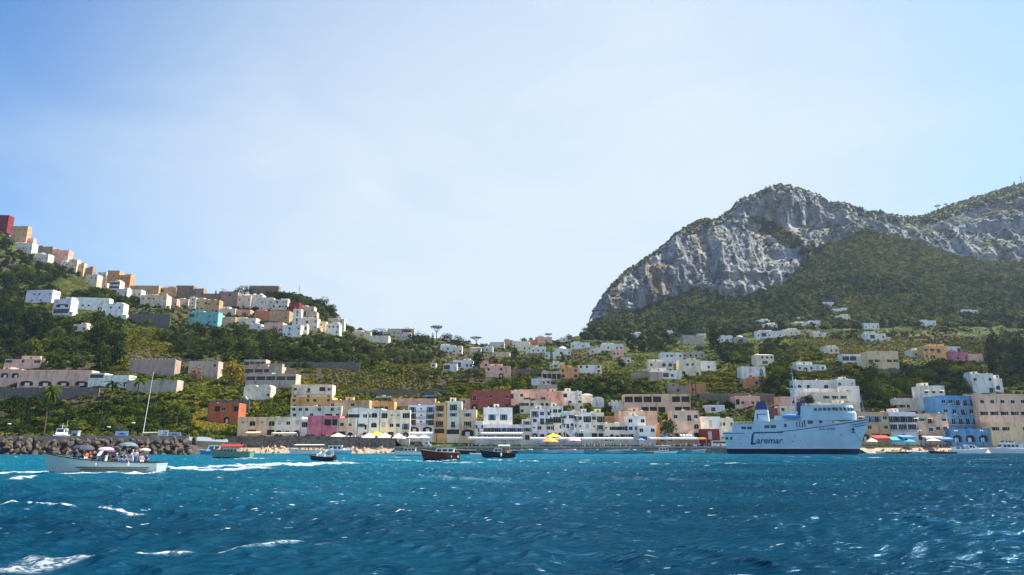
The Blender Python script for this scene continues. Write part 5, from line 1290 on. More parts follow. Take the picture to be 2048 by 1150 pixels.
# ================================================================ shore
def X(px, Y): return (px - 1024.0) / F * Y
def Zp(py, Y): return at(1024, py, Y).z
STONE = plain("quay_stone", (.20, .16, .13), .9, var=.45, scale=.5)
PAVE = plain("quay_paving", (.42, .37, .31), .9, var=.2, scale=.3)
CONC = plain("concrete", (.30, .26, .22), .9, var=.35, scale=.4)
def shore():
    q = MB(); q.box(X(795, 338), X(1455, 338), 338, 357.5, -3, 3.02, 0); q.box(X(795, 338) - .1, X(1455, 338) + .1, 337.8, 338.6, 2.7, 3.2, 1)
    q.box(X(1455, 338) + .3, X(2200, 338), 345, 357.6, -3, 3.03, 0)
    tag(q.obj("quay", [STONE, PAVE]), kind='structure')
    w_ = MB(); w_.box(X(470, 344), X(796, 344), 344, 357.4, -3, 7.3, 0); w_.box(X(470, 344), X(796, 344), 343.7, 344.3, 7.3, 8.1, 0)
    for i in range(6): w_.box(X(500 + i * 52, 344), X(500 + i * 52, 344) + .9, 343.4, 344, -3, 7.2, 0)
    tag(w_.obj("sea_wall", plain("sea_wall_stone", (.19, .15, .12), .95, var=.5, scale=.9)), "brown stone sea wall with buttresses under the cream and pink waterfront houses", "sea wall")
    b = MB(); xa, xb = X(-160, 300), X(404, 292)
    b.loft([[(xa, 283, -3), (xa, 291, 6.6), (xa, 304, 6.6), (xa, 350, 6.0), (xa, 350, -3)], [(xb, 283, -3), (xb - 7, 291, 5.8), (xb - 7, 304, 5.8), (xb, 345, 5.0), (xb, 345, -3)]])
    tag(b.obj("breakwater", plain("breakwater_core", (.045, .038, .032), .95, var=.4, scale=.3)), "long dark breakwater mound carrying the boulders on the left", "breakwater")
    p = MB(); p.box(xa, X(395, 298), 297, 297.6, 5, 7.6); tag(p.obj("parapet_wall", CONC), "low dark parapet wall running along the top of the breakwater", "parapet wall")
    be = MB(); be.add([(X(480, 343), 334, -1), (X(800, 343), 334, -1), (X(800, 343), 343.9, 3.0), (X(480, 343), 343.9, 3.0)], [(0, 1, 2, 3)])
    be.add([(X(1700, 343), 333, -.6), (X(2100, 343), 333, -.6), (X(2100, 343), 344.9, 2.6), (X(1700, 343), 344.9, 2.6)], [(0, 1, 2, 3)])
    tag(be.obj("beach", plain("pebble_beach", (.31, .245, .175), .95, var=.4, scale=1.5)), kind='structure')
    # boulders
    mk = lambda k, c: plain(k, c, .9, var=.45, scale=.7)
    RD, RT = mk("dark_boulder", (.085, .062, .048)), mk("tan_boulder", (.46, .33, .21))
    def rock(seed, mat):
        r = np.random.default_rng(seed); bm = bmesh.new(); bmesh.ops.create_icosphere(bm, subdivisions=2, radius=1)
        cut = [(Vector(r.normal(size=3)).normalized(), r.uniform(.45, .8)) for _ in range(11)]
        for v in bm.verts:
            for nn_, d_ in cut:
                e = v.co.dot(nn_) - d_
                if e > 0: v.co -= nn_ * e
            v.co *= 1 + r.normal() * .03
            v.co.z *= .72
        me = bpy.data.meshes.new("boulder"); bm.to_mesh(me); bm.free(); me.materials.append(mat); return me
    PD = [rock(k, RD) for k in range(6)]; PT = [rock(20 + k, RT) for k in range(5)]
    rnd = random.Random(4)
    for row in range(6):
        n = 34
        for i in range(n):
            x = xa + 12 + (xb - xa - 8) * (i + rnd.uniform(-.35, .35) + .5 * (row % 2)) / n; t = (row + .3) / 6
            s = rnd.uniform(1.0, 1.95)
            o = link("boulder", rnd.choice(PD), None, (x, 281.5 + 9.5 * t + rnd.uniform(-.8, .8), -.5 + 6.9 * t + rnd.uniform(-.4, .4))); o.rotation_euler = [rnd.uniform(0, 6.28) for _ in range(3)]; o.scale = (s * rnd.uniform(.9, 1.4), s, s)
            tag(o, "dark brown boulder on the sea slope of the breakwater", "boulder", "breakwater boulders")
    for (a, c, n, lb, g) in ((522, 602, 30, "pale tan boulder on the beach between the green boat and the passenger boat", "beach boulders left of the passenger boat"), (700, 800, 32, "pale tan boulder on the beach left of the white hulled wooden boat", "beach boulders under the umbrellas"), (1715, 1880, 26, "pale boulder on the stony beach right of the ferry bow", "boulders right of the ferry")):
        for i in range(n):
            px = rnd.uniform(a, c); y = rnd.uniform(334, 343.5); s = rnd.uniform(.6, 1.4)
            z = -1 + 4 * (y - 334) / 10
            o = link("boulder", rnd.choice(PT), None, (X(px, y), y, z)); o.rotation_euler = [rnd.uniform(0, 6.28) for _ in range(3)]; o.scale = (s * 1.3, s, s); tag(o, lb, "boulder", g)
shore()

# ---------------------------------------------------------------- people
SKIN = simple("skin", (.42, .24, .16), .6)
def skinned(name, verts, edges, rad, mat, sub=1):
    me = bpy.data.meshes.new(name); me.from_pydata(verts, edges, []); o = bpy.data.objects.new(name, me); COL.objects.link(o)
    m = o.modifiers.new("s", 'SKIN'); m.use_smooth_shade = True
    for i, r in enumerate(rad):
        me.skin_vertices[0].data[i].radius = (r, r)
    me.skin_vertices[0].data[0].use_root = True
    if sub: s_ = o.modifiers.new("d", 'SUBSURF'); s_.levels = sub; s_.render_levels = sub
    dg = bpy.context.evaluated_depsgraph_get(); out = bpy.data.meshes.new_from_object(o.evaluated_get(dg)); bpy.data.objects.remove(o); bpy.data.meshes.remove(me)
    out.name = name; out.materials.clear(); out.materials.append(mat); return out
def person_parts(pose):
    """joints of a 1.72 m figure, feet (or seat) at z = 0"""
    up = 0.0
    if pose == 'seat':
        hip = .10; legs = lambda s: [((s * .10, -.02, hip), .085), ((s * .12, -.42, hip + .03), .062), ((s * .12, -.44, hip - .38), .042), ((s * .12, -.56, hip - .40), .035)]
    elif pose == 'walk':
        hip = .90; legs = lambda s: [((s * .09, 0, hip), .085), ((s * .10, -.16 * s - .04, .50), .060), ((s * .10, -.26 * s + .08, .09), .040), ((s * .10, -.26 * s - .06, .04), .034)]
    else:
        hip = .92; legs = lambda s: [((s * .09, 0, hip), .085), ((s * .11, -.02, .50), .060), ((s * .12, .02, .09), .040), ((s * .13, -.11, .04), .034)]
    V = [(0, 0, hip)]; Rr = [.115]; E = []
    def add(p, r, frm): V.append(p); Rr.append(r); E.append((frm, len(V) - 1)); return len(V) - 1
    sp1 = add((0, 0, hip + .20), .105, 0); ch = add((0, 0, hip + .42), .125, sp1); nk = add((0, 0, hip + .56), .055, ch); h1 = add((0, -.01, hip + .66), .082, nk); h2 = add((0, -.005, hip + .76), .072, h1)
    add((0, -.095, hip + .68), .014, h1)
    for s in (-1, 1):
        k = 0
        for p, r in legs(s): k = add(p, r, k)
        sh = add((s * .19, 0, hip + .48), .058, ch)
        if pose == 'seat': el, wr = (s * .25, -.12, hip + .24), (s * .18, -.34, hip + .16)
        elif pose == 'walk': el, wr = (s * .25, .10 * s, hip + .20), (s * .24, -.10 + .06 * s, hip + .02)
        else: el, wr = (s * .27, .02, hip + .21), (s * .26, -.08, hip - .01)
        e_ = add(el, .042, sh); w_ = add(wr, .028, e_); d = (Vector(wr) - Vector(el)).normalized(); pl = Vector(wr) + d * .055; pm = add(tuple(pl), .030, w_)
        side = Vector((0, 1, 0)) if abs(d.y) < .8 else Vector((1, 0, 0))
        for q in range(4):
            o_ = side * (.013 * (q - 1.5)); f1 = add(tuple(pl + o_ * 1.6 + d * .045), .0085, pm); add(tuple(pl + o_ * 1.9 + d * (.085 - .006 * abs(q - 1.3)) + Vector((-s * .015, 0, 0))), .007, f1)
        t1 = add(tuple(pl - side * .035 + d * .01), .010, pm); add(tuple(pl - side * .048 + d * .04), .008, t1)
    return V, E, Rr, hip
_pp = {}
def person_proto(pose):
    if pose in _pp: return _pp[pose]
    V, E, Rr, hip = person_parts(pose); body = skinned("person", V, E, Rr, SKIN)
    # shirt: torso and upper arms, trousers: hips and thighs
    tv = [(0, 0, hip + .02), (0, 0, hip + .22), (0, 0, hip + .43), (0, 0, hip + .52)]; te = [(0, 1), (1, 2), (2, 3)]; tr = [.130, .122, .142, .085]
    iE = {'seat': (.25, -.12, hip + .24), 'walk': None}.get(pose)
    for s in (-1, 1):
        tv.append((s * .19, 0, hip + .48)); tr.append(.072); te.append((2, len(tv) - 1))
        e_ = (s * .25, -.12, hip + .24) if pose == 'seat' else ((s * .25, .10 * s, hip + .20) if pose == 'walk' else (s * .27, .02, hip + .21))
        m_ = Vector((s * .19, 0, hip + .48)).lerp(Vector(e_), .7); tv.append(tuple(m_)); tr.append(.060); te.append((len(tv) - 2, len(tv) - 1))
    lv = [(0, 0, hip + .02)]; le = []; lr = [.128]; n = 1
    for s in (-1, 1):
        pts = [(s * .10, -.02, hip - .02), (s * .12, -.42, hip + .03), (s * .12, -.44, hip - .2)] if pose == 'seat' else [(s * .095, 0, hip - .04), ((s * .10, -.16 * s - .04, .50) if pose == 'walk' else (s * .11, -.02, .50)), ((s * .10, -.2 * s + .03, .26) if pose == 'walk' else (s * .115, 0, .26))]
        prev = 0
        for p_, r_ in zip(pts, (.098, .074, .062)): lv.append(p_); lr.append(r_); le.append((prev, len(lv) - 1)); prev = len(lv) - 1
    hv = MB(); hv.ball((0, .015, hip + .745), .098, .108, .105, n=10, h=5, bottom=-.25)
    _pp[pose] = (body, (tv, te, tr), (lv, le, lr), hv, hip); return _pp[pose]
_cl = {}
def cloth(pose, part, colname, col):
    k = (pose, part, colname)
    if k not in _cl:
        P_ = person_proto(pose); v, e, r = P_[1] if part == 'shirt' else P_[2]
        _cl[k] = skinned(part, v, e, r, simple("cloth_" + colname, col, .85))
    return _cl[k]
SHIRTS = dict(white=(.75, .75, .75), red=(.55, .04, .03), blue=(.06, .14, .42), navy=(.02, .03, .08), pink=(.62, .25, .32), yellow=(.65, .48, .08), black=(.02, .02, .02), green=(.08, .24, .12), orange=(.65, .22, .04))
HAIRS = [("hair_dark", (.02, .014, .01)), ("hair_brown", (.09, .05, .025)), ("hair_fair", (.30, .20, .09))]
_hm = {}; LASTP = [None]
def person(x, y, z, face, pose, shirt, label, group=None, hat=None):
    P_ = person_proto(pose); root = link("person", P_[0], None, (x, y, z), face); LASTP[0] = root; tag(root, label, "person", group)
    link("shirt", cloth(pose, 'shirt', shirt, SHIRTS[shirt]), root)
    tc = random.choice(("navy", "white", "black", "blue")); link("trousers", cloth(pose, 'trousers', tc, SHIRTS[tc]), root)
    hn, hc = random.choice(HAIRS)
    if hat: hn, hc = "hat_white", (.8, .8, .78)
    if (pose, hn) not in _hm: _hm[(pose, hn)] = P_[3].mesh("hat" if hat else "hair", simple(hn, hc, .8), True)
    link("hat" if hat else "hair", _hm[(pose, hn)], root); return root

# ---------------------------------------------------------------- boats
PAINT = {}
def paint(name, col, r=.3): return simple("paint_" + name, col, r)
PC = dict(white=(.78, .78, .76), greygreen=(.42, .50, .47), green=(.16, .27, .20), brown=(.10, .022, .012), black=(.015, .015, .02), ltblue=(.30, .50, .62), teal=(.08, .30, .34), navy=(.015, .03, .12), red=(.55, .02, .02), wood=(.36, .17, .06), cream=(.70, .62, .45), blue=(.05, .18, .50))
def hull_rings(L, Bm, zb, zs, rake=.12, double=False, n=13, tr=.75, draft=.35):
    """stations from stern (x=-L/2) to bow (x=+L/2); returns rings of points keel..sheer both sides"""
    out = []
    for i in range(n):
        t = i / (n - 1); e = (abs(2 * t - 1) ** 2.4 if double else (max(0, (t - .35) / .65) ** 2.2)); hb = Bm / 2 * (1 - e) if not double else Bm / 2 * (1 - e)
        if not double: hb *= tr + (1 - tr) * min(1, t / .35)
        hb = max(hb, .03); z = zs + (zb - zs) * (t ** 2.2) + (.25 * (1 - t) ** 3 if double else 0)
        xo = -L / 2 + L * t; xw = -L / 2 * (1 - .02) + L * (1 - rake) * t
        out.append((xo, xw, hb, z))
    return out
def make_hull(L, Bm, zb, zs, cols, double=False, rake=.12, tr=.75, boot=.18, stripes=(), draft=.4):
    st = hull_rings(L, Bm, zb, zs, rake, double, tr=tr); b = MB(); lv = [-draft, 0.0, boot] + [None] * 0
    K = [(-draft, .25), (boot, .80), (.45, .90), (.80, .98), (1.0, 1.0)]   # (z or fraction, beam factor)
    rings = []
    for xo, xw, hb, z in st:
        pts = []
        for j, (k, f) in enumerate(K):
            zz_ = k if j < 2 else boot + (z - boot) * k
            s = max(0, (zz_ + draft) / (z + draft)); x = xw + (xo - xw) * s; pts.append((x, hb * f, zz_))
        rings.append([(x, -y, q) for x, y, q in pts[::-1]] + [(x, y, q) for x, y, q in pts])
    b.v = [p for r in rings for p in r]; n = len(rings[0]); m = len(K)
    for i in range(len(rings) - 1):
        for k in range(n - 1):
            b.f.append((i * n + k, (i + 1) * n + k, (i + 1) * n + k + 1, i * n + k + 1)); zi = min(k, n - 2 - k)
            b.m.append(1 if zi >= m - 2 else 0)
    b.f.append(tuple(range(n))); b.m.append(0)
    mats = [paint(cols[0], PC[cols[0]]), paint(cols[1], PC[cols[1]])]
    return b, mats, st
def rail_mesh(st, h=.10, wdt=.10, z0=0):
    b = MB()
    for s in (-1, 1):
        for i in range(len(st) - 1):
            (x0, _, h0, a0), (x1, _, h1, a1) = st[i], st[i + 1]
            b.tube((x0, s * h0, a0 + z0), (x1, s * h1, a1 + z0), wdt * .6, n=5)
    b.tube((st[0][0], -st[0][2], st[0][3] + z0), (st[0][0], st[0][2], st[0][3] + z0), wdt * .6, n=5); return b
def deck_mesh(st, dz=-.22, k=.96, i0=0, i1=None):
    b = MB(); s_ = st[i0:i1]
    for i in range(len(s_) - 1):
        (x0, _, h0, a0), (x1, _, h1, a1) = s_[i], s_[i + 1]
        b.add([(x0, -h0 * k, a0 + dz), (x1, -h1 * k, a1 + dz), (x1, h1 * k, a1 + dz), (x0, h0 * k, a0 + dz)], [(0, 1, 2, 3)])
    return b
GLASSB = simple("boat_window", (.02, .03, .045), .08)
def cabin(root, x0, x1, w, z, h, col, nwin=3, slope=.5, roofcol=None, back=0.15):
    b = MB(); hw = w / 2
    b.add([(x0 + back, -hw, z), (x1, -hw * .9, z), (x1, hw * .9, z), (x0 + back, hw, z), (x0, -hw * .92, z + h), (x1 - slope, -hw * .8, z + h), (x1 - slope, hw * .8, z + h), (x0, hw * .92, z + h)],
          [(0, 1, 5, 4), (1, 2, 6, 5), (2, 3, 7, 6), (3, 0, 4, 7), (4, 5, 6, 7)])
    co = link("cabin", b.mesh("cabin", paint(col, PC[col])), root)
    r = MB(); r.box(x0 - .15, x1 - slope + .15, -hw * .98, hw * .98, z + h + .003, z + h + .10); link("cabin_roof", r.mesh("cabin_roof", paint(roofcol or col, PC[roofcol or col])), root)
    L_ = (x1 - slope * .9) - (x0 + back)
    for s in (-1, 1):
        for i in range(nwin):
            a = x0 + back + L_ * (i + .12) / nwin; c = x0 + back + L_ * (i + .88) / nwin; wn = MB()
            y1 = s * (hw * .955 + .02); y2 = s * (hw * .90 + .03)
            wn.add([(a, y1, z + h * .35), (c, y1 - s * .02, z + h * .35), (c - slope * .25 * (i == nwin - 1), y2, z + h * .85), (a, y2, z + h * .85)], [(0, 1, 2, 3)]); link("window", wn.mesh("window", GLASSB), co)
    wn = MB(); wn.add([(x1 - slope * .38 + .02, -hw * .75, z + h * .4), (x1 - slope * .38 + .02, hw * .75, z + h * .4), (x1 - slope * .85 + .03, hw * .7, z + h * .88), (x1 - slope * .85 + .03, -hw * .7, z + h * .88)], [(0, 1, 2, 3)]); link("windscreen", wn.mesh("windscreen", GLASSB), co)
    return co
def bimini(root, x0, x1, w, z, h, colname, arch=.2):
    b = MB(); n = 6; rings = []
    for x in (x0, x1):
        rings.append([(x, -w / 2 + w * k / n, z + h + arch * math.sin(math.pi * k / n)) for k in range(n + 1)] + [(x, w / 2 - w * k / n, z + h - .06 + arch * math.sin(math.pi * k / n)) for k in range(n + 1)])
    b.loft(rings); c = link("canopy", b.mesh("canopy", paint(colname + "_canvas", PC[colname], .8)), root)
    for x in (x0 + .1, x1 - .1):
        for s in (-1, 1):
            p = MB(); p.tube((x, s * w * .48, z), (x, s * w * .48, z + h), .03, n=5); link("canopy_post", p.mesh("canopy_post", WFRAME), c)
def fender(root, x, y, z, col='white', r=.16):
    b = MB(); b.ball((0, 0, 0), r, r, r * 1.9, n=8, h=6); b.tube((0, 0, r * 1.8), (0, 0, r * 3.4), .02, n=4); link("fender", b.mesh("fender", paint(col, PC[col])), root, (x, y, z))
def boat(name, label, cxp, wy, lenpx, bow, beam, zb, zs, cols, cat='boat', double=False, Y=None, yaw=0, rail='wood', group=None, **kw):
    """cxp: picture column of the middle, wy: picture row of the waterline; bow -1 = pointing left"""
    Y = Y or CAM_Z * F / (wy - HORIZON); L = lenpx / F * Y / max(.35, math.cos(R(yaw)))
    root = empty(name, (X(cxp, Y), Y, 0), (math.pi if bow < 0 else 0) + R(yaw)); tag(root, label, cat, group)
    b, mats, st = make_hull(L, beam, zb, zs, cols, double, **kw); link("hull", b.mesh("hull", mats, False), root)
    link("rub_rail", rail_mesh(st).mesh("rub_rail", paint(rail, PC[rail])), root); link("deck", deck_mesh(st, -.25).mesh("deck", paint('deck', (.45, .36, .26), .7)), root)
    return root, L, st, Y
def W_(root, p):
    root_m = Matrix.Translation(root.location) @ Matrix.Rotation(root.rotation_euler.z, 4, 'Z'); return root_m @ Vector(p)
# --- big open tour boat, lower left
def tour_boat():
    Y = 89.0
    root, L, st, Y = boat("tour_boat", "long white and grey green open tour boat crowded with passengers, speeding left", 230, 942, 228, -1, 4.0, 2.45, 1.25, ('greygreen', 'black'), Y=Y, rail='black', boot=.12, rake=.10, tr=.8, yaw=3)
    # facing side (local +y after the half turn)
    for z0, x0, x1 in ((.62, -L * .44, L * .16), (.38, -L * .42, L * .12)):
        s = MB(); pts = []
        n = 14
        for i in range(n):
            x = x0 + (x1 - x0) * i / (n - 1); t = (x + L / 2) / L; e = max(0, (t - .35) / .65) ** 2.2; hb = 2.0 * (1 - e) * (.8 + .2 * min(1, t / .35)); zz = z0 + .25 * max(0, t - .5)
            pts.append((x, hb * .93, zz))
        for i in range(n - 1):
            a, c = pts[i], pts[i + 1]; s.add([(a[0], a[1] + .01, a[2] - .05), (c[0], c[1] + .01, c[2] - .05), (c[0], c[1] + .03, c[2] + .03), (a[0], a[1] + .03, a[2] + .05), (a[0], a[1] - .15, a[2] - .05), (c[0], c[1] - .15, c[2] - .05), (c[0], c[1] - .15, c[2] + .05), (a[0], a[1] - .15, a[2] + .05)], [(0, 1, 2, 3), (3, 2, 6, 7), (0, 4, 5, 1)])
        link("hull_stripe", s.mesh("hull_stripe", paint('black', PC['black'])), root)
    for x in (-L * .02, -L * .28): fender(root, x, 1.98, 1.05, 'white', .12)
    mb = MB(); mb.tube((L * .36, 0, 2.2), (L * .30, 0, 2.95), .03, n=5); mb.tube((L * .30, -.8, 2.2), (L * .30, .8, 2.2), .03, n=5); link("bow_rail", mb.mesh("bow_rail", IRON), root)
    fr = MB()
    for x in (-L * .05, -L * .22):
        for s in (-1, 1): fr.tube((x, s * 1.5, 1.1), (x - .2, s * 1.4, 3.1), .03, n=5)
        fr.tube((x - .2, -1.4, 3.1), (x - .2, 1.4, 3.1), .03, n=5)
    link("canopy_frame", fr.mesh("canopy_frame", IRON), root)
    con = MB(); con.box(-.5, .5, -.5, .5, 1.0, 2.1); con.add([(.5, -.5, 2.1), (.5, .5, 2.1), (.2, .5, 2.7), (.2, -.5, 2.7)], [(0, 1, 2, 3)]); link("steering_console", con.mesh("steering_console", WHITE), root)
    rnd = random.Random(2)
    seats = [(.20, 1.0, 'seat'), (.16, .2, 'seat'), (.10, 1.2, 'seat'), (.07, .3, 'seat'), (.03, 1.1, 'seat'), (-.01, .4, 'seat'), (-.04, 1.3, 'seat'), (-.08, .6, 'seat'), (-.10, 1.4, 'walk'), (-.13, 1.2, 'stand'), (-.16, 1.4, 'seat'), (-.18, .3, 'stand'), (-.20, 1.3, 'seat'), (-.23, 1.4, 'seat'), (-.25, .5, 'seat'), (-.28, 1.35, 'seat'), (-.31, 1.2, 'stand'), (-.33, .5, 'seat'), (-.36, 1.3, 'seat'), (-.39, .9, 'seat'), (.26, .9, 'seat'), (-.06, -.6, 'stand'), (-.22, -.7, 'stand'), (.13, -.5, 'seat')]
    cols = ['black', 'navy', 'orange', 'black', 'navy', 'black', 'blue', 'black', 'navy', 'blue', 'red', 'white', 'navy', 'green', 'black', 'pink', 'white', 'orange', 'pink', 'navy', 'orange', 'white', 'blue', 'red']
    where = ['nearest the bow beyond the dark parasol', 'in the bow on the far bench', 'in the bow beside the rail', 'under the dark parasol', 'next to the front fender', 'just aft of the dark parasol', 'under the pink parasol', 'on the far side of the pink parasol', 'walking amidships', 'standing amidships and taller than the rest', 'right of the standing one in blue', 'standing at the console', 'at the rail left of the rear fender', 'leaning by the rear fender', 'on the far bench near the rear fender', 'right of the rear fender at the rail', 'standing near the stern', 'far bench near the stern', 'last but one at the stern rail', 'last at the stern', 'alone at the very front', 'standing on the far side amidships', 'standing on the far side aft', 'on the far bench forward']
    for (fx, y, po), c, wh in zip(seats, cols, where):
        t = fx + .5; z = 1.25 + (2.45 - 1.25) * t ** 2.2 - (.25 if po != 'seat' else -.12)
        if fx > .2: y *= .7
        p = W_(root, (fx * L, y, z)); person(p.x, p.y, p.z, rnd.uniform(-.9, .9), po, c, "passenger in %s, %s, on the tour boat" % (c, wh), "passengers on the white tour boat", hat=rnd.random() < .25)
    for (fx, y, c, cn, rr_, zz_) in ((-.05, 1.0, (.62, .38, .48), 'pale pink', .95, 2.75), (.15, .7, (.03, .035, .06), 'dark blue', 1.35, 2.85), (-.20, .2, (.10, .16, .18), 'dark green', 1.15, 3.25), (-.35, .3, (.55, .40, .34), 'flowered', .7, 2.7)):
        p = W_(root, (fx * L, y, 0)); u = MB(); u.ball((0, 0, 0), rr_, rr_, rr_ * .42, n=10, h=4, bottom=0.0); o = empty("parasol", (p.x, p.y, zz_)); tag(o, "%s hand held parasol over passengers of the white tour boat" % cn, "parasol", "parasols on the white tour boat")
        link("parasol_cloth", u.mesh("parasol_cloth", simple("parasol_" + cn.replace(' ', '_'), c, .7)), o); s = MB(); s.tube((0, 0, -.75), (0, 0, rr_ * .44), .015, n=4); link("parasol_pole", s.mesh("parasol_pole", IRON), o)
tour_boat()
def small_boats():
    rnd = random.Random(8)
    # green hulled cabin boat with red canopy
    root, L, st, Y = boat("cabin_boat", "wooden motor boat with a dark green hull and bright red canopy", 477, 915, 88, -1, 3.4, 2.6, 1.75, ('green', 'brown'), yaw=-8, rail='brown', boot=.3)
    cabin(root, -L * .20, L * .16, 2.5, 1.6, .95, 'cream', 4, .5); bimini(root, -L * .30, L * .20, 2.6, 2.55, .75, 'red', .45)
    for x, c in ((L * .30, 'orange'), (L * .24, 'red'), (-L * .36, 'orange'), (-L * .42, 'black'), (-L * .31, 'red')):
        p = W_(root, (x, rnd.uniform(-.3, .8), 1.75 if x < 0 else 2.0)); person(p.x, p.y, p.z, rnd.uniform(-1, 1), 'seat', c, "passenger in %s seated at the %s of the red canopied boat" % (c, 'bow' if x > 0 else 'stern'), "passengers of the red canopied boat")
    root, L, st, Y = boat("cabin_boat", "white cabin boat with a blue hull half hidden behind the red canopied boat", 447, 907, 56, -1, 3.2, 2.0, 1.5, ('blue', 'white'), yaw=20, rail='white', Y=275)
    cabin(root, -L * .15, L * .28, 2.6, 1.5, 2.1, 'white', 2, .9)
    # passenger boat with canopy
    root, L, st, Y = boat("excursion_boat", "white excursion boat with a canopy and passengers in blue and yellow", 625, 908, 74, -1, 3.4, 2.3, 1.5, ('white', 'brown'), rail='brown', Y=285)
    bimini(root, -L * .45, L * .32, 3.0, 1.5, 2.3, 'cream', .25)
    EXC = []
    for i in range(12):
        c = ['blue', 'navy', 'white', 'blue', 'pink', 'blue', 'yellow', 'yellow', 'white', 'yellow', 'red', 'white'][i]; p = W_(root, (L * (.26 - .06 * i), (1.1, .2)[i % 2], 1.3)); person(p.x, p.y, p.z, rnd.uniform(-1, 1), ('stand', 'seat')[i % 3 == 0], c, "x", "passengers under the excursion boat canopy"); EXC.append((LASTP[0], "passenger in a %s top under the canopy of the excursion boat" % c, p.x))
    name_by_place(EXC)
    # dark dinghy
    root, L, st, Y = boat("motor_dinghy", "small dark inflatable motor boat with a white console and roll bar", 656, 920, 52, -1, 2.3, 1.25, .85, ('black', 'black'), rail='brown', yaw=-6, tr=.9)
    c = MB(); c.box(-.6, .6, -.55, .55, .6, 1.6); c.add([(.6, -.5, 1.6), (.6, .5, 1.6), (.3, .5, 2.1), (.3, -.5, 2.1)], [(0, 1, 2, 3)]); link("console", c.mesh("console", WHITE), root)
    c = MB(); c.box(-2.4, -1.0, -.8, .8, .6, 1.15); link("bench", c.mesh("bench", WHITE), root)
    c = MB(); 
    for s in (-1, 1): c.tube((-2.4, s * .85, .8), (-2.1, s * .7, 2.7), .045, n=5)
    c.tube((-2.1, -.7, 2.7), (-2.1, .7, 2.7), .045, n=5); link("roll_bar", c.mesh("roll_bar", WFRAME), root)
    c = MB(); c.box(-3.2, -2.75, -.3, .3, .3, 1.3); link("outboard_engine", c.mesh("outboard_engine", paint('black', PC['black'])), root)
    for x, q in ((.0, 'white'), (-1.6, 'pink'), (2.0, 'white')):
        p = W_(root, (x - .9, .3, .95)); person(p.x, p.y, p.z, .4, 'seat' if x else 'stand', q, "person in %s aboard the small dark inflatable %s" % (q, 'at the console' if not x else ('aft' if x < 0 else 'forward')), "people in the small dark inflatable")
    root, L, st, Y = boat("cabin_boat", "white cabin cruiser with pale blue hull and sloping windscreen behind the dark inflatable", 690, 907, 50, 1, 3.2, 1.7, 1.5, ('ltblue', 'navy'), rail='white', Y=320)
    cabin(root, -L * .45, L * .18, 2.7, 1.4, 2.2, 'white', 3, 1.4)
    # gozzi
    root, L, st, Y = boat("wooden_boat", "white hulled wooden boat with a rounded cabin left of the mahogany one", 826, 911, 62, -1, 3.0, 1.9, 1.35, ('white', 'brown'), rail='brown', Y=262, double=False)
    cabin(root, -L * .18, L * .22, 2.4, 1.3, 1.35, 'cream', 3, .5)
    root, L, st, Y = boat("wooden_boat", "big dark mahogany motor boat with a white glazed cabin in the centre", 884, 919, 78, -1, 3.1, 2.55, 1.75, ('brown', 'brown'), rail='wood', Y=172, boot=.25)
    cabin(root, -L * .36, L * .14, 2.5, 1.65, 1.1, 'white', 3, .6)
    for x in (-L * .30, -L * .46): fender(root, x, 1.35, .75, 'white', .17)
    for x, q in ((-L * .44, 'black'),):
        p = W_(root, (x, 0, 1.8)); person(p.x, p.y, p.z, .2, 'seat', q, "person in black sitting on the stern of the mahogany boat")
    root, L, st, Y = boat("wooden_boat", "black hulled motor boat with cream cabin and a round white fender", 996, 915, 70, -1, 3.0, 2.3, 1.45, ('black', 'black'), rail='brown', Y=200, boot=.2)
    cabin(root, -L * .12, L * .16, 2.3, 1.4, 1.3, 'cream', 2, .8); bimini(root, -L * .34, -L * .02, 2.4, 1.4, 2.0, 'cream', .25); fender(root, -L * .10, 1.5, .9, 'white', .3)
    for i, q in enumerate(('red', 'orange', 'red')):
        p = W_(root, (-L * (.2 + .08 * i), .4, 1.5)); person(p.x, p.y, p.z, .3 * i, 'seat', q, "passenger in %s seated aft in the black hulled motor boat, %s" % (q, ('first from the cabin', 'middle', 'last')[i]))
    root, L, st, Y = boat("barge", "low black barge moored against the quay behind the two dark motor boats", 932, 908, 44, -1, 3.4, 1.9, 1.7, ('black', 'black'), Y=300, rail='cream')
    root, L, st, Y = boat("dinghy", "tiny white tender beside the bow of the black hulled motor boat", 955, 910, 26, -1, 1.7, .9, .6, ('white', 'white'), Y=255, rail='white')
    # moored row on the quay
    row = [(1060, 50, 'teal', "pale teal rowing boat leftmost in the moored row"), (1089, 52, 'ltblue', "light blue boat second in the moored row, overlapping the teal one"), (1122, 46, 'ltblue', "light blue boat with a red cover in the moored row"), (1165, 46, 'teal', "teal boat with a small wooden cabin in the moored row"), (1188, 42, 'teal', "dark teal boat beside the one with the wooden cabin"), (1226, 54, 'ltblue', "light blue long boat under the middle of the white canopy"), (1262, 40, 'teal', "teal boat moored in the shade right of the long light blue boat"), (915, 34, 'ltblue', "small pale blue boat tucked behind the mahogany motor boat"), (1040, 36, 'navy', "dark blue boat moored right beside the black hulled motor boat"), (1145, 40, 'ltblue', "pale boat squeezed between the red covered and the cabin boats"), (1358, 34, 'teal', "teal boat right of the white pilot boat"), (1385, 32, 'ltblue', "pale blue boat moored closest to the ferry stern")]
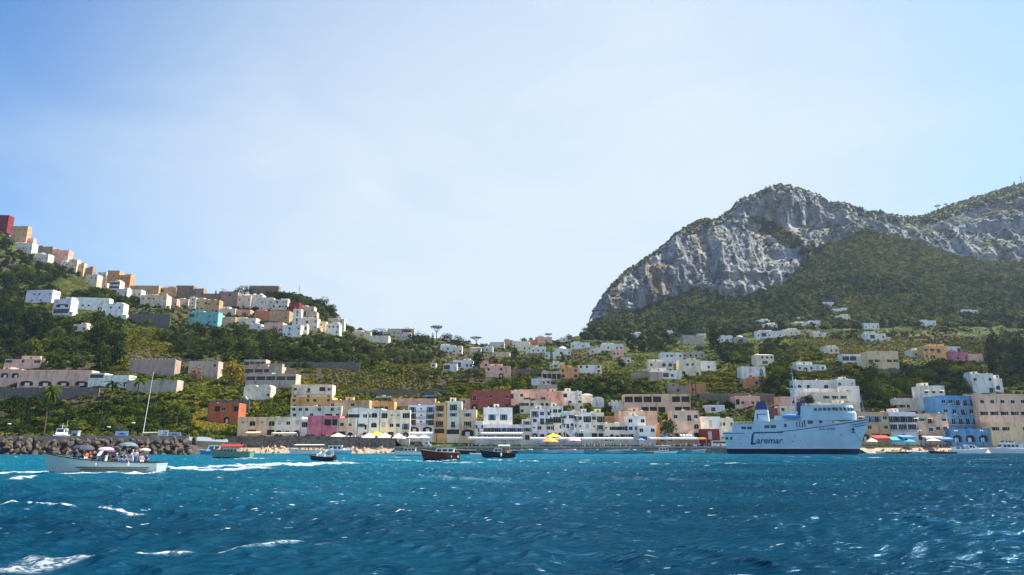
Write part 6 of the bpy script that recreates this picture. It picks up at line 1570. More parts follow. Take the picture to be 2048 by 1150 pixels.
    for i, (cx, ln, c, lb) in enumerate(row):
        root, L, st, Y = boat("rowing_boat", lb, cx, 907, ln, 1, 2.7, 2.1, 1.35, (c, 'navy'), Y=322 + (i % 3) * 2.5, rail=('wood', 'brown', 'white')[i % 3], yaw=(-18, -12, -16)[i % 3], group="boats moored in a row at the quay", double=True)
        t = MB(); t.box(-.6, .8, -.6, .6, 1.1, 2.1) ; link("engine_box", t.mesh("engine_box", paint(('white', 'cream', 'wood')[i % 3], PC[('white', 'cream', 'wood')[i % 3]])), root)
        t = MB()
        for x in (-L * .25, L * .1, L * .25): t.box(x - .15, x + .15, -.95, .95, 1.12, 1.20)
        link("thwart", t.mesh("thwart", paint('wood', PC['wood'])), root)
        if i == 3: cabin(root, -L * .1, L * .12, 1.8, 1.0, 1.7, 'wood', 2, .3)
        if i == 2:
            q = MB(); q.box(L * .02, L * .3, -.8, .8, 1.4, 2.0); link("cover", q.mesh("cover", paint('red', PC['red'])), root)
    root, L, st, Y = boat("cabin_boat", "white pilot boat with a boxy cabin at the quay left of the ferry", 1324, 907, 46, 1, 2.8, 1.3, 1.0, ('white', 'navy'), Y=318, rail='blue')
    cabin(root, -L * .30, L * .10, 2.2, 1.0, 1.7, 'cream', 3, .5); bimini(root, -L * .45, L * .16, 2.2, 2.7, .9, 'white', .05)
    root, L, st, Y = boat("rowing_boat", "brown wooden boat with a raised canvas left of the white pilot boat", 1294, 906, 34, 1, 2.3, 1.2, .9, ('wood', 'teal'), Y=326, rail='cream', double=True)
    # right of the ferry
    rb = [(1745, 30, 'white', 'white', "small white boat nearest the ferry bow"), (1768, 34, 'wood', 'brown', "narrow varnished boat in front of the red awning"), (1791, 26, 'brown', 'brown', "short brown boat in front of the teal awning"), (1822, 42, 'ltblue', 'navy', "pale blue boat left of the dark launch"), ]
    for i, (cx, ln, c, c2, lb) in enumerate(rb):
        root, L, st, Y = boat("rowing_boat", lb, cx, 906, ln, (-1, 1)[i % 2], 2.1, 1.1, .8, (c, c2), Y=326 - i * 2, rail='cream', double=True, group="small boats right of the ferry")
        t = MB()
        for x in (-L * .22, 0, L * .22): t.box(x - .15, x + .15, -.8, .8, .5, .58)
        link("thwart", t.mesh("thwart", paint('wood', PC['wood'])), root)
    root, L, st, Y = boat("wooden_boat", "dark launch with people in red and white, left of the motor yachts", 1860, 907, 54, -1, 2.6, 1.5, 1.0, ('black', 'white'), Y=305, rail='wood')
    for i, q in enumerate(('white', 'red', 'pink', 'red')):
        p = W_(root, (L * (.2 - .14 * i), .2, 1.1)); person(p.x, p.y, p.z, .3 * i, 'seat', q, "%s clad person, %s in the dark launch" % (q, ('nearest the bow', 'second', 'third', 'at the stern')[i]))
    root, L, st, Y = boat("motor_yacht", "sleek white motor yacht with a swept back cabin at the right", 1914, 906, 74, 1, 4.2, 2.5, 1.8, ('white', 'navy'), Y=310, rail='white', cat='yacht')
    cabin(root, -L * .10, L * .26, 3.2, 2.0, 1.9, 'white', 2, 2.8, back=.8); cabin(root, -L * .42, -L * .14, 3.2, 1.8, 1.2, 'white', 2, .3)
    root, L, st, Y = boat("motor_yacht", "larger white motor yacht with a dark flybridge and a blue canvas awning aft", 1990, 906, 82, -1, 4.8, 2.6, 2.3, ('white', 'navy'), Y=316, rail='white', cat='yacht')
    cabin(root, -L * .30, L * .24, 3.9, 2.2, 2.1, 'white', 5, 1.2); cabin(root, -L * .12, L * .14, 3.0, 4.4, 1.3, 'white', 3, .8, 'black'); bimini(root, -L * .47, -L * .14, 3.4, 4.2, 1.2, 'navy', .15)
    a = MB(); a.tube((-.3, 0, 5.8), (-.6, 0, 7.9), .06, n=5); a.tube((-.6, -.7, 7.2), (-.6, .7, 7.2), .05, n=5); link("radar_mast", a.mesh("radar_mast", WFRAME), root)
    # yacht and sailing boat behind the breakwater
    root = empty("motor_yacht", (X(141, 316), 316, 0), R(-20)); tag(root, "white motor yacht showing only its upper works above the left breakwater", "yacht")
    root.rotation_euler.z = R(-75)
    b, mats, st = make_hull(15, 5.0, 4.6, 4.2, ('white', 'navy')); link("hull", b.mesh("hull", mats), root); link("deck", deck_mesh(st, -.3).mesh("deck", paint('deck', (.45, .36, .26), .7)), root)
    cabin(root, -5.5, 4.2, 4.6, 4.0, 4.4, 'white', 3, 1.6); cabin(root, -3.5, 1.2, 3.8, 8.5, 2.6, 'white', 2, .8)
    a = MB(); a.tube((-1, 0, 11), (-1.5, 0, 13.6), .1, .05, n=5); a.tube((-1.3, -1.2, 12.4), (-1.3, 1.2, 12.4), .06, n=5); a.tube((-3, 1.2, 11), (-3, 1.2, 15), .035, n=4); link("radar_mast", a.mesh("radar_mast", WFRAME), root)
    root, L, st, Y = boat("tender", "slim white tender seen just over the breakwater beside the blue billboard", 215, 905, 40, -1, 2.6, 7.2, 6.9, ('white', 'white'), Y=314, rail='white')
    root, L, st, Y = boat("sailing_boat", "sailing boat with a tall bare white mast moored behind the breakwater", 305, 905, 70, -1, 4.0, 7.0, 6.4, ('white', 'blue'), Y=312, rail='white', cat='sailing boat')
    m_ = MB(); m_.tube((L * .05, 0, 6), (L * .05 - 1.6, 0, Zp(744, 312)), .17, .09, n=7); link("mast", m_.mesh("mast", WFRAME), root)
    m_ = MB(); m_.tube((L * .04, 0, 9.2), (-L * .45, 0, 9.3), .28, .22, n=7); link("boom", m_.mesh("boom", CREAMCLOTH), root)
    m_ = MB(); m_.tube((L * .45, 0, 7), (L * .05 - 1.5, 0, Zp(750, 312)), .02, n=3); m_.tube((-L * .45, 0, 7), (L * .05 - 1.5, 0, Zp(750, 312)), .02, n=3); link("rigging", m_.mesh("rigging", IRON), root)
small_boats()
# ================================================================ ferry
FB = plain("ferry_pale_paint", (.46, .58, .65), .45, var=.10, scale=.25); NAVY = simple("ferry_navy_paint", (.010, .025, .13), .4); BOOT = simple("ferry_bottom_paint", (.008, .014, .05), .4)
def text_mesh(s, size, mat, name, shear=0.0, ext=.02):
    cu = bpy.data.curves.new(name, 'FONT'); cu.body = s; cu.size = size; cu.extrude = ext; cu.shear = shear; cu.offset = .02 * size; o = bpy.data.objects.new(name, cu); COL.objects.link(o)
    dg = bpy.context.evaluated_depsgraph_get(); me = bpy.data.meshes.new_from_object(o.evaluated_get(dg)); bpy.data.objects.remove(o); me.name = name; me.materials.clear(); me.materials.append(mat); return me
def ferry():
    P0 = Vector((X(1441, 318), 318, 0)); P1 = Vector((X(1727, 291), 291, 0)); mid = (P0 + P1) / 2; L = (P1 - P0).length; yaw = math.atan2(P1.y - P0.y, P1.x - P0.x)
    root = empty("ferry", mid, yaw); tag(root, "large pale blue car ferry with a navy funnel cap and navy lettering", "ferry")
    Bh = 6.2; h2 = L / 2
    def half(t, top):          # half beam at station t (0 stern .. 1 bow)
        e = max(0, (t - (.70 if top else .58)) / (.30 if top else .42)); s = 1 - e ** (2.3 if top else 1.7)
        a = min(1, .86 + t * 1.6); return max(.05, Bh * s * a)
    def sheer(t): return 9.6 + 1.6 * smooth(.2, .7, t) + 3.9 * max(0, (t - .45) / .55) ** 1.7
    lv = [-1.5, 2.3, 2.62, 5, 7.4, None]; b = MB(); rings = []; n = 33
    for i in range(n):
        t = i / (n - 1); zs = float(sheer(t)); r_ = []
        for z in lv:
            z = zs if z is None else z; f = min(1, max(0, z / zs)); hb = half(t, False) * (1 - f) + half(t, True) * f
            if z < 0: hb *= .8
            xw = -h2 + 1.5 * (1 - f) * (1 - t) + (L - 5.8 * (1 - f)) * t - 1.5 * (1 - f) * (1 - t) * 0; r_.append((xw, hb, z))
        rings.append([(x, -y, z) for x, y, z in r_[::-1]] + [(x, y, z) for x, y, z in r_])
    m = len(rings[0]); b.v = [p for r in rings for p in r]
    for i in range(n - 1):
        for k in range(m - 1):
            b.f.append((i * m + k, (i + 1) * m + k, (i + 1) * m + k + 1, i * m + k + 1)); q = min(k, m - 2 - k); b.m.append(1 if q >= 4 else (2 if q == 3 else 0))
    b.f.append(tuple(range(m))); b.m.append(0); b.f.append(tuple(range((n - 1) * m + m - 1, (n - 1) * m - 1, -1))); b.m.append(0)
    link("hull", b.mesh("hull", [FB, BOOT, WHITE]), root)
    def side(x, z):           # near side offset of the hull at x, z
        t = (x + h2) / L; zs = float(sheer(t)); f = min(1, max(0, z / zs)); return -(half(t, False) * (1 - f) + half(t, True) * f)
    def strip(z0f, x0, x1, th, mat, nm, off=.03, zabs=None):
        s = MB(); k = 24
        for i in range(k):
            a = x0 + (x1 - x0) * i / k; c = x0 + (x1 - x0) * (i + 1) / k
            za = (float(sheer((a + h2) / L)) + z0f) if zabs is None else zabs(a); zc = (float(sheer((c + h2) / L)) + z0f) if zabs is None else zabs(c)
            s.add([(a, side(a, za) - off, za), (c, side(c, zc) - off, zc), (c, side(c, zc + th) - off, zc + th), (a, side(a, za + th) - off, za + th)], [(0, 1, 2, 3)])
        link(nm, s.mesh(nm, mat), root)
    strip(-.9, -h2, -h2 + 9.5, .28, NAVY, "sheer_stripe"); strip(-.9, -h2 + 21, h2 - .6, .30, NAVY, "sheer_stripe")
    strip(-2.0, h2 - 7.5, h2 - .8, .26, NAVY, "bow_stripe"); strip(-2.9, h2 - 6.5, h2 - 1.2, .26, NAVY, "bow_stripe")
    # deck inside the bulwark
    d = MB(); k = 20
    for i in range(k):
        t0, t1 = i / k * .985, (i + 1) / k * .985; a, c = -h2 + L * t0, -h2 + L * t1; za, zc = float(sheer(t0)) - 1.0, float(sheer(t1)) - 1.0
        d.add([(a, -half(t0, True) * .95, za), (c, -half(t1, True) * .95, zc), (c, half(t1, True) * .95, zc), (a, half(t0, True) * .95, za)], [(0, 1, 2, 3)])
    link("deck", d.mesh("deck", simple("deck_green", (.10, .16, .14), .7)), root)
    def deckhouse(nm, x0, x1, hw, z0, z1, fx=0.0, mat=FB, ax=0.0, par=None):
        q = MB(); q.add([(x0, -hw, z0), (x1, -hw, z0), (x1, hw, z0), (x0, hw, z0), (x0 + ax, -hw, z1), (x1 - fx, -hw, z1), (x1 - fx, hw, z1), (x0 + ax, hw, z1)], [(0, 1, 5, 4), (1, 2, 6, 5), (2, 3, 7, 6), (3, 0, 4, 7), (4, 5, 6, 7)])
        return link(nm, q.mesh(nm, mat), par or root)
    def wins(par, xs, y, z0, z1, w):
        for x in xs:
            q = MB(); q.box(x - w / 2, x + w / 2, y - .04, y + .02, z0, z1); link("window", q.mesh("window", GLASSB), par)
    s1 = deckhouse("superstructure", -h2 + 4.2, -h2 + 13.2, 5.9, 8.8, 12.9); wins(s1, (-h2 + 9.2, -h2 + 11.6), -5.9, 10.6, 11.8, 2.0)
    s2 = deckhouse("superstructure", -h2 + 13.2, -h2 + 34.5, 6.05, 9.0, 13.9, .6); wins(s2, (-h2 + 19.0, -h2 + 21.6), -6.05, 11.0, 12.3, 2.2); wins(s2, (-h2 + 26.6,), -6.05, 11.4, 12.8, 1.1); wins(s2, (-h2 + 31.2, -h2 + 32.3, -h2 + 33.4), -6.05, 11.2, 13.6, .45)
    s3 = deckhouse("superstructure", -h2 + 34.5, -h2 + 45.5, 5.6, 9.5, 14.8, .5); wins(s3, (-h2 + 36.6,), -5.6, 12.6, 14.2, 2.2); wins(s3, (-h2 + 40.6,), -5.6, 12.8, 14.1, 1.3)
    # bridge with rounded front
    q = MB(); rings = []
    for z, ex in ((14.0, 0), (17.0, 0), (17.05, -.2), (20.2, -1.2)):
        r_ = [(-h2 + 33.0 + (-ex * .3), -5.9)] + [(-h2 + 47.0 + ex + 7.5 * math.sin(a) ** 1.0, -5.9 * math.cos(a)) for a in [math.pi * j / 14 for j in range(15)]] + [(-h2 + 33.0 - ex * .3, 5.9)]
        rings.append([(x, y, z) for x, y in r_])
    q.loft(rings); br = link("bridge", q.mesh("bridge", FB), root)
    for i in range(9):
        a = math.pi * (i + .15) / 14; a2 = math.pi * (i + .85) / 14
        if i < 5: 
            x0 = -h2 + 38.5 + i * 1.75; x1 = x0 + 1.25; y = -5.97; w_ = MB(); w_.add([(x0, y, 18.0), (x1, y, 18.0), (x1, y, 19.2), (x0, y, 19.2)], [(0, 1, 2, 3)]); link("window", w_.mesh("window", GLASSB), br)
        f_ = lambda a_, ex: (-h2 + 47.0 + ex + 7.5 * math.sin(a_), -5.9 * math.cos(a_))
        if i < 8:
            w_ = MB(); pts = []
            for z, ex in ((17.9, -.45), (19.2, -.85)):
                for a_ in (a, a2): x_, y_ = f_(a_, ex); pts.append((x_ + .10 * math.sin(a_) + .04, y_ - .06 * math.cos(a_), z))
            w_.add([pts[0], pts[1], pts[3], pts[2]], [(0, 1, 2, 3)]); link("window", w_.mesh("window", GLASSB), br)
    # wing, funnel, second funnel box
    f = MB(); f.add([(-h2 + 12.8, -1.9, 12.5), (-h2 + 19.6, -1.9, 12.5), (-h2 + 19.6, 1.9, 12.5), (-h2 + 12.8, 1.9, 12.5), (-h2 + 14.1, -1.7, 19.2), (-h2 + 19.2, -1.7, 19.2), (-h2 + 19.2, 1.7, 19.2), (-h2 + 14.1, 1.7, 19.2)], [(0, 1, 5, 4), (1, 2, 6, 5), (2, 3, 7, 6), (3, 0, 4, 7)])
    fo = link("funnel", f.mesh("funnel", FB), root)
    f = MB(); f.add([(-h2 + 14.1, -1.72, 19.2), (-h2 + 19.22, -1.72, 19.2), (-h2 + 19.22, 1.72, 19.2), (-h2 + 14.1, 1.72, 19.2), (-h2 + 14.5, -1.6, 21.6), (-h2 + 18.8, -1.6, 22.2), (-h2 + 18.8, 1.6, 22.2), (-h2 + 14.5, 1.6, 21.6), (-h2 + 16.2, -1.5, 22.9), (-h2 + 16.2, 1.5, 22.9)], [(0, 1, 5, 4), (1, 2, 6, 5), (2, 3, 7, 6), (3, 0, 4, 7), (4, 5, 8), (5, 6, 9, 8), (6, 7, 9), (7, 4, 8, 9)])
    link("funnel_cap", f.mesh("funnel_cap", NAVY), fo)
    f = MB(); f.box(-h2 + 15.0, -h2 + 18.6, -1.87, -1.80, 17.0, 17.35); f.box(-h2 + 14.6, -h2 + 15.0, -1.92, -1.84, 15.0, 17.35); link("funnel_emblem", f.mesh("funnel_emblem", NAVY), fo)
    deckhouse("exhaust_housing", -h2 + 31.5, -h2 + 35.0, 1.5, 13.9, 22.2, mat=NAVY); deckhouse("deck_box", -h2 + 22, -h2 + 33, 3.0, 13.9, 16.4)
    # lifeboats in canvas
    for x in (-h2 + 29.0,):
        for s in (-1, 1):
            lb = MB(); rings = []
            for i in range(9):
                t = i / 8; r_ = .15 + 1.0 * math.sin(math.pi * t) ** .5; rings.append([(x - 3.6 + 7.2 * t, s * 5.2 + r_ * math.cos(a_), 15.8 + r_ * 1.0 * math.sin(a_)) for a_ in [6.283 * j / 10 for j in range(10)]])
            lb.loft(rings); link("lifeboat", lb.mesh("lifeboat", simple("blue_canvas", (.10, .28, .62), .8), True), root)
            dv = MB()
            for dx in (-2.6, 2.6): dv.tube((x + dx, s * 3.6, 13.9), (x + dx, s * 4.6, 17.8), .12, n=5); dv.tube((x + dx, s * 4.6, 17.8), (x + dx, s * 5.4, 17.0), .10, n=5)
            link("davit", dv.mesh("davit", FB), root)
    # railings
    def railing(nm, pts, h=1.1):
        q = MB()
        for a, c in zip(pts[:-1], pts[1:]):
            a, c = Vector(a), Vector(c); k = max(1, int((c - a).length / 1.5))
            for i in range(k + 1):
                p = a.lerp(c, i / k); q.tube(p, p + Vector((0, 0, h)), .035, n=4, cap=False)
            for z in (h, h * .66, h * .33): q.tube(a + Vector((0, 0, z)), c + Vector((0, 0, z)), .03, n=4, cap=False)
        link("railing", q.mesh("railing", WFRAME), root)
    railing("r", [(-h2 + .3, 5.3, 9.6), (-h2 + .3, -5.3, 9.6), (-h2 + 4.2, -5.6, 9.7)]); railing("r", [(-h2 + 4.4, -5.8, 12.9), (-h2 + 12.6, -5.8, 12.9)]); railing("r", [(-h2 + 19.8, -5.9, 13.9), (-h2 + 34.0, -5.9, 13.9)]); railing("r", [(-h2 + 34, -5.8, 20.2), (-h2 + 45, -5.8, 20.2)], .9)
    # masts
    q = MB(); x = -h2 + 31.0
    q.tube((x, 0, 14), (x - .3, 0, 33.5), .38, .16, n=8); q.tube((x - 3.2, -1.6, 14), (x - .4, 0, 28.5), .16, .12, n=6); q.tube((x - 3.2, 1.6, 14), (x - .4, 0, 28.5), .16, .12, n=6); q.tube((x - .3, 0, 33.5), (x - .5, 0, 38.3), .09, .04, n=5)
    ma = link("mast", q.mesh("mast", FB), root); q = MB(); q.tube((x - .3, 0, 27.6), (x - .3, 0, 27.9), 1.7, n=10); q.tube((x - 3.4, 0, 28.3), (x + 3.2, 0, 28.3), .10, n=5); q.box(x + .6, x + 1.4, -1.5, 1.5, 28.9, 29.2); q.tube((x + 1, 0, 27.9), (x + 1, 0, 28.9), .15, n=5); q.tube((x - 1.3, 0, 31.5), (x + .7, 0, 31.5), .06, n=4); q.tube((x - 1.1, 0, 34.8), (x + .2, 0, 34.8), .05, n=4)
    link("radar_platform", q.mesh("radar_platform", FB), ma)
    q = MB(); x = h2 - 1.8; q.tube((x, 0, 13.6), (x - .4, 0, 24.2), .16, .06, n=6); q.tube((x + 1.2, -.9, 14.2), (x - .2, 0, 19.5), .07, n=4); q.tube((x + 1.2, .9, 14.2), (x - .2, 0, 19.5), .07, n=4); link("bow_mast", q.mesh("bow_mast", FB), root)
    # life raft drums on the foredeck and bitts
    for dx in (8.2,):
        q = MB(); q.ball((0, 0, 0), 1.4, .6, .5, n=10, h=6); link("life_raft", q.mesh("life_raft", WHITE, True), root, (h2 - dx - 5.5, -4.6, 14.0)); link("life_raft", q.mesh("life_raft", WHITE, True), root, (h2 - dx, -2.8, 14.9))
    # anchor with its chain
    ax, az = h2 - 6.6, 10.2
    q = MB(); q.tube((ax, side(ax, az) - .02, az), (ax, side(ax, az) - .22, az), .55, n=10); q.box(ax - .2, ax + .2, side(ax, az) - .45, side(ax, az) - .2, az - 1.2, az + .2); q.box(ax - .8, ax + .8, side(ax, az) - .42, side(ax, az) - .22, az - 1.5, az - 1.15); link("anchor", q.mesh("anchor", IRON), root)
    q = MB(); pa = Vector((ax, side(ax, az) - .3, az - .3)); pb = Vector((h2 + .5, -5.5, -.2))
    for i in range(14):
        f0, f1 = i / 14, (i + 1) / 14; sg = lambda u: pa.lerp(pb, u) - Vector((0, 0, 1.2 * math.sin(math.pi * u))); q.tube(sg(f0), sg(f1), .07, n=4)
    link("anchor_chain", q.mesh("anchor_chain", IRON), root)
    for (px_, z) in ((-h2 + 7.5, 7.4), (-h2 + 10.6, 7.3), (-h2 + 7.5, 4.4), (-h2 + 10.6, 4.5), (-h2 + 24.5, 8.2), (-h2 + 30, 7.6), (-h2 + 25, 5.0), (-h2 + 29, 5.3), (-h2 + 32, 5.6), (-h2 + 48, 8.0)):
        q = MB(); y = side(px_, z); q.tube((px_, y + .05, z), (px_, y - .05, z), .22, n=10); link("porthole", q.mesh("porthole", GLASSB), root)
    for dx in (1.6, 3.6): q = MB(); q.box(-h2 + dx - .6, -h2 + dx + .5, side(-h2 + dx, 7) - .06, side(-h2 + dx, 7) + .1, 6.2, 7.3); link("mooring_port", q.mesh("mooring_port", GLASSB), root)
    # lettering: emblem C with a long top bar, italic word, and the ship's name
    def on_side(me, x, z, nm="lettering"):
        y = side(x, z) - .06; dy = side(x + 4, z) - side(x, z); dz_ = side(x, z + 2) - side(x, z); o = link(nm, me, root); o.location = (x, y, z); o.rotation_euler = (math.pi / 2 - math.atan2(dz_, 2) * -1, 0, math.atan2(dy, 4)); return o
    on_side(text_mesh("aremar", 3.7, NAVY, "lettering", .22, .03), -h2 + 14.0, 4.55)
    q = MB(); pts = [(0, 0), (2.1, 0), (2.3, .75), (1.1, .75), (1.05, 1.1), (1.55, 4.2), (2.0, 4.7), (13.6, 4.9), (13.75, 5.55), (1.6, 5.35), (.75, 4.6), (.05, .9), (-.15, .35)]
    def poly(q, pts, y0, y1):
        nn_ = len(pts); q.add([(a, c, y0) for a, c in pts] + [(a, c, y1) for a, c in pts], [tuple(range(nn_)), tuple(range(2 * nn_ - 1, nn_ - 1, -1))] + [(i, i + nn_, (i + 1) % nn_ + nn_, (i + 1) % nn_) for i in range(nn_)])
    # concave outline split in three convex pieces
    for pp in ([(0, 0), (2.1, 0), (2.3, .75), (-.0, .75)], [(.0, .752), (1.05, .752), (1.6, 4.4), (.75, 4.4)], [(.75, 4.402), (1.6, 4.402), (2.1, 4.78), (2.1, 5.4), (1.6, 5.35)], [(2.102, 4.78), (13.6, 4.9), (13.75, 5.45), (2.102, 5.4)]): poly(q, pp, -.03, .03)
    on_side(q.mesh("letter_emblem", NAVY), -h2 + 11.7, 4.0, "letter_emblem")
    q = MB(); on_side(text_mesh("N A I A D E", 1.25, NAVY, "ship_name", 0, .02), h2 - 19.5, 10.0, "ship_name")
ferry()
# ================================================================ quay furniture
def umbrella(px, py, wpx, hpx, Y, col, cn, label, group=None):
    s = Y / F; z0 = Zp(py, Y); r = wpx * s / 2; o = empty("umbrella", (X(px, Y), Y, z0)); tag(o, label, "umbrella", group)
    c = MB(); rings = [[(rr_ * math.cos(a), rr_ * math.sin(a), z) for a in [6.283 * j / 8 for j in range(8)]] for rr_, z in ((r, 0), (r, .22), (r * .5, hpx * s * .62), (.05, hpx * s))]; c.loft(rings); link("umbrella_cloth", c.mesh("umbrella_cloth", simple("canvas_" + cn, col, .8)), o)
    p = MB(); p.tube((0, 0, -2.6), (0, 0, hpx * s), .05, n=5); link("pole", p.mesh("pole", WFRAME), o)
def canopy(px0, px1, py, Y, col, cn, label, depth=4.0, scal=False, drop=.75, cat="canopy", group=None, tilt=.35):
    z = Zp(py, Y); x0, x1 = X(px0, Y), X(px1, Y); o = empty("canopy", ((x0 + x1) / 2, Y, z)); tag(o, label, cat, group); w = (x1 - x0) / 2; c = MB()
    n = max(2, int(w * 2 / 1.6))
    for i in range(n):
        a, b_ = -w + 2 * w * i / n, -w + 2 * w * (i + 1) / n; m_ = (a + b_) / 2; rise = .35 if scal else 0.0
        c.add([(a, 0, 0), (m_, 0, rise), (b_, 0, 0), (a, depth, tilt), (m_, depth, tilt + rise), (b_, depth, tilt)], [(0, 1, 4, 3), (1, 2, 5, 4)]); c.add([(a, -.01, -drop), (b_, -.01, -drop), (b_, 0, 0), (m_, 0, rise), (a, 0, 0)], [(0, 1, 2, 3, 4)])
    link("canopy_cloth", c.mesh("canopy_cloth", simple("canvas_" + cn, col, .8)), o)
    k = max(1, int(w * 2 / 6)); gz = 3.0 if px0 > 795 else 7.3
    for i in range(k + 1):
        p = MB(); x = -w + .2 + (2 * w - .4) * i / k; p.tube((x, .1, gz - z), (x, .1, 0), .05, n=5); link("post", p.mesh("post", WFRAME), o)
def lamp_post(px, ptop, pbot, Y, label, kind='mast', group=None):
    z0 = Zp(pbot, Y); z1 = Zp(ptop, Y); o = empty("lamp_post", (X((px), Y), Y, z0)); tag(o, label, "lamp post", group); h = z1 - z0
    p = MB(); p.tube((0, 0, -3), (0, 0, h), .16, .09, n=6); link("pole", p.mesh("pole", IRON), o)
    if kind == 'mast': q = MB(); q.box(-.7, .1, -.2, .2, h - .1, h + .15); q.box(-.2, .2, -.15, .15, h * .45, h * .45 + .5); link("lamp_head", q.mesh("lamp_head", IRON), o)
    elif kind == 'globe':
        for s in (-1, 1): q = MB(); q.ball((s * .5, 0, h + .1), .32, n=10, h=8); link("lamp_globe", q.mesh("lamp_globe", simple("opal_glass", (.85, .85, .8), .3), True), o)
        q = MB(); q.tube((-.5, 0, h - .2), (.5, 0, h - .2), .05, n=5); link("lamp_arm", q.mesh("lamp_arm", IRON), o)
    else: q = MB(); q.tube((0, 0, h), (0, 0, h + .25), .8, .5, n=10); link("lamp_head", q.mesh("lamp_head", WFRAME), o)
def furniture():
    CR, WH, YE, ORC, NV, RD_, TE, BL = (.74, .68, .52), (.82, .80, .76), (.75, .62, .05), (.70, .33, .06), (.02, .04, .14), (.62, .03, .02), (.02, .38, .45), (.08, .24, .58)
    canopy(1060, 1262, 876, 346, WH, 'white', "very long white flat canopy over the crowd on the central quay", 4.5)
    canopy(1294, 1388, 876, 346, WH, 'white', "long white canopy over the crowd nearest the ferry", 4.5)
    canopy(1388, 1404, 876.5, 346, ORC, 'orange', "short orange canopy at the ferry end of the quay", 4)
    canopy(938, 1044, 876, 343, (.80, .72, .66), 'pinkwhite', "scalloped pinkish white canopy left of the long white one", 4, True)
    canopy(692, 738, 874, 349, (.74, .55, .50), 'pinkred', "row of pink and white parasol tops in front of the pale arcade", 3, True, .6)
    canopy(553, 600, 866, 351, CR, 'cream', "pale awning before the two arches of the cream white house", 3)
    canopy(1354, 1380, 871, 352, WH, 'white', "small white scalloped awning under the beige house with the diagonal stair", 3, True)
    canopy(963, 1045, 866, 352, WH, 'white', "narrow white awning under the black balcony band", 2)
    canopy(1733, 1763, 876, 347, RD_, 'red', "bright red awning right of the ferry bow", 4, tilt=1.4)
    canopy(1766, 1792, 880, 347, TE, 'teal', "teal awning beside the red one", 4, tilt=1.6)
    canopy(1786, 1812, 874, 347, BL, 'blue', "light blue awning right of the teal one", 5, tilt=1.0)
    canopy(1832, 1868, 874, 347, WH, 'white', "white awning in front of the beige pilastered building", 4, tilt=.5)
    canopy(1862, 1888, 878, 345, BL, 'blue', "blue awning left of the motor yachts", 4, tilt=.9)
    canopy(502, 530, 866, 351, (.66, .42, .22), 'ochre', "ochre awning under the cream house with two arched blue windows", 3, tilt=.8)
    canopy(822, 868, 865, 352, WH, 'white', "pale awning under the white and blue balconies", 3)
    for i, (px, py, w_, h_, Y, c, cn, lb) in enumerate([
        (684, 874, 32, 8, 346, CR, 'cream', "cream parasol right of the bright pink house"), (745, 876, 34, 10, 346, WH, 'white', "white parasol leftmost below the yellow awning"), (775, 876, 34, 10, 346, WH, 'white', "white parasol in the middle below the yellow awning"), (802, 877, 30, 10, 346, WH, 'white', "white parasol rightmost below the yellow awning"),
        (760, 872, 44, 8, 351, YE, 'yellow', "large yellow parasol behind the white ones"), (830, 876, 24, 6, 348, WH, 'white', "pale parasol left under the balcony building"), (852, 876, 24, 6, 348, WH, 'white', "pale parasol right under the balcony building"),
        (1098, 884, 34, 10, 343, ORC, 'orange', "orange parasol behind the moored rowing boats"), (1082, 888, 24, 5, 341, NV, 'navy', "navy and white parasol left of the orange one"), (1146, 882, 26, 8, 344, (.75, .45, .42), 'pink', "pink kiosk parasol beneath the left end of the long canopy"), (1726, 884, 22, 8, 346, CR, 'cream', "cream parasol directly right of the ferry bow"), (1105, 874, 30, 7, 350, YE, 'yellow', "yellow parasol behind the orange one"), (1276, 881, 18, 5, 347, BL, 'blue', "blue parasol between the two long white canopies"), (1322, 874, 18, 5, 351, BL, 'blue', "blue striped parasol at the foot of the dark central tree"), (1800, 884, 22, 5, 344, TE, 'teal', "teal parasol on the stony beach promenade"), (1846, 882, 26, 5, 343, WH, 'white', "white parasol in front of the blue awning")]):
        umbrella(px, py, w_, h_, Y, c, cn, lb)
    for px, a, lb in ((652, 813, "bright pink house"), (684, 810, "small cream house"), (721, 806, "white house with the stair"), (764, 802, "cream house with the arched window"), (877, 818, "yellow building"), (742, 826, "slim arched house")):
        lamp_post(px, a, 876, 345, "tall dark light mast standing before the %s" % lb, 'mast', "tall light masts on the waterfront")
    for px, a, b_, lb in ((63, 792, 872, "leftmost tall dark pole on the breakwater bank"), (216, 788, 870, "tall dark pole left of the sailing mast"), (391, 800, 872, "dark pole in front of the golden grass"), (333, 827, 872, "short dark pole right of the sailing mast")):
        lamp_post(px, a, b_, 330, lb, 'mast')
    for px, a, lb in ((38, 848, "left"), (234, 854, "beside the tender"), (281, 846, "left of the sailing mast")): lamp_post(px, a, 874, 302, "small flat headed lamp on the breakwater, the one %s" % lb if lb != 'left' else "small pale headed lamp leftmost on the breakwater", 'flat', "lamps along the breakwater")
    for px, lb in ((1822, "left of the beige pilastered building"), (1893, "left before the blue arcade"), (1943, "middle before the blue arcade"), (1160, "under the long white canopy"), (1700, "behind the ferry bow")): lamp_post(px, 862, 893, 346, "globe lamp with two opal globes, " + lb, 'globe', "double globe lamps")
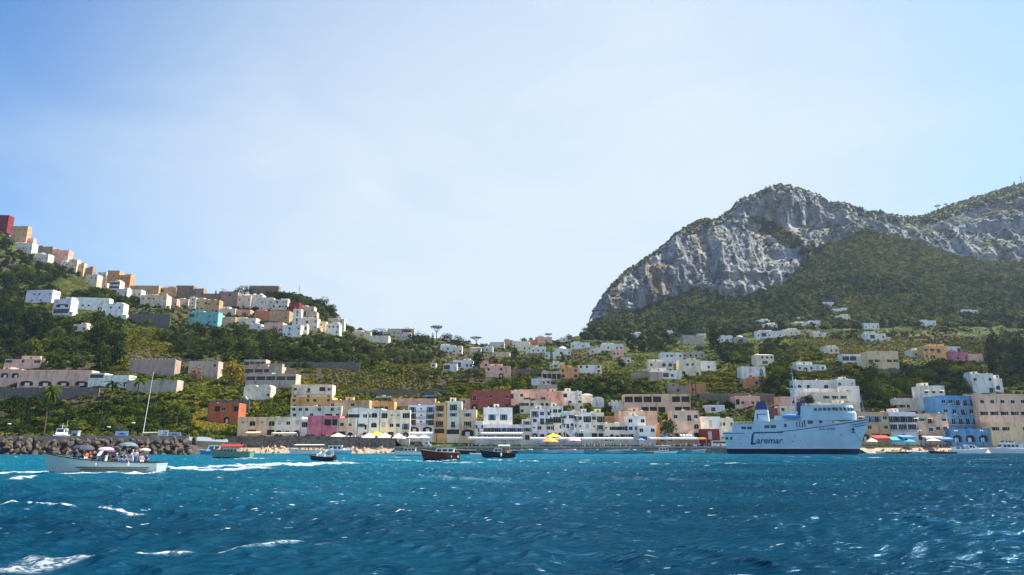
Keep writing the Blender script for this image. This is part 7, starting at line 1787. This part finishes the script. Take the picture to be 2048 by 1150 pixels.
    # billboards
    def board(px0, px1, py0, py1, Y, col, label, art):
        o = empty("billboard", (X((px0 + px1) / 2, Y), Y, Zp(py1, Y))); tag(o, label, "billboard"); w = X(px1, Y) - X(px0, Y); h = Zp(py0, Y) - Zp(py1, Y); b = MB(); b.box(-w / 2, w / 2, 0, .15, 0, h); link("panel", b.mesh("panel", simple("board_%.2f_%.2f" % col[:2], col, .5)), o)
        for s in (-1, 1): p = MB(); p.tube((s * w * .4, .3, -2.5), (s * w * .4, .3, h * .8), .08, n=5); link("post", p.mesh("post", IRON), o)
        if art:
            a = MB(); k = 14
            for i in range(k):
                t0, t1 = i / k, (i + 1) / k; f0 = lambda t: h * .52 + h * .22 * math.sin(math.pi * t); f1 = lambda t: h * .52 - h * .02 * math.sin(math.pi * t)
                a.add([(-w * .32 + w * .64 * t0, -.02, f1(t0)), (-w * .32 + w * .64 * t1, -.02, f1(t1)), (-w * .32 + w * .64 * t1, -.02, f0(t1)), (-w * .32 + w * .64 * t0, -.02, f0(t0))], [(0, 1, 2, 3)])
            a.box(-w * .3, w * .3, -.03, -.005, h * .24, h * .34); link("emblem", a.mesh("emblem", simple("board_ink", art, .5)), o)
    board(248, 273, 862, 876, 300, (.38, .56, .80), "light blue billboard with a dark blue emblem on the breakwater", (.03, .10, .40))
    board(331, 340, 860, 873, 304, (.70, .78, .78), "narrow white poster board right of the sailing boat", None); board(342, 351, 860, 873, 304, (.60, .72, .75), "second narrow poster board with a blue figure", (.08, .20, .45)); board(353, 376, 864, 875, 306, (.46, .47, .52), "wide grey board with a small blue emblem", (.05, .10, .35))
    # kiosk by the yacht
    k = empty("kiosk", (X(171, 306), 306, 6.5)); tag(k, "small grey blue cabin right of the yacht on the breakwater", "kiosk"); b = MB(); b.box(-1.4, 1.4, -1, 1, -1, 3.2); link("wall", b.mesh("wall", simple("kiosk_blue", (.34, .44, .48), .6)), k); b = MB(); b.box(-1.6, 1.6, -1.2, 1.2, 3.203, 3.4); link("roof", b.mesh("roof", WFRAME), k); b = MB(); b.box(-.8, .8, -1.04, -1.0, 1.2, 2.3); link("window", b.mesh("window", GLASSB), k)
    # summit cross, masts, round tower
    def mast(px, py0, py1, r, name, lb, cat, arms=()):
        h = base_at(px, py1); Y = h.y; z1 = at(px, py0, Y).z; p = MB(); p.tube((h.x, Y, h.z - 2), (h.x, Y, z1), r, r * .4, n=6)
        for f_, w_ in arms: z = h.z + (z1 - h.z) * f_; p.tube((h.x - w_, Y, z), (h.x + w_, Y, z), r * .6, n=5)
        tag(p.obj(name, IRON), lb, cat)
    mast(2043, 350, 366, .8, "summit_cross", "dark cross on the summit at the right edge", "cross", ((.72, 3.5),)); mast(598, 569, 588, .35, "radio_mast", "thin lattice mast on top of the left hill", "mast", ((.6, .8), (.75, .7), (.5, .9)))
    mast(701, 636, 652, .12, "antenna_mast", "thin antenna at the right foot of the left hill skyline", "mast", ((.8, .8),)); mast(1386, 756, 808, .45, "wooden_pole", "left of two thick dark poles behind the beige institutional building", "pole"); mast(1393, 757, 808, .45, "wooden_pole", "right of two thick dark poles behind the beige institutional building", "pole")
    h = base_at(1196, 668); t = MB(); t.tube((0, 0, -3), (0, 0, 9), 3.2, 2.9, n=14); t.tube((0, 0, 9), (0, 0, 9.8), 3.4, 3.4, n=14); o = empty("round_tower", h); tag(o, "old round stone tower at the left foot of the mountain", "tower"); link("wall", t.mesh("wall", wall_mat((.42, .36, .30))), o)
    t = MB(); t.box(-.5, .5, -3.25, -3.0, 4, 5.6); link("window", t.mesh("window", DARK), o)
    # vehicles on the upper road and on the quay
    def van(px, py, Y, col, cn, label, L=5.2, hgt=2.3, ang=0, bus=False, cat="van", name="parked_van", gz=None):
        z = Zp(py, Y) if gz is None else gz; o = empty(name, (X(px, Y), Y, z), ang); tag(o, label, cat); wd = 1.9; b = MB(); prof = [(-L / 2, .35), (-L / 2, hgt), (L * .28 if not bus else L * .47, hgt), (L * .40 if not bus else L * .5, hgt * .58), (L / 2, hgt * .5), (L / 2, .35)] if hgt > 1.7 else [(-L / 2, .35), (-L / 2, .85), (-L * .38, .95), (-L * .25, 1.45), (L * .12, 1.45), (L * .28, .95), (L / 2, .8), (L / 2, .35)]
        b.loft([[(x, -wd / 2, zz_) for x, zz_ in prof], [(x, wd / 2, zz_) for x, zz_ in prof]]); link("body", b.mesh("body", simple("car_" + cn, col, .3)), o)
        for s in (-1, 1):
            g = MB(); z0, z1 = (hgt * .55, hgt * .88) if hgt > 1.7 else (.98, 1.38); g.add([((-L * .44 if bus else L * .02) if hgt > 1.7 else -L * .26, s * (wd / 2 + .01), z0), (L * .30 if hgt > 1.7 else L * .20, s * (wd / 2 + .01), z0), (L * .24 if hgt > 1.7 else L * .10, s * (wd / 2 + .01), z1), ((-L * .44 if bus else L * .02) if hgt > 1.7 else -L * .20, s * (wd / 2 + .01), z1)], [(0, 1, 2, 3)]); link("window", g.mesh("window", GLASSB), o)
            for x in (-L * .3, L * .3): wh = MB(); wh.tube((x, s * (wd / 2 - .18), .35), (x, s * (wd / 2 + .03), .35), .35, n=12); link("wheel", wh.mesh("wheel", simple("tyre", (.02, .02, .02), .8)), o)
    van(855, 893, 350, (.75, .76, .78), 'white', "white van parked before the balcony building", 5.6, 2.4, gz=3.04); van(842, 893, 348, (.25, .10, .04), 'brown', "brown box van left of the white one", 4.6, 2.6, gz=3.04, ang=.1); van(1430, 893, 349, (.72, .72, .72), 'white', "white bus beside the ferry stern", 9, 3.0, bus=True, cat="bus", name="parked_bus", gz=3.04)
    def on_land(px, py): h = base_at(px, py); return h
    for px, py, c, cn, lb, L_, hg in ((492, 801, (.74, .74, .78), 'white', "white van on the road under the glazed factory", 6.5, 2.6), (529, 804, (.05, .10, .50), 'blue', "blue car beside the white van under the factory", 4.4, 1.5), (512, 804, (.03, .03, .03), 'black', "black car between the white van and the blue car", 4.4, 1.5)):
        h = on_land(px, py); van(px, py, h.y, c, cn, lb, L_, hg, gz=h.z + .1)
    # two boats laid up on the terrace behind the ochre house
    h = base_at(768, 800); root = empty("laid_up_boat", (h.x, h.y, h.z + 1.2)); tag(root, "white wooden boat laid up on the terrace above the yellow house", "boat"); b, mats, st = make_hull(11, 2.8, 1.5, 1.1, ('cream', 'wood'), True); link("hull", b.mesh("hull", mats), root); c_ = MB(); c_.box(-1.4, .8, -.7, .7, .9, 2.0); link("cabin", c_.mesh("cabin", WHITE), root)
    c_ = MB()
    for x in (-3, 0, 3): c_.box(x - .15, x + .15, -1.2, 1.2, -1.6, -.2)
    link("cradle", c_.mesh("cradle", paint('wood', PC['wood'])), root)
    h = base_at(880, 797); canopy(848, 884, 791, h.y - 6, BL, 'blue', "blue and white awning on the terrace above the yellow building", 4)
    # hedges and walls
    for px0, px1, py0, py1, lb in ((700, 900, 780, 792, "long grey retaining wall above the ochre waterfront roofs"), (1395, 1545, 787, 806, "long grey stone wall above the ferry stern"), (0, 205, 775, 800, "terrace wall of brown stone under the peach hotel"), (245, 330, 628, 648, "tall purple grey retaining wall right of the white end wing"), (560, 720, 724, 736, "long grey dry stone wall on the slope above the factory"), (1012, 1092, 738, 750, "grey garden wall right of the pale pink villa"), (430, 505, 800, 824, "stone wall behind the burnt orange house"), (1740, 1800, 738, 752, "brown basement wall with arches beneath the big beige villa")):
        h = base_at((px0 + px1) / 2, py1); Y = h.y - 1.5; z0, z1 = Zp(py1, Y), Zp(py0, Y); n = 12; w_ = MB()
        for i in range(n):
            xa, xb = X(px0 + (px1 - px0) * i / n, Y), X(px0 + (px1 - px0) * (i + 1) / n, Y); zt = z1 + .25 * math.sin(i * 2.1); w_.box(xa, xb - .003, Y + .02 * (i % 2), Y + .8, z0 - 4, zt)
            if i % 2: w_.box(xa, xa + .5, Y - .3, Y, z0 - 4, zt - .6)
        tag(w_.obj("stone_wall", plain("dry_stone", (.17, .135, .12), .95, var=.5, scale=1.2)), lb, "stone wall")
furniture()
hedges()
# a crowd of single people on the quay
CROWD = []
def crowd():
    rnd = random.Random(12)
    zones = [(1180, 1262, 46, "under the long white canopy"), (1296, 1400, 52, "under the white canopy nearest the ferry"), (1100, 1178, 18, "behind the moored rowing boats"), (940, 1040, 20, "under the scalloped canopy"), (1266, 1292, 10, "between the two white canopies"), (1725, 1880, 36, "on the stony waterfront right of the ferry"), (1404, 1440, 8, "by the bus at the ferry stern")]
    for a, b_, n, lb in zones:
        for i in range(n):
            y = rnd.uniform(339.6, 349); px = rnd.uniform(a, b_); c = rnd.choice(list(SHIRTS))
            if px > 1455: y = rnd.uniform(345.5, 349)
            CROWD.append((person(X(px, y), y, 3.04, rnd.uniform(0, 6.28), rnd.choice(('stand', 'walk')), c, "x", "crowd " + lb, rnd.random() < .15), "person in a %s top %s" % (c, lb), px))
    for i in range(14):
        px = rnd.uniform(800, 940); y = rnd.uniform(339, 349); c = rnd.choice(list(SHIRTS)); person(X(px, y), y, 3.04, rnd.uniform(0, 6.28), 'stand', c, "x", "people behind the mahogany boat"); CROWD.append((LASTP[0], "person in a %s top on the quay behind the mahogany boat" % c, px))
    for i in range(16):
        px = rnd.uniform(640, 790); y = rnd.uniform(344.6, 348); c = rnd.choice(list(SHIRTS)); person(X(px, y), y, 7.32, rnd.uniform(0, 6.28), 'stand', c, "x", "people on the terrace over the sea wall"); CROWD.append((LASTP[0], "person in a %s top on the terrace over the sea wall" % c, px))
crowd()
name_by_place(CROWD)
# ---------------------------------------------------------------- air
def haze():
    b = MB(); b.box(-2600, 2600, -2600, 2700, -20, 900)
    m = bpy.data.materials.new("haze_air"); m.use_nodes = True; n = m.node_tree; n.nodes.clear(); o = n.nodes.new("ShaderNodeOutputMaterial"); v = n.nodes.new("ShaderNodeVolumePrincipled")
    v.inputs["Color"].default_value = (.62, .78, 1.0, 1); v.inputs["Density"].default_value = HAZE; v.inputs["Anisotropy"].default_value = 0.3; n.links.new(v.outputs[0], o.inputs["Volume"])
    tag(b.obj("haze", m), kind='stuff')
HAZE = 0.000036
haze()
